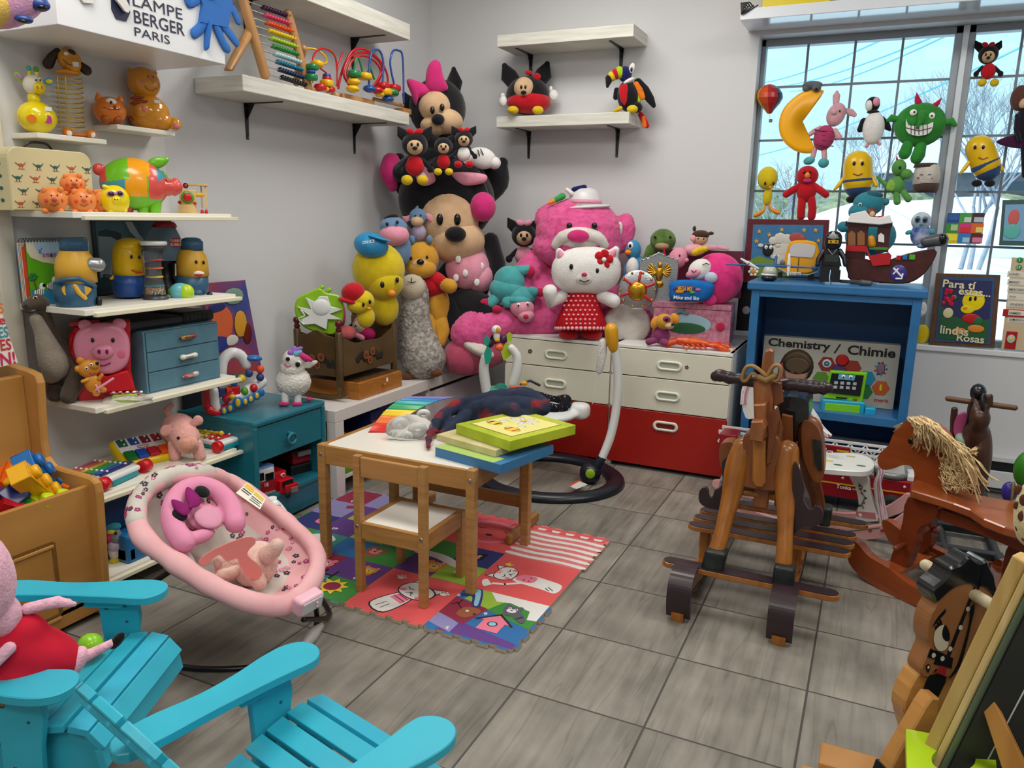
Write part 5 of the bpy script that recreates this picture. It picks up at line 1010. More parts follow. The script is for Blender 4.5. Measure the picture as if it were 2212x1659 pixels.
# ---------------- dark carved rocking horse by the heater ----------------
DK=mt('carved_brown','4a2a1a','wood',rough=.35,col2='35190f',sc=8,stretch=(4,4,1));DKB=mt('carved_black','101216',rough=.25);h5=F(2100,950,'y',3.35);H5=thing('rocking_horse','dark carved rocking horse with thin handle bar standing by the heater','rocking horse',Vector((h5.A.x,h5.A.y+.1,0)))
k=M(DK);k.e(h5,2108,890,20,34,24,0,8);k.e(h5,2116,905,24,28,30,14,0);k.pr(h5,[(2098,848),(2104,842),(2112,856),(2100,880)],10,10);k.pr(h5,[(2122,852),(2146,850),(2146,880),(2128,880)],10,10);k.e(h5,2108,940,30,40,30,0,14);k.blob(.008,3);ho=k.obj('head',H5)
k=M(DKB);k.e(h5,2113,848,18,19,22,-4);k.e(h5,2124,856,6,7,6,18);k.t(h5,[(2122,858,24,5),(2124,878,30,5),(2122,892,30,4)],n=8);k.t(h5,[(2100,868,16,2.5),(2092,900,16,2.5),(2086,925,10,2.5)],n=6);k.obj('bridle',ho)
k=M(mt('handle_wood','6a4a2c','wood',rough=.5,sc=8,stretch=(1,4,4),col2='54381e'));k.t(h5,[(2048,861,0,7),(2110,870,0,7),(2192,881,0,7)],n=14);k.obj('handle',H5)
k=M(DK);k.e(h5,2112,1000,30,90,46,-10);k.e(h5,2105,1060,22,70,30,10);k.blob(.010,3);k.obj('body',H5)
k=M(mt('pink_saddle','b04a7a',rough=.4));k.pr(h5,[(2066,900),(2088,892),(2090,920),(2072,945),(2060,930)],20,-30,sp=3);k.obj('saddle',H5);k=M(mt('sage_blanket','8aa08c',rough=.6));k.e(h5,2080,952,20,14,26,-10,-30);k.obj('blanket',H5)
k=M(DK);k.t(h5,[(2062,885,-40,8),(2060,905,-40,8),(2058,945,-40,7)],n=10);k.obj('rear_post',H5)
k=M(mt('rocker_charcoal','1b1f24',rough=.4));zf=h5.A
for dx in(-.07,.11):
 B=[Vector((h5.A.x+dx+.02,h5.A.y-.28+.07*i,.022+.006*(i-5)**2*.35))for i in range(12)];k.tube(B,.020,n=8)
k.box(h5.A.x-.08,h5.A.x+.15,h5.A.y-.1,h5.A.y-.06,.02,.05,.004);k.box(h5.A.x-.08,h5.A.x+.15,h5.A.y+.16,h5.A.y+.2,.02,.05,.004);k.obj('rocker',H5)
for o in H5.children:
 pass
 # ---------------- bits at the right edge ----------------
k=M(mt('frog_green','2f7a1e',rough=.35));g=F(2212,1010,'y',3.0);k.e(g,2222,1015,34,42,30);tag(k.obj('ride_on_toy',None,g.A),'green rounded ride-on toy cut off by the right edge','ride-on toy')
g=F(2182,1062,'y',3.05);T=thing('toy_wheel_ball','purple and gold wheeled toy near the heater','toy',Vector((g.A.x,g.A.y,.0)));k=M(mt('toy_purple','3a2f8a',rough=.3));k.e(g,2180,1062,18,22,16);k.obj('ball',T);k=M(mt('toy_gold','9a8436',rough=.4));k.e(g,2187,1062,6,23,17);k.obj('rim',T)
g=F(2212,1100,'y',1.9);k=M(mt('giraffe_cream','d8ca9a','plush',col2='cebf8c'));k.e(g,2232,1105,42,78,40);o=k
gb=mt('giraffe_brown','5a2c1a');rg=random.Random(5)
T=thing('plush_giraffe','brown and cream spotted giraffe toy poking in at the right edge','plush toy',g.A);k.obj('body',T);q=M(gb)
for a,b_,r_ in((2200,1058,11),(2212,1080,13),(2196,1092,9),(2208,1115,12),(2200,1140,9),(2214,1160,10),(2222,1050,10)):
 nx=(a-2232)/42;ny=(b_-1105)/78;dd=40*math.sqrt(max(.02,1-nx*nx-ny*ny));q.e(g,a,b_,r_*.8,r_,3,dd)
q.obj('spot',T)
# ---------------- painted rocking horse in the right foreground ----------------
OAK=mt('face_wood','9a683e','wood',rough=.35,col2='8c5b34',sc=3,stretch=(4,4,.6));OAKL=mt('light_oak','c08a48','wood',rough=.32,col2='ab7638',sc=5,stretch=(1,1,8),coat=.2);PBK=mt('gloss_black_paint','0c0d10','mottle',rough=.22,col2='15171b',sc=40,bump=.2,coat=.2);EW=mt('eye_white_paint','c9c2ac',rough=.5)
A3=at(2060,1380,'y',1.42);h3=F(2060,1380,A=A3,yaw=math.atan2(-.80,.60));H3=thing('rocking_horse','painted rocking horse head with glossy black mane in the right foreground','rocking horse',(A3.x,A3.y+.15,0))
face=[(2030,1262),(2022,1306),(2011,1326),(2003,1353),(2002,1380),(2007,1398),(1999,1420),(1989,1444),(1992,1460),(2004,1465),(2018,1453),(2026,1448),(2038,1459),(2052,1465),(2078,1448),(2110,1430),(2150,1380),(2165,1320),(2155,1270),(2120,1230),(2070,1235)]
TH=.038/h3.s
k=M(OAKL);P=[h3.p(x,y,0)for x,y in spline(face,3)];k.prism([p-h3.N*.036 for p in P],h3.N,.036,OAK,m2=OAKL,bev=.003);hd3=k.obj('head',H3)
def paint(fr_,pts,d,m,k,sp_=3):P=[fr_.p(x,y,0)+fr_.N*d for x,y in(spline(pts,sp_)if sp_ else pts)];n=sum(((P[i]-P[0]).cross(P[(i+1)%len(P)]-P[0])for i in range(len(P))),Vector());k.add(P if n.dot(fr_.N)>0 else P[::-1],[tuple(range(len(P)))],m,False)
k=M(PBK)
paint(h3,[(2014,1352),(2024,1334),(2040,1316),(2041,1314),(2042,1322),(2028,1338),(2016,1352)],.001,PBK,k)
paint(h3,[(2018,1358),(2020,1350),(2024,1352),(2022,1342),(2028,1345),(2027,1334),(2033,1340),(2036,1352),(2030,1358)],.001,PBK,k,0)
paint(h3,[(2016,1385),(2018,1365),(2028,1352),(2040,1350),(2048,1370),(2046,1395),(2036,1405),(2024,1403)],.0015,EW,k)
paint(h3,[(2034,1362),(2040,1348),(2048,1362),(2050,1380),(2043,1384),(2035,1376)],.002,PBK,k)
paint(h3,[(2102,1268),(2108,1268),(2046,1432),(2038,1428)],.0012,PBK,k,0);paint(h3,[(2008,1400),(2040,1412),(2038,1430),(2002,1418)],.0014,PBK,k,0)
paint(h3,[(2101,1304),(2104,1316),(2096,1350),(2086,1395),(2072,1440),(2054,1462),(2050,1462),(2066,1436),(2080,1392),(2092,1345),(2094,1318)],.0012,PBK,k)
paint(h3,[(2020,1450),(2040,1430),(2044,1436),(2042,1458),(2038,1459)],.0014,mt('mouth_red','a01428'),k,0)
paint(h3,[(2000,1436),(2006,1434),(2009,1440),(2004,1452),(1999,1442)],.0014,PBK,k);paint(h3,[(2002,1438),(2006,1437),(2006,1442),(2002,1443)],.002,EW,k)
for x,y in((2090,1314),(2074,1354),(2052,1400),(2016,1414),(2035,1421)):paint(h3,[(x-4,y-3),(x+1,y-5),(x+4,y+1),(x-1,y+6),(x-5,y+3)],.002,EW,k)
k.obj('painted_face',hd3)
mane=[(2022,1302),(2014,1290),(2012,1274),(2034,1254),(2046,1240),(2051,1226),(2074,1217),(2086,1204),(2097,1202),(2106,1209),(2117,1214),(2130,1209),(2138,1224),(2148,1244),(2150,1256),(2158,1290),(2150,1298),(2140,1284),(2128,1272),(2115,1268),(2108,1280),(2104,1270),(2094,1262),(2070,1266),(2050,1278)]
k=M(PBK);P=[h3.p(x,y,0)+h3.N*.003 for x,y in spline(mane,3)];k.prism([p-h3.N*.042 for p in P],h3.N,.042,bev=.004);k.obj('mane',H3)
k=M(PBK);k.pr(h3,[(2012,1396),(2040,1408),(2037,1430),(1999,1420)],TH*1.08,-TH*.5);k.obj('noseband',H3)
k=M(mt('dowel_cream','c9bfa0','mottle',col2='9a8c6c',sc=30,rough=.5));c=h3.p(2104,1284,0);k.tube([c-h3.N*.115,c+h3.N*.115],.0105,n=14);k.obj('handle',H3)
k=M(OAKL);bd_=[(1985,1466),(2010,1452),(2045,1462),(2075,1445),(2120,1440),(2200,1500),(2260,1700),(2060,1760),(1990,1640),(1962,1560),(1960,1520)]
P=[h3.p(x,y,0)-h3.N*.006 for x,y in spline(bd_,2)];k.prism([p-h3.N*.036 for p in P],h3.N,.036,bev=.003);k.obj('body',H3)
k=M(PBK);paint(h3,[(2012,1462),(2048,1466),(2030,1510),(2010,1560),(2004,1610),(1984,1600),(1986,1540),(1996,1500)],-.004,PBK,k);k.obj('neck_strap',H3)
k=M(OAKL);q=[(1978,1478),(1994,1480),(1990,1540),(1962,1640),(1925,1655),(1872,1668),(1905,1600),(1940,1540),(1962,1500)];P=[h3.p(x,y,0)+h3.N*.01 for x,y in q];k.prism(P,h3.N,.03,OAKL,bev=.003);lg=k.obj('leg',H3)
k=M(PBK);P=[h3.p(x,y,0)+h3.N*.008 for x,y in[(1886,1632),(1960,1632),(1950,1700),(1860,1700)]];k.prism(P,h3.N,.034);k.obj('hoof',lg)
k=M(OAKL);c=at(1850,1655,'z',.12);k.obox(c+VY*-.0,(VX,VY,VZ),(.075,.04,.011),.006);k.obox(c+Vector((-.06,-.06,-.02)),(VX,VY,VZ),(.05,.03,.012),.008);k.obj('foot_board',H3)
fd=Vector((h3.N.y,-h3.N.x,0));B3=Vector((A3.x,A3.y,0))-fd*.16
for s_ in(-.13,.07):
 k=M(OAKL);k.prism([B3+h3.N*s_+fd*t+VZ*z for t,z in spline([(.42,.11),(.32,.075),(.1,.05),(-.15,.05),(-.4,.08),(-.46,.13),(-.47,.10),(-.4,.03),(-.15,.001),(.1,.001),(.3,.03),(.4,.07)],3)],h3.N,.022);k.obj('rocker',H3)
 # ---------------- easel at the right edge ----------------
PN=mt('raw_pine','c9a866','wood',rough=.5,col2='b8924e',sc=4,stretch=(8,8,.8));PN2=mt('raw_pine_light','d9bf86','wood',rough=.5,col2='cbab68',sc=4,stretch=(8,8,.8));CB=mt('chalkboard','1c201f','mottle',rough=.6,col2='2a2f2d',sc=9);LG=mt('lime_tray','a9cc1c',rough=.3,coat=.2);CHK=mt('chalk','c9c9c4',rough=.9);GF=mt('green_frame','5a6a52',rough=.5)
ES=thing('easel','childrens wooden easel with chalkboard and lime green tray at the right edge','easel',(.33,1.15,0))
he=F(2120,1430,A=at(2120,1430,'y',1.12),yaw=math.atan2(-.60,-.80)+PI*0);
k=M(PN);
def stick(a,b,w,t_,m,T,nm,out=None):
 "square bar from a to b"
 a,b=Vector(a),Vector(b);Z=(b-a).normalized();h=out or Vector((.3,-.95,0));X=(h-Z*h.dot(Z)).normalized();Y=Z.cross(X);k=M(m);k.obox((a+b)/2,(X,Y,Z),(t_,w,(b-a).length/2),.003);return k.obj(nm,T)
e_top=at(2206,1215,'z',.80);e_bot=at(1975,1700,'z',.34)
d_=(e_bot-e_top).normalized();foot=e_bot+d_*(.34/abs(d_.z));foot.z=0
print('easel',e_top,e_bot,foot)
outv=Vector((-.55,-.83,0)).normalized()
stick(e_top-d_*.01,foot,.0105,.012,PN,ES,'leg',outv)
sidev=Vector((.80,-.60,0))
off=sidev*.017;stick(e_top+off+VZ*.0,foot+off,.0055,.012,PN2,ES,'frame_stile',outv)
off2=sidev*.0275;stick(e_top+off2,foot+off2,.004,.010,GF,ES,'board_edge',outv)
bdir=Vector((.93,.36,0)).normalized();a=e_top+sidev*.034;b=e_top+d_*.62+sidev*.034
k=M(CB);n_=bdir.cross(d_).normalized();n_=n_ if n_.dot(CAM-a)>0 else -n_;k.prism([a,a+bdir*.5,b+bdir*.5,b],-n_,.006);k.obj('chalkboard',ES)
k=M(CHK);a2,b2=a+bdir*.05+d_*.1,b+bdir*.05-d_*.05
for p,q in((a2+d_*.0,a2+bdir*.3),(a2,b2)):k.tube([p+n_*.001,q+n_*.001],.0012,n=4,round_=False)
k.text('Jar',a2+bdir*.01+d_*.42+n_*.001,bdir,-d_,.12,.05,.0005,bold=.01)
for i in range(7):p=a2+bdir*(.03+.012*i)+d_*(.16+.01*i);k.tube(sp3([p+n_*.001,p+bdir*.02+d_*.03+n_*.001,p+bdir*.05-d_*.02+n_*.001],4),.0012,n=4,round_=False)
k.obj('chalk_drawing',ES)
k=M(mt('pine_orange','c98f48','wood',rough=.4,col2='b67c38',sc=4,stretch=(8,8,.8)));g=F(2110,1500,'z',.56);k.pr(g,[(2103,1466),(2112,1455),(2122,1456),(2240,1700),(2180,1700)],22,0,bev=2);k.obj('brace',ES)
tz=.44;tp=[(1957,1574),(1960,1700),(2160,1720),(2150,1632),(2144,1612),(2040,1590)]
P=[at(x,y,'z',tz)for x,y in tp];hole=[at(2060+48*math.cos(a),1640+28*math.sin(a),'z',tz)for a in[2*PI*i/32 for i in range(32)]]
c=sum(hole,Vector())/32;outl=[]
for h_ in hole:
 d=(h_-c).normalized();best=None
 for i in range(len(P)):
  p,q=P[i],P[(i+1)%len(P)];e=q-p;den=d.x*e.y-d.y*e.x
  if abs(den)<1e-9:continue
  t=((p.x-c.x)*e.y-(p.y-c.y)*e.x)/den;u=((p.x-c.x)*d.y-(p.y-c.y)*d.x)/den
  if t>0 and -.001<=u<=1.001 and(best is None or t<best):best=t
 outl.append(c+d*best)
def snap(o):
 b=min(range(len(outl)),key=lambda i:(outl[i]-o).length);outl[b]=Vector(o)
for o in P:snap(o)
th=VZ*.014;v=hole+outl+[p-th for p in hole]+[p-th for p in outl];f=[]
for i in range(32):
 j=(i+1)%32;f+=[(i,j,32+j,32+i),(64+j,64+i,96+i,96+j),(j,i,64+i,64+j),(32+i,32+j,96+j,96+i)]
k=M(LG);k.add(v,f,None,False);k.obj('tray',ES)
# ---------------- toys on the left shelves ----------------
C=lambda n,h,**k:mt(n,h,**k)
GY_=C('glaze_yellow','ecd400',rough=.2,coat=.3);GOR=C('glaze_orange','e07a1c',rough=.18,coat=.4);GCAT=C('glaze_cat','d8901c',rough=.15,coat=.5);GPIG=C('glaze_pig','ec8a42',rough=.35);EYW=C('eye_white','f2f0ea',rough=.25);EYB=C('eye_dark','0b0b10',rough=.12);STK=C('price_sticker','eeeeec',rough=.6)
DBR=C('ear_brown','2c1610',rough=.3);GLD=C('coil_gold','d0b24a',rough=.3,metal=.3);RED_=C('plain_red','c01820',rough=.35);PKC=C('glaze_pink','d87a84',rough=.3);TEALB=C('bead_teal','3fae9e',rough=.3);GRNB=C('bead_green','4f9a2a',rough=.3);BRM=C('brown_mark','8a2a12',rough=.3);BLB=C('bead_blue','2350b0',rough=.3);MGB=C('patch_magenta','b8388a',rough=.3)
fr=F(80,288,'x',-2.478)
toy('giraffe_money_box','yellow giraffe money box with white head and coloured horns','money box',fr,[('body',GY_,'e',80,254,44,35,40,0),('+',STK,'b',97,231,112,240,3,32),('+',GOR,'s',[(56,254),(68,247),(80,256),(70,266)],3,39,0,2),('+',MGB,'s',[(97,250),(110,252),(112,266),(98,265)],3,33,0,2),('neck',GY_,'l',75,[(226,14),(205,14)]),('head',C('head_cream','e8e2d0',rough=.25),'e',72,184,23,22,22,0),('head/muzzle',GY_,'e',84,190,15,14,16,12),('+',GOR,'e',81,188,2.5,3.5,2,28),('+',GOR,'e',91,189,2.5,3.5,2,26),('head/eye',EYW,'e',77,172,4,4.5,3,19),('+',EYB,'e',78,173,2,2.4,2,22),('head/eye',EYW,'e',86,172,4,4.5,3,17),('+',EYB,'e',87,173,2,2.4,2,20),('ear',C('ear_green','9fb84a'),'e',41,165,12,9,3,-4,-38),('+',C('ear_mauve','b08ab8'),'e',42,165,8,5.5,3,-2,-38),('ear',C('ear_blue','4a9cba'),'e',106,176,12,8,3,-2,8),('+',GY_,'e',106,176,8,5,3,0,8),('horn',GY_,'t',[(63,168,0,4),(63,155,0,4)]),('horn/tip',TEALB,'e',62,148,6,6),('horn',GY_,'t',[(79,168,0,4),(79,156,0,4)]),('horn/tip',GRNB,'e',78,150,6.5,6.5)])
fr=F(165,292,'x',-2.478)
coil=M(GLD);hl=[]
for i in range(11*20+1):
 a=i/20*2*PI;y=282-i*(282-166)/220;cx=156-(282-y)*.065;hl.append(fr.p(cx,y,0)+fr.R*(29*fr.s*math.cos(a))+fr.N*(26*fr.s*math.sin(a)))
coil.tube(hl,1.4*fr.s,n=6);coil.tube([fr.p(124,166,18),fr.p(133,284,18)],1.4*fr.s,n=6);coil.tube([fr.p(141,166,25),fr.p(149,284,25)],1.4*fr.s,n=6)
T=toy('spring_dog','ochre spring-bodied dog letter rack with long brown ears','ornament',fr,[('base',GOR,'e',170,292,34,6,26,0),('+',GOR,'e',146,286,12,10,12,20),('+',GOR,'e',197,290,12,10,12,18),('+',STK,'e',150,288,6,6,3,31,-30),('+',STK,'e',201,292,5,6,3,28,-30),('collar',GCAT,'e',147,157,28,8,26,0),('head',GCAT,'e',150,130,26,24,24,0,-12),('+',GCAT,'e',158,140,18,16,18,12),('head/nose',EYB,'e',155,113,9,6,7,16,-25),('head/eye',EYW,'e',143,116,5,4,3,21),('head/mouth',BRM,'t',[(136,128,24,1),(145,138,29,1),(160,142,31,1)]),('head/price_tag',STK,'b',157,134,170,144,2,33),('ear',DBR,'t',[(124,110,0,7),(113,122,2,10),(104,138,2,12)],{'flat':.5}),('ear',DBR,'t',[(170,136,2,7),(178,145,4,11),(187,152,4,12)],{'flat':.5})])
coil.obj('coil',T)
fr=F(238,268,'x',-2.476)
toy('monster_money_box','small orange one-eyed money box with pointed ears','money box',fr,[('body',GOR,'e',237,240,37,31,34,0),('ear',GOR,'t',[(213,214,0,9),(212,206,0,6),(211,201,0,2)]),('ear',GOR,'t',[(260,218,0,8),(260,211,0,6),(261,206,0,2)]),('eye',EYW,'e',240,221,12,9,6,24),('+',EYB,'e',240,221,3,3,2,31),('mouth',BRM,'t',[(224,232,32,1),(238,237,33.5,1),(257,236,31,1)]),('foot',C('foot_brown','a8520e',rough=.2),'e',228,258,10,11,6,26),('foot',MATS['foot_brown'],'e',255,259,10,10,6,24),('tooth',BRM,'e',247,232,4,4,2,31)])
fr=F(325,283,'x',-2.478)
T=toy('cat_money_box','large glossy orange cat money box sitting on the short shelf','money box',fr,[('body',GCAT,'e',320,245,48,42,40,0,-14),('+',GCAT,'e',345,262,30,22,30,5),('head',GCAT,'e',310,180,36,34,30,4),('ear',GCAT,'t',[(288,165,4,10),(281,151,4,5)]),('ear',GCAT,'t',[(330,167,4,9),(336,158,4,4)]),('paw',GCAT,'e',306,238,18,16,14,32,30),('+',PKC,'e',311,235,5,7,3,44,10),('paw',GCAT,'e',378,268,14,14,12,14),('+',PKC,'e',381,272,7,6,3,25),('stripe',BRM,'e',296,211,16,3.4,4,36,8),('stripe',BRM,'e',300,221,20,4,4,37,12),('stripe',BRM,'e',282,257,5,6,4,24,30),('face',BRM,'t',[(311,182,32,.8),(318,193,34,.8),(328,197,34,.8),(340,190,29,.8)]),('+',EYB,'e',320,165,1.6,1.6,1,31),('+',EYB,'e',331,166,1.6,1.6,1,28),('+',PKC,'e',309,176,4,4,1,33),('+',PKC,'e',327,170,3,2,1,31),('+',STK,'b',333,216,346,223,2,40)])
fr=F(40,30,'x',-2.14)
toy('plush_turtle','pink and yellow plush with blue feet poking in at the top left corner','plush toy',fr,[('body',C('rose_plush','e2a8cc',kind='plush'),'e',20,0,95,55,60,0,28),('+',C('yellow_plush','e6c060',kind='plush'),'e',-15,15,60,42,50,18,35),('foot',C('foot_blue','1e3f86',rough=.4),'e',86,10,23,15,18,30),('+',EYB,'e',90,16,13,6,10,38),('foot',MATS['foot_blue'],'e',52,42,20,9,14,40),('+',EYB,'e',50,46,12,4,8,48)])
fr=F(470,40,'x',XB+.006,yaw=0);CRB=C('canvas_blue','2f74c8',rough=.8,bump=.9,sc=700)
k=M(CRB)
sh=[[(418,-30),(500,-30),(498,15),(490,60),(430,48),(436,10)]]
for L_ in([(425,0,0,7),(408,8,0,7),(404,-12,0,7)],[(492,22,0,7),(503,20,0,7),(512,42,0,7),(515,46,0,6)],[(440,48,0,8),(432,62,0,8),(420,72,0,8)],[(450,52,0,9),(446,80,0,9),(445,98,0,8)],[(468,58,0,8),(480,88,0,8),(490,104,0,8)],[(482,54,0,8),(500,78,0,8),(510,92,0,7)]):k.t(fr,L_,n=8,flat=.35,sub=3)
k.pr(fr,sh[0],7,0);T=thing('canvas_crab','blue plastic canvas crab hanging on the right end of the sign box','craft figure',fr.p(470,20));k.obj('body',T);k=M(EYW);k.e(fr,457,-8,6,7,3,5);k.obj('eye',T)
q=M(C('canvas_white','e9e6e2',rough=.8,bump=.9,sc=700));g=F(190,5,'x',XB+.006,yaw=0);q.pr(g,[(170,-30),(203,-30),(200,8),(180,6),(172,-4)],5,0);tag(q.obj('canvas_scrap',None,g.A),'white plastic canvas figure at the top left of the sign box','craft figure')
q=M(MATS['canvas_white']);g=F(268,10,'x',XB+.010,yaw=0);q.pr(g,[(252,-20),(262,-14),(272,2),(280,18),(276,28),(268,24),(258,10),(250,0)],5,2);tag(q.obj('canvas_scrap',None,g.A),'white plastic canvas piece over the dark emblem on the sign box','craft figure')
# --- suitcase shelf ---
zz=T1
SUI=C('suitcase_cream','d8cc9c',rough=.6);DNO=C('print_teal','2e5e58');DNR=C('print_rust','b8603a')
sc=thing('suitcase','cream childrens suitcase printed with little dinosaurs and a brown handle','suitcase',(-2.47,1.78,zz))
k=M(SUI);sx1=-2.40;ya_=at(28,450,'x',sx1).y;yb3=at(206,450,'x',sx1).y;zt_=at(100,322,'x',sx1).z
def rrect(y0,y1,z0,z1,r,x):
 P=[]
 for cy_,cz_,a0 in((y1-r,z0+.002,-90),(y1-r,z1-r,0),(y0+r,z1-r,90),(y0+r,z0+.002,180)):
  rr=r if cz_>z0+.01 else.002
  for i in range(6):a=R(a0+i*18);P.append(Vector((x,cy_+(r-rr)*(1 if a0 in(-90,0)else -1)+rr*math.cos(a),cz_+rr*math.sin(a))))
 return P
k.prism(rrect(ya_,yb3,zz,zt_,.035,WX+.014),VX,sx1-WX-.014,bev=.003);
rg=random.Random(2);
for i in range(5):
 for j in range(4):
  y=ya_+.025+i*(yb3-ya_-.04)/4.3+(.014 if j%2 else 0);z=zz+.022+j*.038
  if z>zt_-.02:continue
  x=sx1+.0006;m=DNO if(i+j)%3 else DNR
  k.ell((x,y,z),(VX*.0005,VY*.010,VZ*.005),m,8,4);k.tube([(x,y-.008,z),(x,y-.016,z+.006)],.0016,m,n=4);k.tube([(x,y+.008,z),(x,y+.015,z+.008)],.0016,m,n=4);k.tube([(x,y-.004,z-.003),(x,y-.004,z-.010)],.0013,m,n=4);k.tube([(x,y+.004,z-.003),(x,y+.004,z-.010)],.0013,m,n=4);k.tube([(x,y-.010,z-.012),(x,y+.010,z-.012)],.0008,DNR,n=4)
for j in range(4):
 for i in range(2):k.ell((WX+.06+i*.05,ya_-.0006,zz+.03+j*.036),(VX*.010,VY*.0005,VZ*.006),DNO,8,4)
k.obj('case',sc);k=M(DBR);ym=(ya_+yb3)/2;k.tube(sp3([(sx1-.06,ym-.05,zt_),(sx1-.055,ym-.03,zt_+.018),(sx1-.055,ym,zt_+.022),(sx1-.055,ym+.03,zt_+.018),(sx1-.06,ym+.05,zt_)],5),.004,n=8);k.obj('handle',sc)
def piggy(name,label,cx,cy,w,h,m,fr,cat='money box',extra=[]):
 s=w/2;return toy(name,label,cat,fr,[('body',m,'e',cx,cy,s,h/2,s*.9,0),('ear',m,'e',cx-s*.55,cy-h*.38,s*.22,s*.2,s*.1,s*.55,30),('ear',m,'e',cx+s*.5,cy-h*.40,s*.22,s*.2,s*.1,s*.55,-30),('snout',m,'e',cx+s*.12,cy-h*.02,s*.26,s*.2,s*.3,s*.8),('+',C('snout_pink','c2504c',rough=.35),'e',cx+s*.12,cy-h*.02,s*.17,s*.13,s*.1,s*1.08),('leg',m,'e',cx-s*.5,cy+h*.42,s*.25,s*.2,s*.25,s*.4),('leg',m,'e',cx+s*.5,cy+h*.42,s*.25,s*.2,s*.25,s*.4),('face',EYB,'e',cx-s*.1,cy-h*.17,s*.05,s*.06,s*.04,s*.84),('+',EYB,'e',cx+s*.3,cy-h*.18,s*.05,s*.06,s*.04,s*.82),('+',BRM,'t',[(cx-s*.2,cy+h*.14,s*.86,s*.025),(cx+s*.12,cy+h*.22,s*.88,s*.03),(cx+s*.42,cy+h*.13,s*.8,s*.025)]),('+',C('cheek_red','d8402c'),'e',cx-s*.42,cy+h*.02,s*.13,s*.13,s*.05,s*.84),('+',MATS['cheek_red'],'e',cx+s*.6,cy+h*.02,s*.1,s*.13,s*.05,s*.7)]+extra)
for cx,cy,w,h,nm,dx in((114,432,66,56,'orange clay pig at the left of the bottom row, wearing a price sticker',-2.32),(178,434,62,54,'orange clay pig in the middle of the bottom row',-2.30),(220,434,48,52,'orange clay pig at the right of the bottom row',-2.33)):
 f_=F(cx,cy+h//2,A=at(cx,cy+h/2,'x',dx));f_.A.z=max(f_.A.z,zz);piggy('clay_pig',nm,cx,cy,w,h,GPIG,f_)
f_=F(157,412,A=at(157,412,'x',-2.33));piggy('clay_pig','orange clay pig stacked on top of the other three',157,398,58,46,GPIG,f_)
f_=F(252,460,A=at(252,460,'x',-2.29));SGL=C('sunglass_dark','2a1420',rough=.15);SGP=C('sunglass_mauve','c890c4',rough=.3)
toy('yellow_pig_money_box','yellow pig money box wearing heart-shaped sunglasses','money box',f_,[('body',GY_,'e',248,432,33,32,30,0),('leg',GY_,'e',240,455,8,6,8,12),('leg',GY_,'e',268,454,8,6,8,8),('ear',GY_,'e',228,404,8,5,5,12,-20),('snout',GY_,'e',251,432,10,9,8,28),('sunglasses',SGP,'e',240,419,10,7,4,27),('+',SGL,'e',240,419,7.5,5,4,29),('+',SGP,'e',259,418,9,7,4,25),('+',SGL,'e',259,418,6.5,5,4,27),('+',SGP,'b',246,415,254,419,4,31),('face',EYB,'e',248,431,1.3,1.3,1,36),('+',EYB,'e',254,431,1.3,1.3,1,36)])
def patchpig():
 f_=F(295,462,'x',-2.36);cols=[C('patch_'+n,h,rough=.28,coat=.3)for n,h in(('teal','3f93a6'),('green','6cbc18'),('orange','f0a010'),('coral','d85048'),('rust','b8402c'))];T=thing('patchwork_pig','large patchwork pig money box in green, orange, blue and coral','money box',f_.A)
 k=M(cols[0]);k.e(f_,290,398,74,56,52,0,-4,seg=110,ring=76)
 def pick(p):
  q=p-f_.A;u=q.dot(f_.R)/f_.s;v=q.z/f_.sz
  x=295+u;y=462-v
  if x>330 and y<400-(x-330)*.5:return 0 if x>345 else 3
  if y<388-(x-290)*.15:return 3 if x<238 else(1 if x<285 else 2)
  if x<275:return 0 if y<440 else 3
  if y<425 and x<322:return 2
  if x>325 and y<430:return 3
  return 1
 idx=[k.mi(c)for c in cols]
 for i,f in enumerate(k.f):c=sum((k.v[a]for a in f),Vector())/len(f);k.k[i]=idx[pick(c)]
 k.obj('body',T)
 for x,y,c in((276,446,4),(335,450,1),(310,452,1),(262,440,3)):q=M(cols[c]);q.t(f_,[(x,y-14,10,15),(x,y+6,10,13)]);q.obj('leg',T)
 q=M(cols[1]);q.pr(f_,[(318,352),(328,342),(345,338),(365,342),(358,356),(342,364),(325,362)],14,10,puff=1,sp=3);q.obj('ear',T)
 q=M(cols[1]);q.e(f_,352,382,10,14,6,-20,20);q.obj('ear',T)
 q=M(cols[3]);q.e(f_,378,404,12,20,18,4,-8);q.t(f_,[(355,404,2,22),(378,404,4,18)]);q.obj('snout',T)
 q=M(cols[3]);q.e(f_,214,366,14,13,10,0);q.obj('tail',T);q=M(EYB);q.t(f_,[(357,388,40,1.2),(362,393,38,1.2),(369,392,34,1.2)]);q.obj('eye',T)
patchpig()
f_=F(418,464,'x',-2.30);WDL=C('toy_wood','e0c284',rough=.5,kind='wood',col2='d0ae6c',sc=6,stretch=(2,2,8))
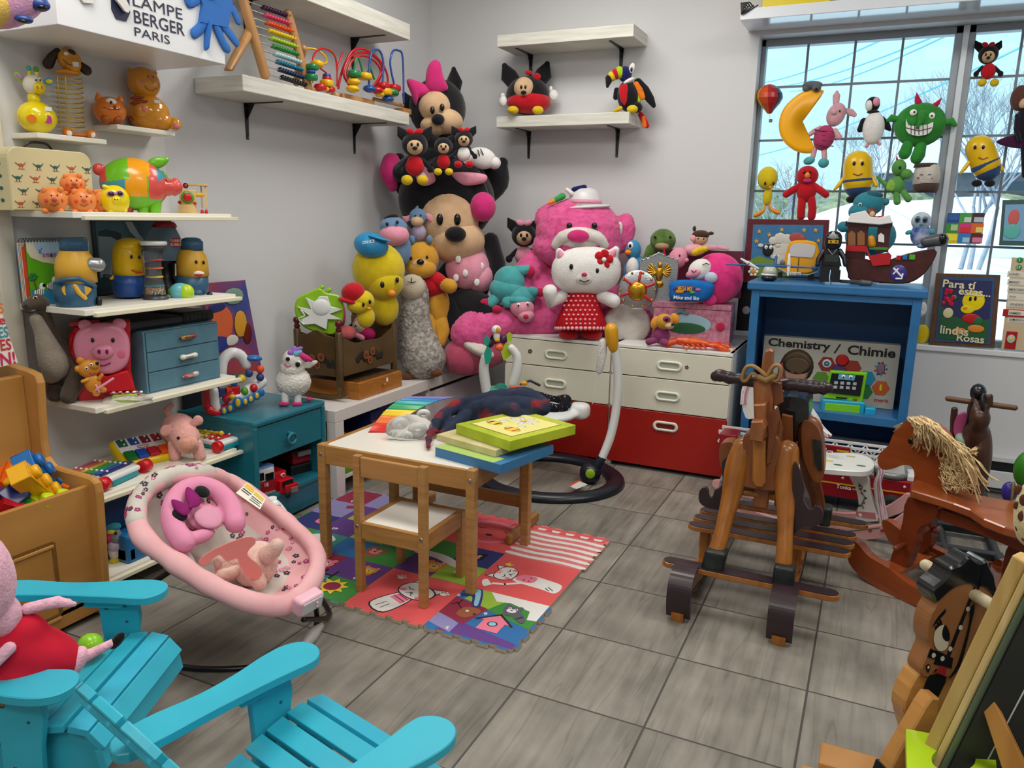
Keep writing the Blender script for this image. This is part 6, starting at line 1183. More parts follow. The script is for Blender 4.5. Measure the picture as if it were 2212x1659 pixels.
toy('wooden_train','small natural wood toy train with red and green round front','wooden toy',f_,[('front',WDL,'b',388,410,424,465,60,10,.1),('+',WDL,'s',[(386,442),(420,442),(426,464),(384,466)],10,18),('boiler_face',GRNB,'e',405,426,14,13,4,12),('+',RED_,'e',405,426,10,9,5,14),('headlamp',EYB,'e',401,401,6,6,5,10),('+',RED_,'e',401,401,3.5,3.5,4,14),('buffer',RED_,'e',388,437,4,3.5,4,14),('buffer',RED_,'e',421,439,4,3.5,4,14),('roof',WDL,'b',404,397,450,401,50,-4,.1),('post',WDL,'b',442,401,447,450,6,-8,.1),('post',WDL,'b',434,401,437,450,6,-30,.1),('barrel',C('barrel_yellow','e0b010'),'t',[(422,421,-8,5),(436,421,-8,5)]),('wheel',RED_,'e',437,459,4,7,7,-6),('wheel',RED_,'e',446,459,4,7,7,-10),('wheel',RED_,'e',396,466,4,2,7,8),('wheel',RED_,'e',416,466,4,2,7,8)])
# --- jars shelf ---
JYL=C('jar_yellow','dba832',rough=.4);JYL2=C('jar_yellow_bright','e0b400',rough=.3);JBL=C('jar_blue','2c5878',rough=.4);JBL2=C('jar_blue_bright','1c4a94',rough=.35);SLV=C('silver_plastic','a8aaac',metal=.6,rough=.3);RUB=C('rubber_black','0e0f12',rough=.4)
def sj(fr,x,ytop,ybot,w,yel,blu,lid=True,seam=None):
 seam=seam or(ybot-(ybot-ytop)*.42);h=ybot-ytop
 return[('body',blu,'l',x,[(ybot,w*.84),(ybot-3,w*.92),(ybot-h*.2,w),(seam,w)]),('+',yel,'l',x,[(seam,w*.985),(ytop+h*.30,w*.96),(ytop+h*.16,w*.86),(ytop+h*.07,w*.70),(ytop+h*(.04 if lid else.0),w*(.66 if lid else.30))])]
f_=F(166,664,'x',-2.335)
toy('cookie_jar','yellow and blue storage jar with ribbed blue lid seen from its side, at the left','jar',f_,sj(f_,166,536,663,47,JYL,JBL)+[('lid',JBL,'l',160,[(541,31),(522,31.5),(520,28),(516,26),(514,18)])]+[('+',JBL,'b',160+31*math.sin(a)-1,523,160+31*math.sin(a)+1,540,3,31*math.cos(a)+1)for a in[R(-75+i*12)for i in range(13)]]+[('knob',SLV,'t',[(196,571,20,17),(212,572,20,17)],{'n':20}),('side_panel',JYL,'s',[(134,628),(137,618),(160,614),(196,622),(193,632),(178,642),(145,640)],4,40,0,3),('arm',JYL,'t',[(162,618,44,6),(170,632,46,6),(184,644,44,5)]),('foot',RUB,'e',214,652,7,12,10,10),('strap',JBL,'t',[(120,610,36,5),(140,604,44,6),(170,602,46,6),(205,618,30,5)])])
f_=F(278,650,'x',-2.40)
toy('toy_figure','yellow and blue plastic figure with domed head behind the rain tube','toy figure',f_,sj(f_,280,517,640,37,JYL2,JBL2,False,594)+[('head_top',JYL2,'e',280,534,35,20,34,0),('eye',EYB,'e',284,555,3,4,3,36),('eye',EYB,'e',301,556,3,4,3,31),('mouth',RED_,'t',[(285,584,36,1.6),(296,589,35,2),(308,588,30,1.6)]),('arm',JYL2,'t',[(250,597,10,5),(240,600,20,5)]),('hand',RUB,'t',[(238,598,20,5),(226,596,24,4)]),('foot',RUB,'e',280,646,15,5,14,12),('foot',RUB,'e',306,642,10,5,12,8)])
f_=F(416,644,'x',-2.34)
toy('cookie_jar','yellow and blue sitting storage jar with blue lid, at the right end of its shelf','jar',f_,sj(f_,417,535,640,36,JYL,JBL)+[('lid',JBL,'l',415,[(541,24),(522,25),(520,22),(516,20),(513,12)])]+[('eye',EYB,'e',424,566,3,4,3,35),('eye',EYB,'e',440,567,3,4,3,29),('mouth',EYW,'e',428,590,13,5,4,32,-4),('+',RED_,'e',429,594,11,3.5,4,33),('foot',RUB,'e',434,640,8,8,10,30),('foot',RUB,'e',453,638,7,8,10,26),('leg',JBL,'t',[(405,630,16,14),(428,634,28,11)])])
f_=F(337,655,'x',-2.30);CLR=C('clear_plastic','cfd6da',rough=.05,kind='glass',trans=.9);T=thing('rain_tube','clear rain-maker tube with white and grey caps and coloured beads','rattle',f_.A)
k=M(C('cap_white','e2e2e0',rough=.3));k.lz(f_,332,[(531,22),(529,29),(524,30),(521,28)]);k.obj('cap',T);k=M(C('cap_grey','3a3c42',rough=.35));k.lz(f_,332,[(541,25),(540,27),(533,28),(531,27)]);k.obj('ring',T)
k=M(C('cap_grey','3a3c42'));k.lz(f_,337,[(647,29),(645,29),(638,26)]);k.obj('ring',T);k=M(MATS['cap_white']);k.lz(f_,338,[(656,28),(654,30),(648,30)]);k.obj('cap',T)
k=M(CLR);k.lz(f_,335,[(638,25),(620,23),(600,19),(585,18),(565,19),(541,24)]);k.obj('tube',T)
for y,h,r_ in((561,'c02838',20),(579,'e06a28',19),(598,'d8b81c',19),(617,'2a8a8c',22)):k=M(C('disc_'+h,h,rough=.35));k.lz(f_,335,[(y+1.5,r_*.96),(y-1.5,r_*.96)]);k.obj('disc',T)
k=M();bc=[C('bd'+h,h,rough=.3)for h in('d8342a','e8c02a','2a9a8a','e8e6e0','d87a2a')];rg=random.Random(1)
for i in range(120):a=rg.uniform(-1,1);k.e(f_,336+a*20,rg.uniform(622,636),2.1,2.1,2.1,math.sqrt(1-a*a)*18,m=bc[i%5],seg=6,ring=4)
k.obj('beads',T)['kind']='stuff'
f_=F(395,645,'x',-2.27)
toy('maraca','light blue and lime green egg-shaped maraca lying in front of the jar','rattle',f_,[('body',C('maraca_blue','6ab8c4',rough=.25),'e',388,629,23,18,18,0,8),('+',GRNB,'e',372,630,10,10,10,0),('end',C('maraca_lime','b4d428',rough=.25),'e',403,631,17,17,16,6)])
sp_=thing('spiral_book','spiral-bound childrens board book with zebras on a green cover','book',at(120,650,'x',-2.44));bx_=-2.44
Pb=[at(x,y,'x',bx_)for x,y in((60,648),(120,652),(196,650),(196,520),(45,520),(38,600))]
q0=at(45,523,'x',bx_);q1=at(192,518,'x',bx_+.0);zb0=T2+.001
y0b,y1b=q0.y+.004,q1.y;ztb=q0.z
for i,c in enumerate(('2a7ab0','e08a4a','e8e0d0','3a9a8a','d8d0c0','b02828','e8e4da','c84a24')):M(C('page'+c,c,rough=.5)).box(bx_-.03+.0035*i-.0035,bx_-.03+.0035*i-.0003,y0b,y1b,zb0,ztb-.002*i,.0005).obj('page',sp_)
k=M(C('cover_green','5aa81e',rough=.3));k.box(bx_-.003,bx_,y0b+.01,y1b,zb0,ztb,.0006);
def cv(pts,m,kk,dx=.0008):P=[at(x,y,'x',bx_+dx)for x,y in pts];P=[Vector((p.x,min(max(p.y,y0b+.011),y1b),min(max(p.z,zb0),ztb)))for p in P];n=sum(((P[i]-P[0]).cross(P[(i+1)%len(P)]-P[0])for i in range(len(P))),Vector());kk.add(P if n.x>0 else P[::-1],[tuple(range(len(P)))],m,False)
cv([(48,523),(192,518),(192,560),(130,572),(90,566),(66,556),(52,543)],C('cover_cream','dcd8c0'),k);cv([(70,524),(192,520),(192,556),(120,558),(84,548)],C('cover_sky','a8c8e4'),k,.0012);cv([(58,628),(192,624),(192,660),(58,665)],C('cover_blue','2a86b0'),k,.001)
for a,b in(((78,621),(70,600)),):k.tube([at(80,626,'x',bx_+.002),at(72,603,'x',bx_+.002)],.0016,BRM,n=5)
for a in range(6):an=a*PI/3;c=at(71,598,'x',bx_+.002);k.ell(c+VY*.009*math.cos(an)+VZ*.007*math.sin(an),(VX*.001,VY*(.004+.005*abs(math.cos(an))),VZ*(.003+.004*abs(math.sin(an)))),C('palm_green','1c7a38'),8,5)
for cx,cy in((85,632),(112,618)):
 c=at(cx,cy,'x',bx_+.0015);k.ell(c,(VX*.001,VY*.017,VZ*.012),EYW,14,6);k.ell(c+Vector((0,.012,.018)),(VX*.001,VY*.010,VZ*.013),EYW,12,6);k.ell(c+Vector((.0008,.018,.022)),(VX*.001,VY*.006,VZ*.006),EYB,10,5)
 for j in range(4):k.tube([c+Vector((.0014,-.012+j*.007,-.010)),c+Vector((.0014,-.010+j*.007,.010))],.0011,EYB,n=4)
k.obj('cover',sp_)
k=M();A=at(84,555,'x',bx_+.002);k.text("z'",A+VZ*.012,VY,VZ,None,.016,.001,C('txt_blue','2a7ac0'),bold=.02);A=at(92,556,'x',bx_+.002)
for i,(ch,h)in enumerate(zip('animaux',('b070b0','c04080','3a3a7a','a04a9a','c06a3a','3a8a6a','b04040'))):k.text(ch,A+VY*.0125*i,VY,VZ,.009,.013,.001,C('txt_'+h,h),bold=.02)
k.obj('lettering',sp_)
k=M(C('spiral_teal','12363e',rough=.3));n=22
for i in range(n):y=y0b+.008+(y1b-y0b-.016)*i/(n-1);k.tube([Vector((bx_-.016+.017*math.cos(a),y+.002*math.sin(a*.5),ztb-.002+.013*math.sin(a)))for a in[2*PI*j/12 for j in range(13)]],.0011,n=5,round_=False)
k.obj('spiral',sp_)
x_=-2.528;P=[at(x,y,'x',x_)for x,y in((209,480),(430,470),(430,645),(218,643))]
pt=thing('painting','dark framed winter landscape picture standing behind the jars','picture',at(300,640,'x',x_));yl,yr=at(209,600,'x',x_).y,2.24;zt3=Z1-.004
M(C('frame_black','0b0d10',rough=.3)).box(x_-.008,x_,yl,yr,T2,zt3,.002).obj('frame',pt)
k=M(C('paint_blue','3f5f74',kind='mottle',col2='54768a',sc=12));k.box(x_,x_+.002,yl+.012,yr-.005,T2+.012,zt3-.005,0)
def pv(pts,m,dx):P=[at(x,y,'x',x_+dx)for x,y in pts];P=[Vector((p.x,min(max(p.y,yl+.013),yr-.006),min(max(p.z,T2+.013),zt3-.006)))for p in P];n=sum(((P[i]-P[0]).cross(P[(i+1)%len(P)]-P[0])for i in range(len(P))),Vector());k.add(P if n.x>0 else P[::-1],[tuple(range(len(P)))],m,False)
pv([(212,500),(230,495),(250,500),(262,505),(262,530),(212,530)],C('paint_navy','1f3442'),.0026);pv([(212,510),(240,512),(265,525),(290,560),(290,590),(212,600)],C('paint_snow','8fa8b4'),.003);pv([(212,600),(300,590),(430,600),(430,650),(212,650)],C('paint_teal','1c3e48'),.0034);pv([(270,478),(285,478),(300,505),(312,520),(300,520),(280,500)],C('paint_pale','b8c8d0'),.0038)
k.obj('canvas',pt)
f_=F(360,640,'x',-2.44);T=thing('candy_machine','clear plastic gumball jar with red lid and logo behind the rain tube','candy dispenser',f_.A)
k=M(C('gum_red','a01020',rough=.25));k.lz(f_,356,[(491,27),(484,25),(479,20)]);k.obj('lid',T);k=M(CLR);k.lz(f_,358,[(562,36),(545,42),(525,40),(508,34),(491,26)]);k.obj('jar',T)
k=M(RUB);k.lz(f_,362,[(640,34),(612,34),(600,20),(570,22),(562,34)]);k.obj('base',T)
k=M(RED_);k.e(f_,380,524,13,10,2,42);k.obj('logo',T);k=M(LETW);O=f_.p(369,523,45);k.text('DUBBLE',O,f_.R,VZ,22*f_.s,6*f_.s,.0005);k.text('BUBBLE',f_.p(369,531,45),f_.R,VZ,22*f_.s,6*f_.s,.0005);k.obj('lettering',T)
# --- three drawer shelf ---
BG=C('drawer_blue','5b8798',kind='mottle',col2='527c8e',sc=18,rough=.45);BGD=C('drawer_gap','26414c',rough=.6)
dx0,dx1=-2.53,-2.262;dy0=at(311,760,'x',dx1).y;dy1=at(473,760,'x',dx1).y;dz0=T3;dz1=at(303,718,'x',dx1).z
DC=thing('desk_drawers','grey-blue mini cabinet of three drawers with novelty handles','drawers',((dx0+dx1)/2,(dy0+dy1)/2,dz0))
k=M(BG);k.box(dx0,dx1,dy0,dy1,dz0,dz1,.002);k.obj('case',DC)
for i,(nm,c1,c2,tx)in enumerate((('PAINT','b0484a','c8c4c0','e8e4e0'),('brushes','e6e0d2','e6e0d2','6a5a50'),('PENCILS','b07a38','8a3a38','20202a'))):
 z0=dz0+.006+i*(dz1-dz0-.008)/3;z1=z0+(dz1-dz0-.008)/3-.004;k=M(BGD);k.box(dx1-.001,dx1+.0006,dy0+.008,dy1-.008,z0-.0015,z1+.0015,0);d=k;k.box(dx1,dx1+.003,dy0+.010,dy1-.010,z0,z1,.001,BG);o=k.obj('drawer',DC)
 ym=(dy0+dy1)/2+.01;zm=(z0+z1)/2;q=M(C('hn'+c1,c1,rough=.35));x=dx1+.016
 q.tube([(x,ym-.026,zm-.001),(x,ym,zm),(x,ym+.012,zm)],[.008,.0075,.008],n=14);q.tube([(x,ym+.012,zm),(x,ym+.028,zm+.001)],[.0082,.0095],C('hn2'+c2,c2,rough=.35),n=14)
 if i!=1:q.tube([(x,ym-.034,zm-.001),(x,ym-.028,zm-.001)],[.0035,.007],EYB if i==2 else SLV,n=10)
 else:q.tube([(x,ym-.030,zm),(x,ym-.024,zm)],.010,n=12)
 hh_=q.obj('handle',o);q=M(C('hx'+tx,tx));q.text(nm,(x+.0085,ym-.020,zm-.004),VY,VZ,.034,.008,.0006,bold=.015);q.obj('lettering',hh_)
k=M(RUB);k.box(dx0+.005,dx1-.02,dy0-.05,dy0+.20,dz1+.001,dz1+.036,.012);tag(k.obj('zip_case',None,(-2.4,dy0+.1,dz1)),'flat black case lying on the mini drawer cabinet, the left one','case')
k=M(C('camera_black','1a1c20',rough=.5));k.box(dx0+.02,dx1-.03,dy0+.205,dy1+.02,dz1+.001,dz1+.042,.012);
for i in range(6):k.box(dx1-.032,dx1-.028,dy0+.215+i*.02,dy0+.222+i*.02,dz1+.012,dz1+.032,.001)
tag(k.obj('black_radio',None,(-2.4,dy1,dz1)),'ribbed black gadget lying on the right of the mini drawer cabinet','gadget')
DG=C('dino_grey','54483c',kind='plush',col2='463c32',sc=10);DL=C('dino_pale','938a7c',kind='plush',col2='867d70',sc=10)
f_=F(140,862,A=at(142,866,'z',T3))
T=toy('plush_dinosaur','grey long-necked plush dinosaur looking over the shelf','plush toy',f_,[('foot',DG,'t',[(170,800,10,22),(155,840,22,20),(148,856,28,19)]),('foot',DG,'t',[(118,800,-10,17),(114,845,-4,16),(116,855,0,15)]),('belly',DL,'t',[(78,690,28,14),(92,720,26,18),(105,755,24,27),(118,790,18,33),(112,808,10,24)],{'sub':3}),('head',DG,'t',[(60,660,36,13),(78,652,30,19),(90,655,22,17)],{'sub':3}),('eye',EYW,'e',76,643,5,3,3,44,20),('+',EYB,'e',76,643,3,2.4,2,46),('mouth',EYB,'t',[(56,674,44,.9),(70,676,48,.9),(80,668,48,.9)]),('nostril',EYB,'e',56,660,3,2,2,48)])
k=M(DG);k.t(f_,[(88,655,20,18),(100,690,8,15),(110,730,0,20),(135,780,-15,42),(160,810,-20,40)],sub=3);k.e(f_,150,790,50,40,50,-30);k.blob(.006,3);k.obj('body',T)
PGP=C('case_pink','e08ca4',rough=.3);PGR=C('case_red','c8101c',rough=.3)
f_=F(215,868,A=at(215,868,'z',T3)+Vector((-.02,0,0)))
T=thing('pig_lunch_case','moulded pink pig-faced carry case with red back and dress','carry case',f_.A)
k=M(PGR);k.pr(f_,[(160,705),(280,690),(282,800),(292,840),(262,852),(200,868),(168,860),(165,790),(150,760)],50,-40,sp=0,bev=4);k.pr(f_,[(148,735),(158,712),(180,706),(180,790),(156,775)],46,-42,bev=4,sp=2);k.obj('back',T)
k=M(PGP);k.pr(f_,[(158,745),(166,718),(190,702),(222,697),(255,702),(275,722),(281,752),(275,785),(252,804),(220,808),(188,800),(166,778)],26,6,puff=.28,sp=4);k.obj('face',T);fc=[o for o in T.children if o.name.startswith('face')][0]
for x,y in((184,703),(258,700)):k=M(PGP);k.e(f_,x,y,15,12,8,4,-10);k.obj('ear',T)
k=M(PGP);k.e(f_,222,760,24,17,12,20);k.e(f_,214,760,3.5,5,2,32,m=MAG);k.e(f_,231,760,3.5,5,2,32,m=MAG);k.obj('snout',fc)
for x,y in((200,735),(244,735)):k=M(EYB);k.e(f_,x,y,4,5,3,20);k.obj('eye',fc)
k=M(MAG);k.t(f_,[(206,784,21,1.4),(222,790,21,1.4),(238,784,21,1.4)],sub=3);k.e(f_,262,765,10,11,2,18,m=C('cheek_rose','d86a8a'));k.obj('smile',fc)
k=M(PGR);k.pr(f_,[(205,800),(230,812),(262,802),(276,800),(290,836),(286,842),(235,846),(215,848)],22,4,bev=4,sp=0);k.obj('dress',T);k=M(PGR);k.pr(f_,[(150,695),(215,692),(215,700),(150,703)],30,-34);k.obj('clasp',T)
f_=f_.off(.04);OT=C('teddy_amber','d8902a',rough=.35)
toy('teddy_figure','amber plastic teddy on the front of the pig case holding a pink stick','toy figure',f_,[('head',OT,'e',192,796,24,19,12,0,8),('+',OT,'e',204,788,12,10,12,6),('ear',OT,'e',174,779,9,8,6,0),('ear',OT,'e',168,797,7,7,6,0),('eye',EYW,'e',187,796,4,4,2,13),('+',EYB,'e',187,796,2,2,1,15),('eye',EYW,'e',197,788,4,4,2,16),('+',EYB,'e',197,788,2,2,1,18),('nose',EYB,'e',210,785,4,4,3,16),('mouth',MAG,'t',[(193,806,13,1),(198,811,13,1),(205,806,13,1)]),('body',OT,'e',200,828,18,20,10,0,20),('arm',OT,'t',[(190,820,6,5),(178,824,8,4)]),('arm',OT,'t',[(214,818,6,5),(220,810,8,4)]),('leg',OT,'e',208,848,9,8,8,4),('leg',OT,'e',222,842,9,6,7,4),('stick',C('stick_pink','e89ab4',rough=.35),'t',[(208,842,16,3),(244,818,16,3)]),('+',MATS['stick_pink'],'t',[(207,832,16,2.5),(214,846,16,2.5)])])
f_=F(270,862,A=at(272,862,'z',T3+.001));CEL=C('cellophane','f4f4f4',rough=.12,kind='glass',trans=.85)
T=thing('sweet_packet','clear cellophane packet with a lime comb and pink bits at the shelf edge','packet',f_.A)
k=M(C('comb_lime','a8d048',rough=.4));k.bx(f_,243,853,297,867,14,10,.2);k.obj('comb',T);k=M(C('bits_pink','d84a7a',rough=.4))
for i in range(14):k.e(f_,240+i*5,849+rg.uniform(-3,2),4,2.4,3,2+rg.uniform(-4,4),m=C('bits_'+('a','b','c')[i%3],('c8386a','f0f0f0','d86a50')[i%3],rough=.4))
k.obj('bits',T);k=M(CEL);G=[[at(222+108*i/9+rg.uniform(-2,2),870-(27-12*(i/9))*j/4,'z',T3+.004+.02*math.sin(PI*i/9)*math.sin(PI*j/4)+rg.uniform(0,.004))for i in range(10)]for j in range(5)]
k.add([p for g_ in G for p in g_],[(j*10+i,j*10+i+1,j*10+11+i,j*10+10+i)for j in range(4)for i in range(9)],sm=False);k.obj('wrapper',T)
# --- xylophone shelf ---
XW=C('xylo_white','e6e6e8',rough=.25);XT=C('xylo_teal','18929e',rough=.3);XR=C('xylo_red','d01820',rough=.25);RB=['b04a6a','c8604a','d8b83a','4a9a3a','2a8a7a','2a54a8','2a2a6a']
def xylo(label,cx,cy,z,ang,L,W,bars_,mal):
 c=at(cx,cy,'z',z);X=Vector((math.cos(ang),math.sin(ang),0));Y=Vector((-X.y,X.x,0));T=thing('xylophone',label,'xylophone',(c.x,c.y,z),'toy xylophones on the shelf')
 k=M(XT);k.obox(c+VZ*.012,(X,Y,VZ),(L*.5,W*.42,.010),.006);k.obox(c+VZ*.028,(X,Y,VZ),(L*.5,W*.5,.010),.009,XW,seg=3);k.obj('body',T)
 for s in(-1,1):k=M(XR);k.tube([c+X*(L*.46)-Y*W*.56*s*1.0+VZ*.024,c+X*(L*.46)-Y*W*.78*s+VZ*.024],.022,n=20,round_=False);k.obj('roller',T)
 n=len(bars_)
 for i,h in enumerate(bars_):
  q=M(C('bar_'+h,h,rough=.25));p=c+X*(-L*.44+L*.80*i/(n-1)*.9)+VZ*.043;q.obox(p,(X,Y,VZ),(L*.045,W*(.36+.025*i),.0025),.002);
  for s in(-1,1):q.ell(p+Y*s*W*.29+VZ*.004,(X*.005,Y*.005,VZ*.004),XW,8,5)
  q.obj('bar',T)
 if mal:k=M(C('mallet_yellow','d8b01c',rough=.3));a=c+X*(-.09)-Y*.01+VZ*.056;b=c+X*.035-Y*.0+VZ*.056;k.tube([a,b],.0045,n=10);k.ell(b,(X*.010,Y*.010,VZ*.010));k.obj('mallet',T)
 return T
xylo('rainbow toy xylophone nearest the toy box, red roller ends',228,1035,T4,R(12),.17,.15,RB,False)
xylo('small toy xylophone with yellow mallet next to the teal nightstand',465,963,T4,R(2),.17,.10,['d8a020','d8d020','e06020','c82020','c82020'],True)
c=at(310,995,'z',T4);X=Vector((.30,.954,0));Y=Vector((-X.y,X.x,0));PYE=C('piano_yellow','e4c400',rough=.3)
T=thing('toy_piano','yellow toy piano with four coloured keys and chime plates','toy piano',(c.x,c.y,T4));tl=(VZ*.94-Y*-.34).normalized();U=X.cross(tl)
fwd_=-Y if(-Y).dot(CAM-c)>0 else Y;n_=(VZ*.90+fwd_*.44).normalized();d_=(fwd_*.90-VZ*.44).normalized()
cc=c+VZ*.040;k=M(PYE);k.obox(cc-VZ*.005,(X,d_,n_),(.098,.072,.020),.016,seg=4);k.obox(c+VZ*.012,(X,fwd_,VZ),(.085,.065,.010),.006,seg=3);k.obj('body',T)
top=cc+n_*.016
k=M(XW);k.obox(top-d_*.024,(X,d_,n_),(.083,.038,.002),.002);k.obj('plate',T)
for i,h in enumerate(('1c5a4a','2a4a9a','7a1c3a','a02838')):
 q=M(C('chime_'+h,h,rough=.3));p=top-d_*.036+X*(-.062+.041*i)+n_*.004;q.obox(p,(X,d_,n_),(.016,.020,.002),.002)
 for s in(-1,1):q.ell(p+d_*.012*s+X*.003+n_*.003,(X*.004,d_*.004,n_*.004),XW,8,5)
 q.obj('chime',T)
for i,h in enumerate(('0c7030','1a4ab0','b01828','e05018')):q=M(C('key_'+h,h,rough=.25));p=top+d_*.038+X*(-.060+.040*i)+n_*.004;q.obox(p,(X,d_,n_),(.0185,.022,.008),.004,seg=3);q.obj('key',T)
k=M(XR);k.ell(top-d_*.002+n_*.003,(X*.020,d_*.009,n_*.002),pw=.7);k.ell(top-d_*.002+n_*.004,(X*.0175,d_*.007,n_*.002),XW,pw=.7);k.text('little tikes',top-d_*-.001-X*.014+n_*.006,X if X.cross(-d_).dot(n_)>0 else -X,-d_,.028,.005,.0006,EYB,bold=.02);k.obj('logo',T)
FZP=C('fluffy_pink','eab0a8',kind='plush',col2='dea098',sc=14,fuzz=(.0022,160,90))
f_=F(395,985,A=at(400,990,'z',T4)+Vector((-.03,0,0)))
T=toy('plush_pig','fluffy pale pink plush pig walking along the shelf','plush toy',f_,[('leg',FZP,'t',[(425,960,30,14),(432,985,34,14)]),('leg',FZP,'t',[(375,960,20,13),(378,985,22,13)]),('ear',FZP,'t',[(375,922,20,8),(358,930,30,14)],{'flat':.4}),('ear',FZP,'t',[(418,915,20,8),(428,908,24,12)],{'flat':.4}),('tail',FZP,'t',[(365,900,-30,6),(358,885,-30,7),(370,875,-30,6)]),('snout',C('snout_peach','e6a890',kind='plush'),'e',406,960,18,14,10,62),('eye',EYB,'e',385,946,3.4,3.4,3,52)])
k=M(FZP);k.e(f_,385,925,38,30,46,-10);k.e(f_,400,945,32,28,30,24);k.e(f_,405,960,24,20,20,42);k.blob(.005,2,(.0025,170));k.obj('body',T)
# --- lowest shelf ---
f_=F(300,1060,A=at(285,1190,'z',T5)+Vector((-.1,0,0)));DBC=C('case_blue','0f3a6c',rough=.4)
T=thing('blue_carry_case','dark blue carry case with grey handle on the lowest shelf','case',f_.A);k=M(DBC);k.box(-2.52,-2.30,1.62,1.95,T5,T5+.20,.01);k.obj('body',T);k=M(C('handle_grey','5a626a',rough=.4));cc=Vector((-2.297,1.80,.22));k.tube(circ(cc,VY*1.4,VZ,.028,20),.006,n=8,closed=True,cap=False);k.obj('handle',T)
c=at(290,1175,'z',T5+.05);TBB=C('tool_blue','1f6ea8',rough=.35);T=thing('blue_tool_box','bright blue plastic toy tool box behind the bouncer','toy box',(c.x,c.y,T5));k=M(TBB);k.box(-2.29,-2.19,1.66,1.95,T5,T5+.055,.008);k.box(-2.29,-2.19,1.66,1.70,T5,T5+.10,.012);k.box(-2.29,-2.27,1.66,1.95,T5,T5+.09,.006);k.obj('tray',T);
k=M(C('tool_dark','122840',rough=.4));k.box(-2.27,-2.21,1.72,1.92,T5+.056,T5+.075,.006);
for i in range(4):k.ell((-2.24,1.74+.05*i,T5+.085),(VX*.008,VY*.006,VZ*.008),SLV,8,5)
k.obj('tools',T)
f_=F(245,1195,A=at(245,1212,'z',T5))
toy('unicorn_figure','grey and white unicorn toy with a rainbow crest beside the toy box','plush toy',f_,[('body',WHP,'e',248,1190,14,22,14,0),('head',C('unicorn_grey','8a8a92',kind='plush'),'e',250,1160,14,20,14,4),('crest',C('crest_teal','2a9ab0',kind='plush'),'e',244,1140,18,9,12,2,10),('+',C('crest_pink','d83a8a',kind='plush'),'e',238,1158,9,20,9,4,10),('+',C('crest_yellow','e0c83a',kind='plush'),'e',240,1148,10,6,10,8),('eye',EYB,'e',250,1152,3,3.6,3,17),('foot',C('foot_yellow','d8c02a',kind='plush'),'e',247,1212,12,8,12,6),('skirt',C('skirt_lilac','cdbfd4',kind='fabric'),'e',248,1178,16,14,14,4)])
# ---------------- abacus and bead mazes ----------------
BCH=C('beech','b98a56',kind='wood',col2='a87844',sc=5,stretch=(3,3,1),rough=.4)
fa=F(590,165,'x',-2.375,yaw=0);AB=thing('abacus','wooden abacus with ten rows of coloured beads on the left wall shelf','abacus',Vector((-2.38,at(620,180,'x',-2.375).y,1.779)))
def zc(k,z=1.7795):k.v=[Vector((p.x,p.y,max(p.z,z)))for p in k.v];return k
k=M(BCH);k.t(fa,[(519,-22,0,6),(573,163,0,6)],n=8,flat=1.4);zc(k);k.obj('post',AB);k=M(BCH);k.t(fa,[(622,28,0,5.5),(666,189,0,5.5)],n=8,flat=1.4);zc(k);k.obj('post',AB)
k=M(BCH);k.t(fa,[(538,70,-6,7),(494,153,26,6)],n=8);zc(k);k.obj('support',AB);k=M(BCH);k.t(fa,[(655,105,-6,6),(640,178,-40,6)],n=8);zc(k);k.obj('support',AB)
for i,h in enumerate(('3c1a3e','d0406a','dc4818','e0b818','9ac020','2c8430','a8c8cc','1a6a88','12284c','0c0c10')):
 t=i/9;xa,ya2=532+42*t,2+157*t;xb,yb2=622+36*t,34+149*t;x0b=566+40*t;y0b_=14+151*t
 k=M(SLV);k.t(fa,[(xa,ya2,0,.9),(xb,yb2,0,.9)],n=6);o=k.obj('rod',AB);q=M(C('ab_'+h,h,rough=.25))
 for j in range(10):u=j/9;q.e(fa,x0b+3+(xb-x0b-3)*u,y0b_+2+(yb2-y0b_-2)*u,3.0,5.6,5.6,0,-16,seg=12,ring=8)
 q.obj('bead_row',o)
f_=F(700,190,'x',-2.37,yaw=0);BZ={n:C('mz_'+n,h,rough=.25)for n,h in dict(r='b81820',y='e0b010',g='1f7a44',b='1c4f9a').items()}
T=thing('bead_maze','small bead maze with red and yellow wires between abacus and larger maze','bead maze',Vector((-2.36,f_.A.y,1.779)))
k=M(BCH)
for x,y in((677,183),(724,196)):k.lathe(Vector((-2.37,at(x,y,'x',-2.37).y,1.7792)),VZ,[(0,.021),(.024,.021),(.027,.018)],n=20)
k.obj('base',T);k=M(BZ['r']);k.t(f_,[(700,175,6,1.3),(706,160,6,1.3),(690,146,6,1.3),(676,130,6,1.3),(684,110,0,1.3),(700,105,0,1.3),(722,118,0,1.3),(728,150,0,1.3),(727,185,0,1.3)],n=6,sub=4);k.t(f_,[(730,185,0,1.3),(729,150,0,1.3),(740,115,-2,1.3)],n=6,sub=4);k.obj('wire',T)
k=M(BZ['y']);k.t(f_,[(660,104,-10,1.3),(680,106,-6,1.3),(700,118,0,1.3),(706,134,0,1.3),(694,138,0,1.3),(680,134,4,1.3),(676,150,4,1.3),(676,178,4,1.3)],n=6,sub=4);k.obj('wire',T)
for x,y,c,r_,p_ in((685,138,'y',8,.7),(675,145,'g',7,.5),(673,155,'b',5.5,1),(673,167,'g',7,.5),(706,164,'b',5,.6),(706,170,'r',5.5,.6),(706,180,'y',8,.5),(692,189,'r',8,.7),(702,192,'y',6,1),(712,194,'r',7,.7)):q=M(BZ[c]);q.e(f_,x,y,r_,r_,r_,8,m=None,seg=12,ring=8,pw=p_);zc(q);q.obj('bead',T)
f_=F(810,215,'x',-2.35,yaw=0);T=thing('bead_maze','larger bead maze with looping red, blue and green wires at the shelf end','bead maze',Vector((-2.36,f_.A.y,1.779)))
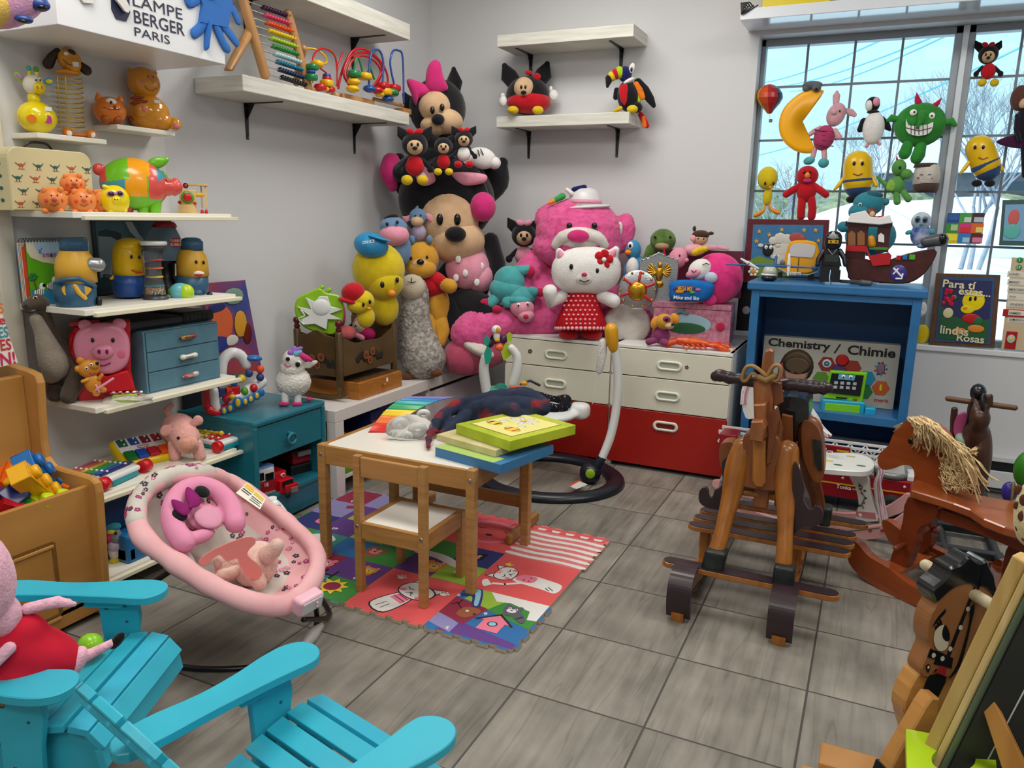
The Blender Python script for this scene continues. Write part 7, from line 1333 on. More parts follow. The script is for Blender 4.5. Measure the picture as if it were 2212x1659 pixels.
def ybd(y0p,y1p,xd0,xd1,z1):return(xd0,xd1,at(y0p,210,'x',-2.35).y,at(y1p,225,'x',-2.35).y,1.7795,z1)
k=M(BCH);k.box(*ybd(740,808,-2.37,-2.345,1.81),.004);k.box(*ybd(868,884,-2.40,-2.335,1.808),.004);k.tube([at(808,214,'x',-2.36),at(870,228,'x',-2.36)],.009,n=12);zc(k);k.obj('base',T)
for c,pts in(('r',[(731,190,-6,1.4),(740,150,-4,1.4),(760,112,0,1.4),(785,106,0,1.4),(820,130,0,1.4),(836,160,0,1.4),(838,190,0,1.4)]),('r',[(760,192,0,1.4),(742,160,0,1.4),(755,125,0,1.4),(780,113,0,1.4),(808,122,0,1.4),(826,150,0,1.4),(810,190,0,1.4)]),('r',[(770,195,4,1.4),(750,165,4,1.4),(760,132,4,1.4),(785,120,4,1.4),(812,135,4,1.4),(822,160,4,1.4),(800,195,4,1.4)]),('b',[(797,185,8,1.4),(799,130,8,1.4),(806,110,8,1.4),(820,110,8,1.4),(828,135,8,1.4),(826,185,8,1.4)]),('b',[(852,185,6,1.4),(843,140,6,1.4),(848,112,6,1.4),(860,109,6,1.4),(870,125,6,1.4),(872,222,6,1.4)]),('g',[(764,165,6,1.3),(768,130,6,1.3),(776,128,6,1.3),(785,160,6,1.3),(795,155,6,1.3),(800,148,6,1.3),(808,170,6,1.3)])):k=M(BZ[c]);k.t(f_,pts,n=6,sub=4);k.obj('wire',T)
for x,y,c,r_,p_ in((764,160,'g',8,.6),(764,177,'y',8,1),(762,192,'y',8,1),(788,165,'y',8,.6),(798,192,'b',8,1),(814,195,'r',8,1),(820,204,'y',6,1),(827,186,'r',8,.6),(831,198,'y',8,.4),(851,190,'r',8,.6),(846,200,'g',9,.8),(838,214,'b',7,.8)):q=M(BZ[c]);q.e(f_,x,y,r_,r_,r_,8,m=None,seg=12,ring=8,pw=p_);q.obj('bead',T)
# ---------------- soft toys of the corner ----------------
def P_(n,h,h2=None,**k):return mt(n,h,'plush',col2=h2,sc=10,**k)
BK=P_('plush_black','16151b','101015');TN=P_('plush_tan','d2b08c','c8a47e');HP=P_('plush_hotpink','d0307a','c02a6e');WP_=P_('plush_white','e8e6e4','dcdad8');YP=P_('plush_gold','d09a34','c48e2c');YC=P_('plush_chick','d8c020','ccb418');RP=P_('plush_red','c01422','b01020');BU=P_('plush_bluegrey','6c8cae','6080a4');GRY=P_('plush_fleece','8e8a86','56524e');YS=P_('plush_shoe','d8b81c','ccac14');LP=P_('plush_softpink','e49ab0','da8ea4');OB=C('beak_orange','e08a20',rough=.5)
DOT=lambda f_,L_,m,r_,th=2:[('+',m,'e',x,y,r_,r_,th,d)for x,y,d in L_]
def face(x,y,w,d,eye=EYB,nose=BK,nr=.2):
 "plain bead eyes and a small nose"
 return[('eye',eye,'e',x-w*.4,y,w*.09,w*.11,w*.06,d),('eye',eye,'e',x+w*.4,y,w*.09,w*.11,w*.06,d),('nose',nose,'e',x,y+w*.55,w*nr,w*nr*.7,w*nr*.8,d+w*.25)]
FG=F(960,560,A=Vector((-2.12,3.80,.8)))
g=FG;T=toy('plush_animal','giant black plush animal with tan face in the corner, below the smaller one','plush toy',g,[('ear',BK,'t',[(895,400,-30,40),(872,370,-30,34),(862,345,-30,14)],{'flat':.5,'sub':3}),('ear',BK,'t',[(1045,400,-30,42),(1070,380,-30,36),(1086,352,-30,12)],{'flat':.5,'sub':3}),('head',BK,'e',965,430,104,96,70,-20),('face',TN,'e',968,478,66,76,62,8),('+',TN,'e',985,520,62,48,56,20),('head/bow',LP,'p',[(895,362),(915,358),(935,372),(940,392),(918,402),(902,392)],20,50,1),('+',LP,'p',[(975,375),(1010,372),(1050,378),(1045,395),(1000,400)],20,40,1),('+',WP_,'e',913,383,8,9,3,62)]+[('eye',EYB,'e',950,474,7,12,5,70),('eye',EYB,'e',988,474,7,12,5,68),('nose',BK,'e',984,506,22,16,16,84),('torso',BK,'e',1000,640,70,90,50,-10),('dress',LP,'e',1010,580,48,50,50,14),('+',LP,'e',1035,600,30,34,30,24)]+[('+',WP_,'e',x,y,6,8,3,d)for x,y,d in((990,560,62),(1005,590,66),(1030,610,58),(985,600,60),(1040,575,50))]+[('arm',BK,'t',[(1060,520,0,18),(1075,570,10,18),(1072,625,20,18)]),('arm/glove',WP_,'e',1068,640,16,22,16,24),('leg',BK,'t',[(1000,650,20,34),(1050,670,60,34),(1060,720,70,30)]),('leg',BK,'t',[(960,650,20,34),(985,700,40,34),(1030,760,50,28)])])
g=F(950,230,A=Vector((-2.16,3.86,1.7)))
toy('plush_animal','large black plush animal with hot pink bow at the very top of the corner pile','plush toy',g,[('ear',BK,'t',[(900,240,-24,20),(884,225,-30,18),(874,205,-30,6)],{'flat':.5}),('ear',BK,'t',[(972,210,-20,22),(982,175,-20,20),(980,150,-20,6)],{'flat':.5}),('head',BK,'e',945,235,62,66,50,-14),('bow',HP,'p',[(878,172),(905,176),(930,192),(925,205),(905,212),(898,228),(890,208)],26,26,1),('+',HP,'p',[(920,190),(922,150),(935,130),(950,134),(958,165),(968,190),(958,198),(935,200)],26,28,1),('face',TN,'e',940,232,36,36,40,14),('+',TN,'e',962,262,38,28,34,22),('+',TN,'e',938,272,30,22,30,22),('eye',EYB,'e',934,238,5,8,4,54),('eye',EYB,'e',955,232,5,8,4,54),('nose',BK,'e',946,258,14,12,12,60),('body',BK,'e',958,330,56,44,40,-8),('shoe',HP,'t',[(845,350,10,20),(842,375,16,22),(848,402,14,12)],{'sub':3}),('leg',BK,'t',[(940,340,10,26),(900,350,22,24),(868,372,26,22)]),('leg',BK,'t',[(1000,350,20,24),(1020,385,40,22),(1036,420,50,20)]),('shoe',HP,'e',1043,447,28,33,28,66),('arm',BK,'t',[(985,310,10,16),(1005,325,26,14)]),('glove',WP_,'e',1040,342,32,24,18,40,-10),('+',WP_,'t',[(1008,350,40,10),(1014,340,42,12)]),('+',WP_,'e',1068,352,14,14,14,40),('+',BK,'t',[(1032,324,59,1),(1036,336,59,1)]),('+',BK,'t',[(1038,322,59,1),(1044,334,59,1)])])
def mouse(label,g,x,y,r,shirt,bow,shoe,dots=None,group=None,tilt=0,body=1.0):
 L_=[('ear',BK,'t',[(x-r*.6,y-r*.5,-r*.2,r*.45),(x-r*1.05,y-r*.9,-r*.2,r*.4),(x-r*1.25,y-r*1.3,-r*.2,r*.1)],{'flat':.45}),('ear',BK,'t',[(x+r*.6,y-r*.5,-r*.2,r*.45),(x+r*1.05,y-r*.9,-r*.2,r*.4),(x+r*1.25,y-r*1.3,-r*.2,r*.1)],{'flat':.45}),('head',BK,'e',x,y,r,r*.95,r*.85,0),('face',TN,'e',x,y+r*.15,r*.68,r*.66,r*.6,r*.38),('eye',EYB,'e',x-r*.24,y,r*.1,r*.15,r*.08,r*.98),('eye',EYB,'e',x+r*.24,y,r*.1,r*.15,r*.08,r*.98),('nose',BK,'e',x,y+r*.3,r*.2,r*.15,r*.16,r*1.05)]
 if body:
  by=y+r*1.75;L_+=[('torso',shirt,'e',x,by-r*.1,r*.75,r*.8,r*.6,0),('arm',BK,'t',[(x-r*.6,by-r*.5,0,r*.2),(x-r*1.1,by,r*.2,r*.2)]),('paw',BK,'e',x-r*1.2,by+r*.15,r*.28,r*.3,r*.25,r*.2),('arm',BK,'t',[(x+r*.6,by-r*.5,0,r*.2),(x+r*1.1,by,r*.2,r*.2)]),('paw',BK,'e',x+r*1.2,by+r*.15,r*.28,r*.3,r*.25,r*.2)]
  if shoe:L_+=[('shoe',shoe,'e',x-r*.6,by+r*1.0,r*.45,r*.4,r*.4,r*.6),('shoe',shoe,'e',x+r*.6,by+r*1.0,r*.45,r*.4,r*.4,r*.6)]
  if dots:L_.insert(8,('+',dots,'e',x-r*.3,by,r*.1,r*.12,r*.05,r*.56));L_.insert(9,('+',dots,'e',x+r*.25,by+r*.2,r*.1,r*.12,r*.05,r*.56));L_.insert(10,('+',dots,'e',x+r*.1,by-r*.4,r*.1,r*.12,r*.05,r*.56))
 if bow:L_.append(('bow',bow,'e',x-r*.32,y-r*.98,r*.34,r*.24,r*.2,r*.4,-25));L_.append(('+',bow,'e',x+r*.32,y-r*.98,r*.34,r*.24,r*.2,r*.4,25))
 return toy('plush_animal',label,'plush toy',g,L_,group)
gs=FG.off(.22)
gA=F(900,330,A=gs.p(900,330)+VZ*0)
mouse('small black plush animal in a red dress, left of three sitting on the giant one',gA,896,312,28,RP,RP,YS)
mouse('smallest black plush animal in red with yellow feet, middle of three on the giant one',F(955,330,A=gs.p(955,330)),958,316,20,RP,None,YS)
mouse('small black plush animal in a white shirt, right of three on the giant one',F(1000,300,A=gs.p(1000,300)),1002,300,20,WP_,RP,RP)
zs=1.801;g=F(1138,247,A=Vector((at(1138,247,'y',4.12).x,4.12,zs)))
toy('plush_animal','ball-shaped black and red plush animal sitting on the back wall shelf','plush toy',g,[('ear',BK,'t',[(1112,180,-4,16),(1098,162,-4,18),(1090,142,-4,6)],{'flat':.45}),('ear',BK,'t',[(1162,176,-4,16),(1176,158,-4,18),(1182,138,-4,6)],{'flat':.45}),('body',BK,'e',1140,207,47,42,34,0),('shirt',RP,'e',1142,220,47.5,27,36,3),('face',TN,'e',1132,192,22,25,22,20),('eye',EYB,'e',1126,188,2.6,4,3,41),('eye',EYB,'e',1135,188,2.6,4,3,41),('nose',BK,'e',1131,200,6,4.5,4,43),('bow',RP,'e',1142,157,8,5,5,14,-14),('+',RP,'e',1160,166,8,8,5,14,30),('hand',WP_,'e',1087,219,9,12,8,4),('+',WP_,'e',1086,206,5,5,4,4),('hand',WP_,'e',1196,206,10,12,8,2),('+',WP_,'e',1190,192,4,6,4,2),('shoe',YS,'e',1108,238,12,9,10,34),('shoe',YS,'e',1162,238,12,9,10,34)],loc=(g.A.x,4.12,zs))
TCN=C('toucan_navy','141a5a',kind='plush');TLM=C('toucan_lime','a8c818',kind='plush');TOR=C('toucan_orange','e87a18',kind='plush')
g=F(1350,243,A=Vector((at(1350,243,'y',4.10).x,4.10,zs)))
toy('plush_toucan','plush toucan with striped yellow, red and green beak on the shelf end','plush toy',g,[('body',BK,'e',1357,208,24,34,22,0,8),('breast',RP,'p',[(1338,188),(1354,182),(1356,205),(1350,228),(1340,215)],10,20,1),('head',TCN,'e',1350,160,15,17,14,4),('+',WP_,'e',1358,176,14,6,12,5,30),('beak',TLM,'e',1339,157,10,14,11,8,14),('+',RP,'e',1330,160,9,12,10,9,20),('+',YC,'e',1322,165,9,11,9,10,24),('+',BK,'t',[(1316,170,10,9),(1313,182,10,5),(1312,187,10,3)]),('eye',WP_,'e',1365,147,6,11,3,12,-12),('+',EYB,'e',1364,150,2.5,5,2,15),('wing',BK,'t',[(1378,178,0,9),(1392,195,0,11),(1405,215,0,9),(1412,228,0,5)],{'flat':.5}),('wing',TOR,'t',[(1374,182,9,6),(1382,196,10,7),(1388,210,10,6)],{'flat':.5}),('+',TLM,'t',[(1376,205,6,5),(1380,218,6,5)]),('wing',BK,'t',[(1332,195,-2,6),(1330,210,0,6)]),('foot',YS,'t',[(1328,240,20,4),(1340,234,24,5)]),('foot',YS,'e',1366,236,12,9,8,22),('leg',BK,'e',1376,232,12,12,12,8),('tail',RP,'t',[(1384,248,-4,6),(1392,262,-4,7),(1398,272,-4,5)],{'flat':.4}),('+',TOR,'t',[(1390,255,0,4),(1392,272,0,5)],{'flat':.4})],loc=(g.A.x,4.10,zs))
def FB(x,y,X,Y,z=BT):return F(x,y,A=Vector((X,Y,z)))
def anc(x,y,X):
 return at(x,y,'x',X)
g=F(845,495,A=anc(845,500,-2.30));toy('plush_donkey','larger blue-grey plush donkey with pink muzzle and black mane, left one','plush toy',g,[('head',BU,'e',850,490,30,22,28,0),('muzzle',LP,'e',852,508,32,24,30,10),('mane',BK,'e',845,470,16,7,10,0,12),('eye',EYB,'e',858,480,3.5,4,3,30),('eye',EYB,'e',836,484,3.5,4,3,28),('body',BU,'e',860,540,30,40,26,-10)])
g=F(905,480,A=anc(905,500,-2.22));toy('plush_donkey','small pale blue plush donkey with pink inner ears beside the giant face','plush toy',g,[('head',BU,'e',903,468,19,18,17,0),('muzzle',TN,'e',901,478,14,12,14,10),('ear',LP,'t',[(886,470,0,6),(878,474,0,7),(872,470,0,3)],{'flat':.4}),('ear',LP,'t',[(922,466,0,6),(934,474,0,8),(944,482,0,4)],{'flat':.4}),('mane',BU,'t',[(900,452,0,5),(902,446,0,2)]),('body',P_('plush_mauve','a89cb8'),'e',905,502,16,18,14,2),('foot',BU,'e',890,518,7,10,8,10),('foot',BU,'e',928,518,7,10,8,10),('eye',EYB,'e',897,466,2,2,2,17),('eye',EYB,'e',909,465,2,2,2,17)])
g=F(815,600,A=anc(815,640,-2.25));toy('plush_chick','big yellow plush chick with an orange beak next to the sheep','plush toy',g,[('head',YC,'e',818,582,57,58,50,0,10),('+',YC,'e',830,610,42,38,44,8),('body',YC,'e',830,665,32,40,30,-6),('tuft',YC,'t',[(808,530,10,6),(806,520,10,2)]),('beak',OB,'e',846,634,9,8,9,52),('eye',EYB,'e',826,615,5,7,4,50),('eye',EYB,'e',858,605,4,6,4,46)])
CAPB=C('cap_blue','2a8ec4',rough=.35);g2=F(800,520,A=anc(800,540,-2.24));k=M(CAPB);k.e(g2,802,530,38,28,34,6,-12);k.e(g2,820,515,26,4,22,24,-14);T=thing('souvenir_hat','blue plastic souvenir cap with white lettering on the big plush chick','cap',g2.p(800,520));k.obj('cap',T);k=M(LETW);k.text('ON ICE',g2.p(783,528,41),(g2.R*.98+VZ*.17),VZ,26*g2.s,7*g2.s,.001,bold=.02);k.obj('lettering',T)
g=F(780,640,A=anc(780,690,-2.20));toy('plush_chick','smaller yellow plush chick wearing a red hat by the cradle post','plush toy',g,[('head',YC,'e',782,650,27,24,24,0),('+',YC,'e',775,660,26,18,22,4),('hat',RP,'e',763,632,26,22,24,4,8),('+',RP,'e',752,650,22,6,16,12,-14),('beak',OB,'e',797,667,5,4,5,26),('eye',EYB,'e',785,658,3,5,3,26),('eye',EYB,'e',799,652,3,5,3,22),('body',YC,'e',790,685,20,24,18,-2)])
g=F(930,620,A=Vector((-2.20,3.62,BT)));T=toy('plush_bear','honey coloured plush bear in a red top behind the grey sheep','plush toy',g,[('head',YP,'e',908,560,40,38,34,10),('+',YP,'e',912,580,30,22,26,26),('ear',YP,'e',877,532,10,9,6,6,20),('ear',YP,'e',936,527,10,8,6,6,-20),('muzzle',TN,'e',908,572,18,14,12,38),('eye',EYB,'e',888,558,3,4,3,40),('eye',EYB,'e',922,556,3,4,3,40),('nose',EYB,'e',908,566,8,6,6,50),('shirt',RP,'e',935,615,32,30,30,6),('+',RP,'t',[(935,600,20,15),(958,612,30,14)]),('arm',YP,'t',[(962,615,34,14),(972,618,40,16)]),('body',YP,'e',945,665,28,48,28,4),('leg',YP,'t',[(950,690,10,20),(955,715,20,18),(950,738,24,14)]),('leg',YP,'t',[(925,690,14,20),(925,730,24,18)])])
g=F(905,800,A=Vector((at(905,815,'z',BT).x-.03,at(905,815,'z',BT).y,BT)))
FLC=mt('sheep_fleece','b4afa8','mottle',col2='7c7771',sc=45,rough=.95,bump=1.0)
k=M(FLC);k.e(g,893,640,33,45,30,0);k.t(g,[(893,660,0,33),(897,710,0,37),(907,755,4,46),(915,775,6,48)],n=20,sub=3);k.e(g,915,775,48,42,44,4);k.blob(.005,2,(.0045,95))
T=thing('plush_sheep','tall grey curly plush sheep standing on the bench','plush toy',g.A);k.obj('body',T)
k=M(P_('sheep_face','c9bda8'));k.e(g,890,620,27,26,16,24);k.e(g,892,606,18,12,12,24);k.obj('face',T);k=M(EYB);k.t(g,[(880,608,40,.8),(889,611,41,.8),(898,608,40,.8)]);k.t(g,[(889,600,38,.8),(889,611,41,.8)]);k.obj('mouth',T)
k=M(mt('hoof_brown','6a3f24','plush'));k.e(g,940,805,16,9,12,34);k.obj('foot',T);k=M(mt('hoof_brown','6a3f24'));k.e(g,880,812,14,7,10,30);k.obj('foot',T)
CRD=C('cradle_olive','5a4422',kind='mottle',col2='4c391b',sc=12,rough=.35);KNB=C('knob_maroon','5a1218',rough=.2);FLP=C('folk_orange','8c5226',rough=.5);FLD=C('folk_dark','241a0e',rough=.5);FLR=C('folk_red','6e2418',rough=.5)
CX0,CX1=-2.43,-2.19;zb2=BT+.115;cy0=at(735,840,'x',CX1).y;cy1=at(851,800,'x',CX1).y;T=thing('doll_cradle','painted olive doll cradle with maroon knobs and folk flowers on the bench','cradle',((CX0+CX1)/2,(cy0+cy1)/2,BT))
zr=at(735,712,'x',CX1).z;print('cradle',cy0,cy1,zr)
for y,zk in((cy0,zr),(cy1,zr+.02)):
 for x in(CX0,CX1):k=M(CRD);k.lathe((x,y,BT+.012),VZ,[(0,.006),(.02,.012),(.035,.008),(.05,.016),(.06,.017),(zk-BT-.03,.017),(zk-BT-.02,.012)],n=8);k.lathe((x,y,zk-.008),VZ,[(0,.012),(.008,.015),(.02,.009),(.03,.017),(.045,.016),(.052,.006)],KNB,16);k.obj('post',T)
def panel(a,b,z0,z1,dip,n,nm,fl=True):
 a,b=Vector(a),Vector(b);P=[a+VZ*z0,b+VZ*z0];
 for i in range(13):t=1-i/12;P.append(a.lerp(b,t)+VZ*(z1-dip*math.sin(PI*t)+.006*math.cos(t*4*PI)))
 k=M(CRD);k.prism(P,n,.010,bev=.001);c=a.lerp(b,.5)+VZ*((z0+z1)/2-.02)+Vector(n)*.0115;X=(b-a).normalized()
 if fl:
  for j in range(8):t=j/7-.5;k.ell(c+X*t*.19+VZ*.014*math.sin(j*1.7),(X*.018,VZ*.022,Vector(n)*.0008),FLD,10,4)
  for dx,dz in((-.030,.008),(.024,.018),(.0,-.020)):
   p=c+X*dx+VZ*dz+Vector(n)*.0012
   for q in range(9):an=q*2*PI/9;k.ell(p+X*.015*math.cos(an)+VZ*.015*math.sin(an),(X*.0065,VZ*.0065,Vector(n)*.0008),FLP,7,4)
   k.ell(p+Vector(n)*.001,(X*.009,VZ*.009,Vector(n)*.0008),FLR,8,4)
 k.obj(nm,T)
panel((CX1,cy0+.017,0),(CX1,cy1-.017,0),zb2,zr-.045,.035,(1,0,0),'side_panel');panel((CX0,cy0+.017,0),(CX0,cy1-.017,0),zb2,zr-.035,.035,(1,0,0),'side_panel',False)
panel((CX0+.017,cy0,0),(CX1-.017,cy0,0),zb2,zr-.045,-.03,(0,-1,0),'end_panel');panel((CX0+.017,cy1,0),(CX1-.017,cy1,0),zb2,zr-.02,-.03,(0,-1,0),'end_panel',False)
k=M(CRD);k.box(CX0,CX1,cy0,cy1,zb2,zb2+.012,.002);k.obj('base_board',T)
for y in(cy0,cy1):k=M(CRD);k.prism([Vector((x,y-.008,z))for x,z in spline([(CX0-.05,BT+.03),(CX0,BT+.016),((CX0+CX1)/2,BT+.001),(CX1,BT+.012),(CX1+.04,BT+.03),(CX1+.045,BT+.042),(CX1,BT+.03),((CX0+CX1)/2,BT+.022),(CX0,BT+.034),(CX0-.045,BT+.045)],3)],VY,.016);k.v=[Vector((p.x,p.y,max(p.z,BT+.0005)))for p in k.v];k.obj('rocker',T)
g=F(690,665,A=Vector((-2.31,cy0+.09,zr-.02)));LM=C('lime_bowl','8cc01c',rough=.3);T=thing('fruit_dish','lime green apple-shaped dish holding a white star-shaped insert in the cradle','dish',g.A)
k=M(LM);k.pr(g,[(690,622),(705,632),(735,640),(743,670),(738,700),(720,722),(690,718),(655,705),(637,675),(642,645),(665,632)],12,0,bev=3,sp=3);k.t(g,[(690,626,0,4),(696,620,0,5)]);k.t(g,[(706,630,0,4),(712,626,0,5)]);k.obj('dish',T)
k=M(WPL);k.pr(g,[(x_,y_)for x_,y_ in((660,642),(680,652),(690,640),(708,640),(715,662),(740,668),(712,678),(738,690),(708,690),(705,712),(680,700),(655,702),(650,690),(668,682),(642,662),(672,668))],6,12,bev=1.5);k.t(g,[(650,670,16,1.5),(658,682,18,1.5),(645,688,16,1.5),(655,700,16,1.5)],sub=3);k.e(g,694,664,20,18,5,14);k.obj('insert',T)
toy('pink_bucket','pink plastic bucket edge showing behind the lime dish','bucket',F(742,690,A=anc(742,690,-2.36)),[('body',HP,'e',738,680,9,26,14,0)])
g=F(800,700,A=Vector((-2.28,cy1-.10,zr-.07)));toy('plush_bunny','small pale plush bunny with long pink ears in the cradle','plush toy',g,[('head',P_('bunny_cream','e0c4b4'),'e',776,704,15,16,14,0),('ear',WP_,'t',[(788,694,2,7),(800,682,2,8),(806,678,2,6)],{'flat':.5}),('ear',LP,'t',[(770,694,4,6),(778,684,4,6)],{'flat':.5}),('body',C('magenta_cloth','c0246a',kind='fabric'),'e',795,722,16,14,14,4),('eye',EYB,'e',768,704,2,2,2,13),('arm',LP,'t',[(770,724,8,6),(782,730,12,7)])])
toy('plush_ball','salmon pink plush ball lying in the cradle','plush toy',F(745,720,A=Vector((-2.27,cy0+.16,zr-.075))),[('body',P_('plush_salmon','d66a6e'),'e',748,719,22,16,18,0)])
T=thing('game_box','flat pine box with small drawer knobs under the cradle','wooden box',(-2.3,2.95,BT));PBX=C('pine_box','b5742c',kind='wood',col2='9c5f20',sc=9,stretch=(2,2,14),rough=.4)
ya3=at(775,858,'x',-2.13).y;yb4=at(862,830,'x',-2.13).y+.02;k=M(PBX);k.box(-2.46,-2.125,ya3,yb4,BT+.001,BT+.080,.002);k.obj('body',T);k=M(C('carved_top','6a4420',kind='mottle',col2='2e1c0c',sc=60,bump=1));k.box(-2.44,-2.145,ya3+.015,yb4-.015,BT+.078,BT+.0815,0);k.obj('carved_lid',T)
k=M(PBX);k.lathe((-2.125,(ya3+yb4)/2+.01,BT+.042),VX,[(0,.004),(.006,.005),(.012,.010),(.018,.007)],n=14);k.obj('knob',T);k=M(STK);k.box(-2.125,-2.1245,(ya3+yb4)/2+.04,(ya3+yb4)/2+.055,BT+.048,BT+.068,0);k.obj('price_tag',T)
g=F(632,872,A=at(635,872,'z',.462));LF=P_('llama_fur','e6e3dc','d2cec6');k=M(LF);k.e(g,634,825,38,32,34,0);k.e(g,632,795,26,24,24,6);k.e(g,634,778,24,22,22,10);k.blob(.004,2,(.0035,190))
T=toy('plush_llama','fluffy white plush llama with rainbow forelock on the teal nightstand','plush toy',g,[('hair',C('hair_violet','9a6ac8',kind='plush'),'t',[(632,762,20,8),(636,752,20,5)]),('+',C('hair_blue','6ab0cc',kind='plush'),'t',[(640,764,22,9),(648,760,22,5)]),('+',HP,'t',[(650,768,20,8),(662,774,20,7),(672,778,18,4)]),('+',C('hair_violet','9a6ac8'),'t',[(628,762,22,7),(650,752,20,4)]),('ear',LF,'t',[(655,790,8,6),(668,788,8,8),(682,782,8,4)],{'flat':.5}),('eye',EYW,'e',622,774,6,6,4,29),('+',EYB,'e',622,775,4.5,5,3,31),('eye',EYW,'e',643,786,7,7,4,28),('+',EYB,'e',643,787,5.5,6,3,30),('mouth',HP,'t',[(614,786,26,1),(620,792,29,1),(627,790,30,1)]),('leg',WP_,'t',[(616,850,14,8),(616,866,14,8)]),('leg',WP_,'t',[(643,850,14,8),(643,866,14,8)]),('hoof',HP,'e',613,872,12,5,10,16),('hoof',HP,'e',642,872,11,5,10,16),('hoof',HP,'e',668,862,8,4,8,-6)]);k.obj('body',T)
g=F(500,880,A=at(470,893,'z',.462));g=F(500,880,A=Vector((g.A.x,g.A.y,.462)),yaw=R(-20));WHT=C('train_white','e4e4e4',rough=.25);TRD=C('train_red','c01424',rough=.25);TB_=C('train_blue','1c6ab0',rough=.25);TY=C('train_yellow','dcb818',rough=.3)
T=toy('toy_train','white, red and blue plastic musical train with a ringed arch on the nightstand','toy train',g,[('cowcatcher',TRD,'t',[(452,885,4,9),(470,892,8,9),(488,880,8,9)],{'sub':3}),('cab',WHT,'t',[(462,848,0,12),(464,870,2,10),(468,886,4,10)]),('cab_red',TRD,'b',444,838,452,884,20,6),('speaker',C('train_navy','2c3878'),'b',474,840,487,858,12,12),('block',C('train_orange','e0481c'),'b',490,838,502,852,12,10),('arch',WHT,'t',[(478,805,-6,11),(482,778,-6,11),(500,762,-6,11),(520,768,-6,11),(532,788,-6,10)],{'sub':3}),('base',WHT,'t',[(500,862,0,14),(535,845,-6,14),(565,825,-10,12)]),('wagon',TRD,'b',500,835,520,862,18,10),('boiler',TRD,'t',[(488,862,10,8),(500,852,10,8)]),('+',TY,'e',502,857,7,5,5,20),('roof',TB_,'e',548,774,18,7,14,0,-8)]+[('character',m,'e',x,y,8,9,8,8)for x,y,m in((505,825,TB_),(522,818,TY),(538,806,C('train_navy','2c3878')),(528,845,GRNB),(548,838,TRD),(562,815,C('train_navy','2c3878')),(562,798,C('train_orange','e0481c')))]+[('wheel',TB_,'e',x,y,r_,r_*1.2,4,16)for x,y,r_ in((484,888,8),(497,882,8),(514,870,11),(530,868,8),(542,862,8),(555,855,8),(565,848,7))]+[('wheel_hub',TY,'e',x,y,r_*.5,r_*.8,3,20)for x,y,r_ in((484,888,8),(497,882,8),(514,870,11),(530,868,8),(542,862,8),(555,855,8))])
x_=-2.50;k=M(C('poster_red','b8402c',kind='mottle',col2='3a4a8c',sc=4,rough=.3));Pp=[at(x,y,'x',x_)for x,y in((440,612),(530,605),(566,800),(452,812))];k.prism(Pp,-VX,.006,bev=.001);T=thing('picture_board','colourful red and blue picture board leaning on the wall behind the train','picture',Pp[2]);k.obj('board',T)
k=M();g=F(500,700,'x',x_+.001,yaw=0)
for x,y,rx,ry,h in((480,700,24,40,'d8643a'),(505,640,22,18,'7a9a88'),(520,700,14,30,'d89a2c'),(476,740,20,20,'2a3a8a'),(500,735,16,12,'d8d0c8'),(470,665,18,12,'22306a'),(535,720,10,24,'6a2018')):k.e(g,x,y,rx,ry,1,1,m=C('pp'+h,h,rough=.3),seg=20,ring=6)
k.obj('print',T);k=M(C('dark_board','12161c',rough=.4));k.box(-2.53,-2.515,2.23,2.42,.463,.60,.002);tag(k.obj('dark_frame',None,(-2.52,2.3,.463)),'dark framed panel standing behind the pig on the nightstand','picture')
g=F(580,1065,A=Vector((-2.16,2.30,.136)),yaw=R(-12));LIT=C('truck_glass','0c1016',rough=.1)
toy('toy_fire_engine','red and white toy fire engine numbered 18 in the teal nightstand','toy truck',g,[('body',TR,'b',550,1040,596,1068,70,6),('cab',TRW,'b',550,1014,594,1042,66,4),('windscreen',LIT,'b',553,1024,571,1040,3,7),('windscreen',LIT,'b',575,1022,592,1036,3,7),('bumper',TRG,'b',549,1066,597,1072,6,9),('light_bar',C('siren_blue','7aa8e8',rough=.2,emit=.0),'b',552,1008,592,1014,16,0),('ladder',TRW,'b',550,1002,566,1010,40,-20),('number',LETW,'x','18',572,1044,580,1052,8)])
g=F(615,1060,A=Vector((-2.12,2.41,.136)),yaw=R(-15))
toy('toy_truck','small red toy lorry with a ring emblem nose out of the nightstand','toy truck',g,[('trailer',TRD,'b',594,1018,620,1060,60,-6),('cab',TRD,'b',606,1036,636,1064,36,6),('bonnet',TRD,'b',618,1046,646,1068,26,14),('windscreen',LIT,'b',612,1038,634,1050,3,10),('grille',TRG,'b',630,1052,644,1064,3,16),('wheel',TIRE,'e',622,1068,6,8,4,16),('emblem',LETW,'t',[(607,1026,-3,1),(613,1022,-3,1),(617,1026,-3,1),(612,1031,-3,1),(607,1026,-3,1)])])
g=F(655,980,A=Vector((-2.24,2.50,.2)),yaw=R(-15))
toy('toy_pickup','red toy pickup body with chrome grille at the back of the nightstand cubby','toy truck',g,[('cab',TR,'b',632,972,676,1000,60,0),('grille',TRG,'b',644,974,672,984,4,8),('chassis',RUB,'b',628,1000,690,1036,70,4),('bumper',RUB,'b',626,1030,690,1040,10,12)])
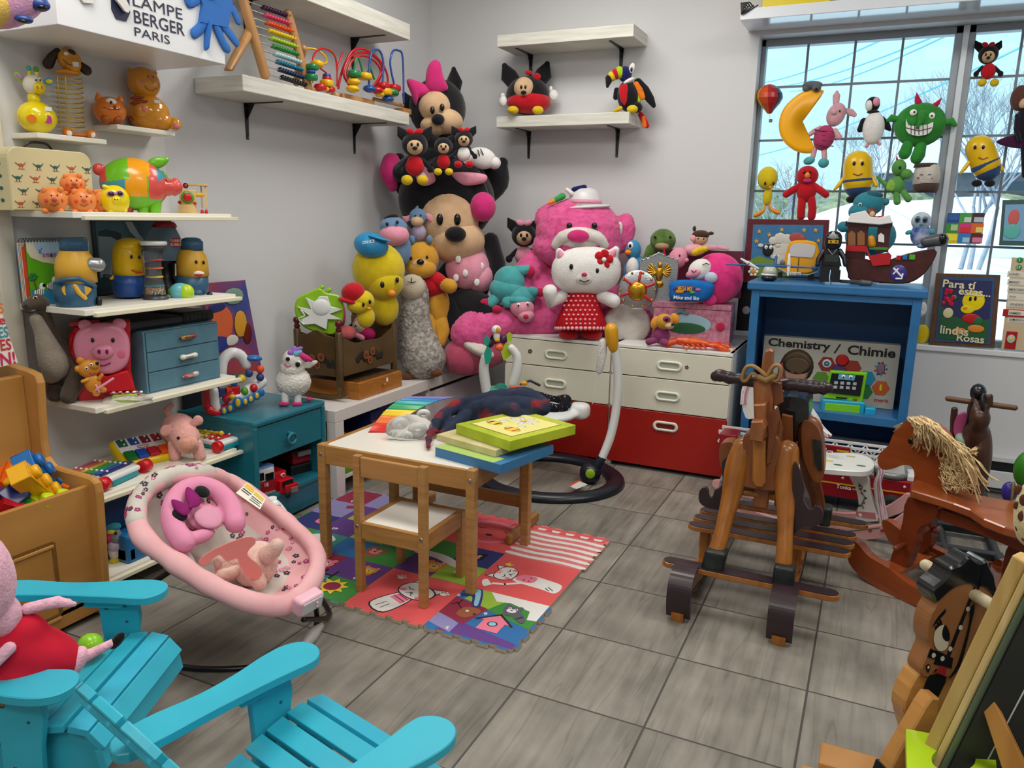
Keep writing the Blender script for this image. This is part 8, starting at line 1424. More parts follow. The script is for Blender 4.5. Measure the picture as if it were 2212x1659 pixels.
for i,(y,h,c,nm)in enumerate(((2.78,.15,'c8901c','yellow'),(2.90,.12,'7a1c2c','wine red'),(3.02,.22,'1c2c6a','dark blue, shorter'),(3.13,.24,'16337a','dark blue, taller'),(3.24,.20,'b8a890','cream'),(3.35,.17,'1f5a9a','mid blue'))):
 k=M(C('gamebox_'+c,c,rough=.4));k.box(-2.45,-2.16-.03*(i%2),y,y+.10,.096,.096+h,.002);k.box(-2.159-.03*(i%2),-2.158-.03*(i%2),y+.01,y+.09,.096+h*.35,.096+h*.8,0,C('gb_label%d'%(i%3),('e0c040','d8d4c8','c83a3a')[i%3]));tag(k.obj('game_box',None,(-2.3,y,.096)),nm+' game box standing on the lower shelf of the white bench','box','game boxes under the bench')
k=M(C('gamebox_green','5a9a1c',rough=.4));k.box(-2.15,-2.105,2.735,2.90,.0965,.13,.002);tag(k.obj('game_box',None,(-2.3,2.76,.096)),'flat green and yellow box lying at the near end of the bench shelf','box')
# ---------------- soft toys on the drawer chests ----------------
DT=.643
def A_(x,y,Y):return at(x,y,'y',Y)
BP=P_('bear_pink','e0609a','cc4a82');MUZ=P_('bear_muzzle','dcd8d0');ROSE=P_('plush_rose','b8506c','aa4660')
g=F(1245,650,A=Vector((A_(1245,715,4.02).x,4.02,DT)));T=thing('plush_bear','huge shaggy pink plush bear in a white hat sitting on the drawer chests','plush toy',g.A)
fz=(.006,75)
k=M(BP);k.e(g,1225,650,95,85,60,-14);k.t(g,[(1155,570,0,30),(1130,610,10,32),(1150,660,26,26)],sub=3);k.e(g,1300,650,45,60,40,-10);k.blob(.012,2,fz);zc(k,DT);k.obj('body',T)
k=M(BP);k.e(g,1250,505,92,74,62,4);k.e(g,1245,535,95,48,58,8);k.e(g,1190,478,34,38,20,0,30);k.e(g,1345,505,26,44,18,-6,-10);k.blob(.010,2,fz);hb_=k.obj('head',T)
k=M(MUZ);k.t(g,[(1200,530,60,9),(1215,512,66,12),(1250,504,68,13),(1290,512,64,12),(1306,530,56,9)],sub=3);k.e(g,1250,520,50,20,18,52);k.obj('muzzle',hb_);k=M(HP);k.e(g,1249,510,23,13,14,76);k.obj('nose',hb_)
for x in(1230,1284):k=M(EYB);k.e(g,x,488,6,7,5,64);k.obj('eye',hb_)
k=M(MUZ);k.e(g,1338,495,7,15,5,16);k.obj('inner_ear',hb_)
k=M(BP);k.t(g,[(1190,690,10,38),(1110,695,30,38),(1040,705,50,42),(1015,722,60,42)],sub=3,n=20);k.blob(.010,2,fz);k.obj('leg',T);k=M(MUZ);k.e(g,1030,748,44,16,40,66,-28);k.obj('sole',T)
k=M(BP);k.e(g,1352,700,60,54,30,44);k.blob(.010,1,fz);zc(k,DT);k.obj('leg',T);k=M(MUZ);k.e(g,1354,702,49,45,10,72);k.obj('sole',T)
T=thing('hat','silvery white brimmed hat with pink ribbon and felt carrot on the pink bear','hat',g.p(1262,445));HTW=C('satin_white','d4d2d4',rough=.35);k=M(HTW);k.e(g,1262,448,56,7,46,6,4);k.lz(g,1262,[(447,38),(435,36),(418,30),(408,22),(405,8)],d=6);k.obj('crown',T)
k=M(LP);k.lz(g,1262,[(440,37.5),(431,36)],d=6);k.obj('ribbon',T);k=M(C('felt_green','2f9a4a',rough=.8));k.t(g,[(1196,434,20,5),(1215,424,20,7)]);k.t(g,[(1235,418,26,5),(1225,410,26,4)],WP_);k.obj('carrot_top',T);k=M(OB);k.t(g,[(1183,440,20,2),(1196,434,20,6)]);k.obj('carrot',T);k=M(TCN);k.t(g,[(1240,410,20,6),(1262,405,20,6)]);k.obj('felt_piece',T)
g=F(1000,760,A=Vector((-1.93,3.72,.46)));k=M(ROSE);k.t(g,[(1060,752,-10,40),(1010,768,0,46),(1000,772,6,44)],sub=2,n=22);k.v=[Vector((p.x,p.y,max(p.z,BT+.001)))for p in k.v];tag(k.obj('plush_cushion',None,(-1.93,3.72,BT)),'dusky rose plush cushion hanging over the bench end below the bear','plush toy')
g=F(1250,725,A=Vector((A_(1250,728,3.80).x,3.80,DT)))
DRS=C('dress_red','b81420',kind='fabric',col2='a8101c');HRT=C('heart_pink','e8a0a8',rough=.8)
toy('plush_cat','white plush cat in a red dress with pink hearts standing before the bear','plush toy',g,[('head',WP_,'e',1266,585,74,50,44,4,4,.85),('ear',WP_,'t',[(1215,560,4,18),(1208,544,4,8)]),('ear',WP_,'t',[(1320,556,4,18),(1330,540,4,8)]),('eye',EYB,'e',1234,576,4,6,3,46),('eye',EYB,'e',1290,585,4,6,3,45),('nose',HP,'e',1262,593,6,4,4,50),('mouth',EYB,'t',[(1252,605,50,1),(1262,609,51,1),(1272,605,50,1)]),('inner_ear',LP,'t',[(1212,552,20,9),(1209,544,20,4)]),('inner_ear',LP,'t',[(1322,550,20,9),(1328,542,20,4)]),('muzzle',MUZ,'e',1262,600,26,17,14,36),('flower',RP,'e',1306,548,9,9,5,38),('+',RP,'e',1316,560,9,9,5,36),('+',RP,'e',1308,573,9,9,5,38),('+',RP,'e',1295,567,9,9,5,40),('+',RP,'e',1294,553,9,9,5,40),('+',WHT,'e',1305,561,5,5,5,43),('dress',DRS,'l',1255,[(707,55),(700,56),(680,48),(665,42),(650,38),(635,34),(628,26)])]+[('+',HRT,'e',1255+dx,y,2.6,2.4,2,math.sqrt(max(1,r_*r_-dx*dx))+.5)for y,r_ in((640,35),(650,38),(660,40),(670,44),(680,48),(690,52),(699,55))for dx in range(-36+(y//10%2)*5,37,10)]+[('hem',HRT,'e',1255+55*math.sin(a),709,4,4,4,55*math.cos(a))for a in[R(-80+i*10)for i in range(17)]]+[('arm',WP_,'t',[(1215,640,10,14),(1190,650,20,17),(1188,630,26,16)]),('arm',WP_,'t',[(1300,640,10,14),(1325,650,20,15)]),('leg',WP_,'l',1230,[(722,14),(704,14)],6),('leg',WP_,'l',1277,[(722,14),(704,14)],6),('shoe',RP,'e',1229,722,22,12,20,12),('shoe',RP,'e',1279,722,22,12,20,12)])
mouse('black plush animal in a satin pink dress left of the pink bear',F(1132,520,A=A_(1132,520,4.05)),1132,508,27,LP,LP,None)
TQ=P_('plush_teal','4fa8ac','44989c');CRM_=P_('plush_crimson','c01c4a')
toy('plush_possum','teal plush animal with pink face and crimson paws lying on the bear leg','plush toy',F(1110,640,A=A_(1110,680,3.80)),[('body',TQ,'e',1100,608,34,34,30,0),('+',TQ,'e',1095,625,38,30,30,4),('+',TQ,'e',1125,640,34,22,28,10),('arm',TQ,'t',[(1115,588,0,14),(1138,582,4,10)]),('paw',CRM_,'e',1146,587,10,12,8,6),('leg',TQ,'t',[(1075,640,10,14),(1060,655,14,12)]),('paw',CRM_,'e',1050,655,14,10,9,16),('paw',CRM_,'e',1073,668,10,9,9,24),('paw',CRM_,'e',1166,632,9,10,8,14),('head',LP,'e',1128,665,27,22,22,26,-20),('+',LP,'e',1136,682,18,14,16,36),('ear',TQ,'e',1098,652,14,13,7,28),('ear',TQ,'e',1150,630,13,11,7,24),('hair',TQ,'e',1122,648,26,12,20,24),('nose',CRM_,'e',1136,684,6,5,6,52),('eye',EYW,'e',1120,659,4,4.5,3,46),('+',EYB,'e',1120,660,2,2.4,2,49),('eye',EYW,'e',1140,656,4,4.5,3,44),('+',EYB,'e',1140,657,2,2.4,2,47)])
PGB=P_('penguin_blue','3a8aba');toy('plush_penguin','blue and white plush penguin peeking out right of the bear','plush toy',F(1370,560,A=A_(1370,640,4.08)),[('head',PGB,'e',1368,540,17,22,16,0),('body',PGB,'e',1372,590,26,40,22,-4),('belly',WP_,'e',1366,580,14,24,12,12),('beak',OB,'e',1357,545,8,6,8,12),('eye',EYW,'e',1362,530,6,8,3,14),('+',EYB,'e',1361,531,3,4,2,17)])
toy('plush_snake','green plush snake head with a red tongue behind the silver shield','plush toy',F(1432,540,A=A_(1432,560,4.10)),[('head',P_('snake_green','5e7c3a','40582a'),'e',1432,520,28,26,24,0),('+',MATS['snake_green'],'t',[(1408,540,-6,14),(1400,565,-8,14)]),('mouth',P_('snake_tan','a88c6c'),'e',1430,532,15,8,10,20),('tongue',RP,'t',[(1432,532,28,2.4),(1437,552,28,2)],{'flat':.5}),('eye',EYB,'e',1415,512,3,3,3,22),('eye',EYB,'e',1448,512,3,3,3,20)])
toy('rag_doll','small soft doll with brown pigtails and pale pink dress','doll',F(1512,540,A=A_(1512,545,4.08)),[('head',TN,'e',1512,516,18,14,14,0),('hair',P_('hair_brown','4a3228'),'e',1514,507,19,10,13,2),('+',MATS['hair_brown'],'e',1500,494,4,6,4,2),('+',MATS['hair_brown'],'e',1536,504,6,4,4,2),('dress',C('doll_pink','e0a4b4',kind='fabric'),'e',1500,540,24,14,16,4),('+',MATS['doll_pink'],'t',[(1520,535,6,6),(1550,534,6,5),(1572,538,6,3)],{'flat':.4}),('scarf',HRT,'e',1497,515,6,7,4,12),('eye',EYB,'e',1508,515,1.6,1.8,1,14),('eye',EYB,'e',1520,516,1.6,1.8,1,13)])
toy('plush_pig','small pink plush piglet lying behind the gold eagle shield','plush toy',F(1465,560,A=A_(1465,570,4.02)),[('head',LP,'e',1464,558,20,24,18,0,-20),('ear',LP,'e',1482,562,6,5,5,6),('eye',EYB,'e',1468,552,2,2.4,2,18)])
g=F(1425,600,A=A_(1425,650,3.93));SIL=C('silver_foil','b8bcc0',metal=.9,rough=.25,bump=.6,sc=180);GOL=C('gold_foil','c89a30',metal=.9,rough=.25,bump=.4,sc=120)
T=thing('toy_shield','silver toy shield with a spread gold eagle','toy shield',g.A);k=M(SIL);k.pr(g,[(1380,562),(1400,556),(1424,544),(1446,556),(1467,565),(1464,610),(1455,640),(1430,668),(1395,640),(1382,605)],6,0,bev=2)
for i in range(9):k.e(g,1386+i*9.6,560-(12-abs(i-4)*3.2),2.4,2.4,2,5,seg=8,ring=6)
k.obj('plate',T);k=M(GOL);k.e(g,1424,592,8,16,5,6);k.e(g,1426,573,5,7,4,7);k.e(g,1424,614,9,8,4,5)
for s_ in(-1,1):
 for i in range(6):a=R(-60+i*24);k.t(g,[(1424+s_*6,588,6,2.5),(1424+s_*(10+14*math.cos(a)),588+15*math.sin(a)-4,6,2.6)],n=6)
k.obj('eagle',T)
g=F(1378,625,A=A_(1378,668,3.86));T=thing('round_shield','round silver toy shield with red bars and gold centre','toy shield',g.A);k=M(SIL);k.e(g,1377,626,43,43,7,0);k.obj('plate',T);k=M(RED_)
for a in(80,20,-40,140,200):k.t(g,[(1377+22*math.cos(R(a)),626-22*math.sin(R(a)),8,3),(1377+38*math.cos(R(a)),626-38*math.sin(R(a)),5,3)],n=8)
k.e(g,1377,628,24,24,7,3);k.obj('bars',T);k=M(GOL);k.e(g,1377,629,20,20,7,6);
for i in range(10):a=i*PI/5;k.e(g,1377+38*math.cos(a),626+38*math.sin(a),3,3,3,5,seg=8,ring=6)
k.obj('boss',T)
g=F(1545,600,A=A_(1545,655,3.98));T=toy('round_plush','round bright pink smiling plush cushion with a yellow tuft','plush toy',g,[('body',P_('round_pink','e03a84','cc2c76'),'e',1548,602,57,56,40,0),('face',WP_,'e',1512,582,26,22,16,28,30),('+',LP,'e',1500,590,19,10,12,36,20),('tuft',C('tuft_yellow','e0b818',kind='plush'),'t',[(1500,546,22,7),(1512,540,24,8),(1524,538,22,6)]),('flipper',P_('flip_blue','bccce0'),'e',1536,600,14,12,8,42),('foot',MATS['round_pink'],'e',1532,648,16,13,12,30),('mouth',EYB,'t',[(1493,584,48,1),(1499,588,49,1),(1504,584,48,1)]),('eye',EYB,'t',[(1518,572,44,1),(1525,569,44,1),(1532,571,42,1)])])
g=F(1492,628,A=A_(1492,652,3.86));CYL=C('candy_blue','1a6ab8',kind='fabric');toy('candy_cushion','bright blue candy-box cushion with fruit print and lettering','cushion',g,[('body',CYL,'p',[(1450,608),(1500,604),(1540,612),(1542,626),(1530,648),(1480,652),(1448,648),(1446,628)],26,0,.5,2),('print',C('candy_print','4a2a6a'),'e',1480,624,26,9,2,12,4),('+',C('cp_orange','e0862a'),'e',1468,630,9,4,2,14),('+',C('cp_pink','d84a8a'),'e',1508,626,6,3,2,13),('+',C('cp_green','4aa04a'),'e',1495,632,6,3,2,14),('lettering',LETW,'x','Mike and Ike',1455,638,1510,646,16,.01),('+',TY,'x','MEGA MIX',1464,618,1496,628,16,.02)])
JB=C('jewel_pink','c88a9c',kind='mottle',col2='a85c78',sc=50,rough=.35);g=F(1510,745,A=Vector((A_(1500,745,3.88).x,3.90,DT)),yaw=-PI/2+.08)
T=thing('jewellery_box','pink patterned jewellery box with an oval castle picture, standing behind the lobster','box',g.A);k=M(JB);k.bx(g,1410,668,1578,742,95,0,.03);k.bx(g,1408,656,1580,667,97,1,.05);k.obj('case',T);k=M(C('castle_sky','9ac0d0'));k.e(g,1488,700,48,21,1,0);k.e(g,1482,709,42,12,1,1,m=C('castle_hill','1f5a34'));k.obj('oval_picture',T);k=M(C('box_teal','5a8a8c',rough=.4));k.t(g,[(1455,680,2,3),(1470,672,2,4),(1485,678,2,3)]);k.e(g,1556,706,9,9,2,2,m=CRM_);k.obj('crest',T)
k=M(C('lid_maroon','5c1c34',rough=.4));k.bx(g,1430,540,1604,640,5,-96,.2);k.obj('raised_lid',T)
g=F(1435,735,A=Vector((A_(1430,740,3.80).x,3.80,DT)));MGP=P_('plush_plum','8a3a6c');toy('plush_puppy','small plush puppy with orange ears and plum suit','plush toy',g,[('body',MGP,'e',1428,724,20,19,16,0),('leg',MGP,'t',[(1415,735,8,7),(1402,738,12,8)]),('leg',MGP,'t',[(1432,738,12,8),(1440,742,18,8)]),('head',YP,'e',1435,695,19,17,16,8),('+',TN,'e',1446,704,10,7,9,20),('ear',C('puppy_orange','e09a34',kind='plush'),'e',1415,697,9,14,6,8,-16),('ear',MATS['puppy_orange'],'e',1458,688,9,12,6,6,30),('mask',MGP,'e',1440,690,9,7,6,20),('eye',EYB,'e',1440,690,3.4,4,3,26),('nose',EYB,'e',1453,701,3.4,3,3,30)])
LOB=C('lobster_red','c81c14',rough=.3,kind='mottle',col2='e0661c',sc=30);g=F(1500,750,A=Vector((A_(1500,752,3.79).x,3.79,DT)));L_=[('body',LOB,'t',[(1465,736,0,9),(1490,738,0,11),(1520,742,0,9),(1530,744,0,6)]),('tail',LOB,'t',[(1465,736,0,8),(1450,740,0,7),(1440,746,0,6)]),('claw',LOB,'t',[(1530,745,4,4),(1550,748,6,8),(1568,756,8,6),(1576,758,8,2)]),('claw',LOB,'t',[(1530,742,-6,4),(1555,744,-8,6),(1575,750,-8,3)]),('feeler',LOB,'t',[(1545,742,0,.8),(1575,740,6,.8),(1590,760,10,.8)])]
for i in range(5):L_.append(('leg',LOB,'t',[(1472+i*11,742,6,2.2),(1478+i*11,750,12,2),(1484+i*11,755,16,1.2)]))
toy('toy_lobster','red plastic lobster lying at the front edge of the chest','toy animal',g,L_)
# ---------------- things on the play table ----------------
TT=.448
def qbox(B,A,Cc,z0,z1,m,name,label,cat='puzzle box',extra=None):
 B,A_0,C_0=[at(*p,'z',z0)for p in(B,A,Cc)];X=(A_0-B);L=X.length;X.normalize();Y=VZ.cross(X);w=(C_0-B).dot(Y);
 if w<0:Y=-Y;w=-w
 c=B+X*L/2+Y*w/2;c.z=(z0+z1)/2;k=M(m);k.obox(c,(X,Y,VZ),(L/2,w/2,(z1-z0)/2),.0015)
 if extra:extra(k,B,X,Y,L,w,z1)
 return tag(k.obj(name,None,(c.x,c.y,z0)),label,cat,'flat puzzle boxes stacked on the table corner')
BXB=C('box_blue','3a78a8',rough=.45);BXC=C('box_cream','d6cc9c',kind='mottle',col2='c4b884',sc=12,rough=.5);BXG=C('box_lime','c2d03a',kind='mottle',col2='a0b820',sc=9,rough=.35)
def lg_(k,B,X,Y,L,w,z):b=Vector((B.x,B.y,z+.0004));k.quad(b+X*.03,b+X*L,b+X*L+Y*.06,b+X*.03+Y*.06,C('top_green','a8c86a'))if X.cross(Y).z>0 else k.quad(b+X*L,b+X*.03,b+X*.03+Y*.06,b+X*L+Y*.06,C('top_green','a8c86a'))
qbox((1081,1025),(940,986),(1215,985),TT,TT+.033,BXB,'puzzle_box','blue flat box at the bottom of the stack on the table',extra=lg_)
qbox((1070,988),(943,952),(1206,952),TT+.034,TT+.058,BXC,'puzzle_box','cream dotted box in the middle of the stack')
def bee(k,B,X,Y,L,w,z):
 x_,y_=(X,Y)if X.cross(Y).z>0 else(Y,X);l1,l2=(L,w)if x_ is X else(w,L)
 P=lambda u,v,h=.0006:Vector((B.x,B.y,z+h))+x_*(u*l1)+y_*(v*l2)
 k.add([P(.12,.12),P(.88,.12),P(.88,.88),P(.12,.88)],[(0,1,2,3)],C('pic_line','7a5a30'),False);k.add([P(.13,.13,.0009),P(.87,.13,.0009),P(.87,.87,.0009),P(.13,.87,.0009)],[(0,1,2,3)],C('pic_yellow','e8e08a'),False)
 for(u,v,c1)in((.32,.35,'c83020'),(.35,.72,'20242e')):
  k.ell(P(u,v,.001),(x_*.022,y_*.036,VZ*.0006),FYE,16,4)
  for j in(-1,1):k.ell(P(u,v+j*.06,.0016),(x_*.02,y_*.005,VZ*.0006),C('be'+c1,c1),10,4)
  k.ell(P(u+.14,v,.0012),(x_*.02,y_*.012,VZ*.0006),WHT,12,4)
 for i in range(7):a=i*2*PI/7;k.ell(P(.66,.55,.001)+x_*.030*math.cos(a)+y_*.034*math.sin(a),((x_*math.cos(a)+y_*math.sin(a))*.026,(y_*math.cos(a)-x_*math.sin(a))*.010,VZ*.0006),WHT,12,4)
 k.ell(P(.66,.55,.0018),(x_*.012,y_*.012,VZ*.001),FYE,10,4)
qbox((1101,975),(985,936),(1235,936),TT+.059,TT+.094,BXG,'puzzle_box','lime green picture box with bees and a flower on top of the stack',extra=bee)
NV=C('fleece_navy','1c2840',kind='mottle',col2='8c1c1c',sc=5.5,rough=.95);NV.node_tree.nodes['Color Ramp'].color_ramp.elements[0].position=.44;NV.node_tree.nodes['Color Ramp'].color_ramp.elements[1].position=.52
def tz(pts):return[at(x,y,'z',z)for x,y,z in pts]
k=M(NV)
for pts,rr in(([(925,965,.463),(930,935,.475),(950,905,.50),(985,880,.52),(1030,868,.54)],[.012,.020,.026,.03,.03]),([(960,935,.47),(1000,905,.49),(1050,890,.51),(1110,890,.555)],[.02,.028,.034,.03]),([(1020,870,.54),(1070,860,.565),(1120,860,.57),(1160,868,.565),(1178,885,.55)],[.03,.038,.04,.034,.018]),([(1000,890,.50),(1060,880,.54),(1120,878,.56),(1160,880,.56)],[.03,.04,.04,.028]),([(1010,895,.49),(1060,905,.50),(1120,900,.53),(1165,888,.54)],[.02,.03,.03,.02]),([(940,930,.465),(975,915,.48),(1010,905,.49)],[.014,.02,.02]),([(1080,850,.57),(1130,850,.575),(1165,862,.57)],[.022,.026,.016])):
 P=sp3(tz(pts),4);r2=[rr[min(int(i/4),len(rr)-1)]for i in range(len(P))];k.tube(P,r2,n=14)
k.blob(.006,5,(.006,14));k.v=[Vector((p.x,p.y,max(p.z,TT+.001)))for p in k.v];tag(k.obj('blanket',None,at(1050,890,'z',TT)),'rumpled navy and red fleece blanket thrown over the table','blanket')
RBW=['d82818','e87018','ecc818','2aa060','18a0a0','2a78c0','8a7ab0'];T=thing('rainbow_arch','curved ribbed rainbow-coloured plastic arch on the table','toy',at(880,900,'z',TT));
A0,B0_=at(795,934,'z',TT+.002),at(832,934,'z',TT+.002);e1=at(985,862,'z',TT+.075);e0=at(885,862,'z',TT+.10)
N_=28
for i,h in enumerate(RBW):
 k=M(C('rbw'+h,h,rough=.35));G=[]
 for j in range(5):
  t=(i+j/4)/len(RBW);a=A0.lerp(e0,t)+VZ*.035*math.sin(PI*t*.9);b=B0_.lerp(e1,t)+VZ*.030*math.sin(PI*t*.9);G.append([a.lerp(b,u/N_)+VZ*.0018*(1 if u%2 else 0)for u in range(N_+1)])
 k.sheet(G,.006);k.obj('stripe',T)
g=F(885,935,A=at(885,945,'z',TT));T=thing('parts_bag','clear plastic bag of round white plastic parts on the table','bag',g.A);k=M(WPL)
for x,y,r_,d in((865,915,17,0),(902,928,20,6),(915,895,15,-10),(880,940,12,12),(850,935,9,14)):c=g.p(x,y,d);k.tube(circ(c,g.R,(g.Z*.8+g.N*.6).normalized(),r_*.7*g.s,18),r_*.34*g.s,n=8,closed=True,cap=False)
k.t(g,[(840,945,16,4),(870,950,16,5),(900,952,16,5)]);k.v=[Vector((p.x,p.y,max(p.z,TT+.001)))for p in k.v];k.obj('parts',T)
k=M(CEL);k.e(g,885,926,52,30,34,0);k.v=[Vector((p.x,p.y,max(p.z,TT+.0006)))+Vector((1,1,.5))*.004*noise.noise(p*60)for p in k.v];k.obj('bag',T)
# ---------------- in and on the blue cabinet ----------------
g=F(1800,800,'y',4.02,yaw=-PI/2+.035);CHW=C('chem_grey','b8b6ac',rough=.4);T=thing('chemistry_set','large grey chemistry set box with a child photo in the blue cabinet','game box',at(1800,900,'y',4.02));
k=M(CHW);tl_,tr_,br_,bl_=g.p(1651,727),g.p(1947,744),g.p(1936,889),g.p(1655,872);zf_=CSH+.001;w_=(tr_-tl_).dot(g.R);hz=(tl_.z+tr_.z)/2-zf_;c=(tl_+tr_)/2;c.z=zf_+hz/2;k.obox(c-g.N*.03,(g.R,g.N,VZ),(w_/2,.03,hz/2),.002);k.obj('box',T)
def cp(u,v,d=.0006):return c+g.R*((u-.5)*w_)+VZ*((.5-v)*hz)+g.N*d
k=M(C('chem_black','16161a',rough=.4));k.text('Chemistry',cp(.035,.20),g.R,VZ,w_*.47,hz*.17,.0005,bold=.03);k.text('/',cp(.53,.20),g.R,VZ,w_*.05,hz*.15,.0005);k.text('Chimie',cp(.63,.20),g.R,VZ,w_*.34,hz*.15,.0005,bold=.03);k.obj('title',T)
k=M(C('merit_red','b8301c'));k.text('merit',cp(.86,.90),g.R,VZ,w_*.10,hz*.06,.0008,bold=.02);k.obj('maker_lettering',T)
SKN=C('print_skin','b08468');HRC=C('print_hair','5a4630')
k=M(HRC)
def pe(u,v,a,b,m,d=.0008):k.ell(cp(u,v,d),(g.R*a,VZ*b,g.N*.0004),m,20,4)
pe(.27,.45,.078,.085,HRC);pe(.265,.57,.058,.065,SKN,.0012);pe(.27,.44,.066,.045,HRC,.0016);pe(.235,.56,.012,.004,HRC,.002);pe(.295,.56,.012,.004,HRC,.002);pe(.30,.78,.05,.03,SKN,.001);pe(.16,.62,.02,.08,C('print_rose','a8305a'),.0007)
def hexa(u,v,r_,m,d=.001):k.add([cp(u,v,d)+g.R*r_*math.cos(R(60*i))+VZ*r_*math.sin(R(60*i))for i in range(6)],[tuple(range(6))],C('hx'+m,m),False)
for u,v,m in((.49,.38,'8a2a22'),(.68,.40,'9a3428'),(.585,.48,'4a3a80'),(.79,.55,'1c8ab0'),(.895,.68,'c8602a'),(.78,.76,'2a7a3a'),(.46,.62,'5a8a2a')):hexa(u,v,.040,m)
pe(.49,.37,.022,.022,WHT,.0014);pe(.49,.37,.013,.013,TB_,.0018);pe(.49,.37,.006,.006,OB,.0022);pe(.60,.30,.030,.030,RED_,.0014);pe(.88,.38,.018,.03,C('print_mauve','8a6a80'),.0012);pe(.895,.68,.006,.02,GY_,.0014)
for i in range(9):a=i*.7;pe(.88+.05*math.cos(a)*.8,.38+.10*math.sin(a),.005,.005,(TB_,RED_,TEALB)[i%3],.0014)
k.obj('printed_picture',T)
g=F(1815,880,A=Vector((A_(1815,895,3.90).x,3.90,CSH+.001)),yaw=-PI/2+.15);RG=C('register_lime','7ac81c',rough=.3);RBL=C('register_blue','1ca0c8',rough=.3);toy('cash_register','lime and blue toy cash register with tilted keypad before the chemistry box','toy register',g,[('base',RBL,'b',1775,866,1868,894,50,10,.2),('drawer',RG,'b',1781,874,1858,892,4,13,.3),('printer',RBL,'b',1868,882,1892,902,30,14,.2),('+',RED_,'b',1873,882,1886,887,12,12,.2),('screen_case',RG,'s',[(1794,800),(1873,805),(1862,868),(1778,858)],16,-6,2),('keypad',C('keypad_black','141820',rough=.3),'s',[(1797,806),(1866,811),(1858,856),(1788,848)],3,5,1),('face_panel',C('panel_blue','5aa8d0'),'s',[(1812,808),(1848,811),(1845,822),(1810,819)],2,8),('eye',EYW,'e',1822,814,4,4.5,2,10),('+',EYB,'e',1822,815,2,2.4,2,12),('eye',EYW,'e',1838,815,4,4.5,2,10),('+',EYB,'e',1838,816,2,2.4,2,12)]+[('key',C('key_grey','a8b0b8',rough=.3),'b',1802+i*13.5-j*1.5,824+j*9.5+i*.8,1810+i*13.5-j*1.5,830+j*9.5+i*.8,3,9,.3)for j in range(2)for i in range(4)]+[('slot',EYB,'b',1806,858,1830,861,2,5),('card_button',RED_,'b',1843,862,1852,865,2,5)])
CT=.987
g=F(1698,600,A=Vector((A_(1698,600,4.20).x,4.20,CT-.08)),yaw=-PI/2);FRM=C('frame_maroon','5c1420',rough=.35);T=thing('picture','maroon-framed picture of a sheep under yellow stars behind the toy car','picture',g.A);k=M(FRM);Pf=[g.p(*q)for q in((1616,473),(1792,475),(1782,610),(1606,608))];k.prism([p-g.N*.01 for p in Pf],g.N,.015,bev=.002);k.obj('frame',T)
SB_=C('pic_blue','2c6a9e',kind='mottle',col2='37759f',sc=20);k=M(SB_);k.pr(g,[(1627,485),(1779,486),(1772,598),(1620,596)],1,3)
k.pr(g,[(1620,597),(1622,560),(1640,552),(1660,560),(1690,566),(1720,597)],1,4,m=C('pic_green','6a8a32'))
for x,y in((1640,500),(1662,507),(1689,496),(1737,497),(1762,497),(1634,521),(1768,520)):k.pr(g,[(x+(6 if i%2==0 else 2.4)*math.sin(i*PI/5),y-(6 if i%2==0 else 2.4)*math.cos(i*PI/5))for i in range(10)],1,4.4,m=C('star_orange','d8a030'))
for x,y,r_ in((1670,520,10),(1685,515,14),(1700,518,14),(1680,545,20),(1700,540,22),(1720,540,20),(1660,535,10),(1740,525,8),(1690,560,16)):k.e(g,x,y,r_,r_*.9,1,5,m=C('wool','c9c8bc'),seg=16,ring=4)
k.e(g,1659,540,12,13,1,6.6,m=BLK);k.e(g,1643,530,6,4,1,6.4,m=C('wool','c9c8bc'));k.e(g,1680,530,6,4,1,6.4,m=MATS['wool']);k.e(g,1655,534,3.6,4,1,7.6,m=EYW);k.e(g,1665,534,3.6,4,1,7.6,m=EYW);k.e(g,1656,535,1.2,1.2,1,8.4,m=EYB);k.e(g,1666,535,1.2,1.2,1,8.4,m=EYB);k.e(g,1720,513,15,10,1,6.2,m=C('pic_catred','a8423c'));k.e(g,1733,516,7,7,1,6.8,m=MATS['pic_catred'])
for i in range(6):k.e(g,1627+8*math.cos(i*1.05),587+7*math.sin(i*1.05),4,3.6,1,6,m=WHT,seg=10,ring=4)
k.e(g,1627,587,6,4,1,6.6,m=OB);k.obj('print',T)
g=F(1718,598,A=Vector((A_(1718,600,4.05).x,4.05,CT)));CY_=C('car_yellow','e0a012',rough=.25,coat=.4)
toy('toy_car','yellow rounded vintage car photo frame seen from the front','toy car',g,[('body',CY_,'s',[(1706,524),(1722,519),(1750,520),(1764,526),(1770,545),(1768,565),(1764,582),(1745,592),(1700,590),(1684,583),(1684,572),(1694,560),(1700,540)],20,-4,4,2),('windscreen',C('screen_white','c4c2c4',rough=.2),'s',[(1709,530),(1726,525),(1752,529),(1762,533),(1756,556),(1742,556),(1707,553),(1706,545)],2,7,.5,2),('headlight',C('light_grey','5a646a',rough=.15),'e',1690,569,6,8,4,8),('headlight',MATS['light_grey'],'e',1760,579,7,7,4,8),('bonnet_line',BLK,'t',[(1726,556,8,.7),(1724,575,8,.7),(1723,590,8,.7)]),('bumper',SLV,'t',[(1682,580,9,2),(1700,590,10,2),(1745,594,10,2),(1765,588,9,2)]),('number_plate',WHT,'b',1707,588,1730,594,2,13),('+',EYB,'x','BCV 8824',1709,589,1728,593.4,13.4),('tyre',TIRE,'b',1680,588,1690,600,14,2),('tyre',TIRE,'b',1745,592,1758,604,14,2)])
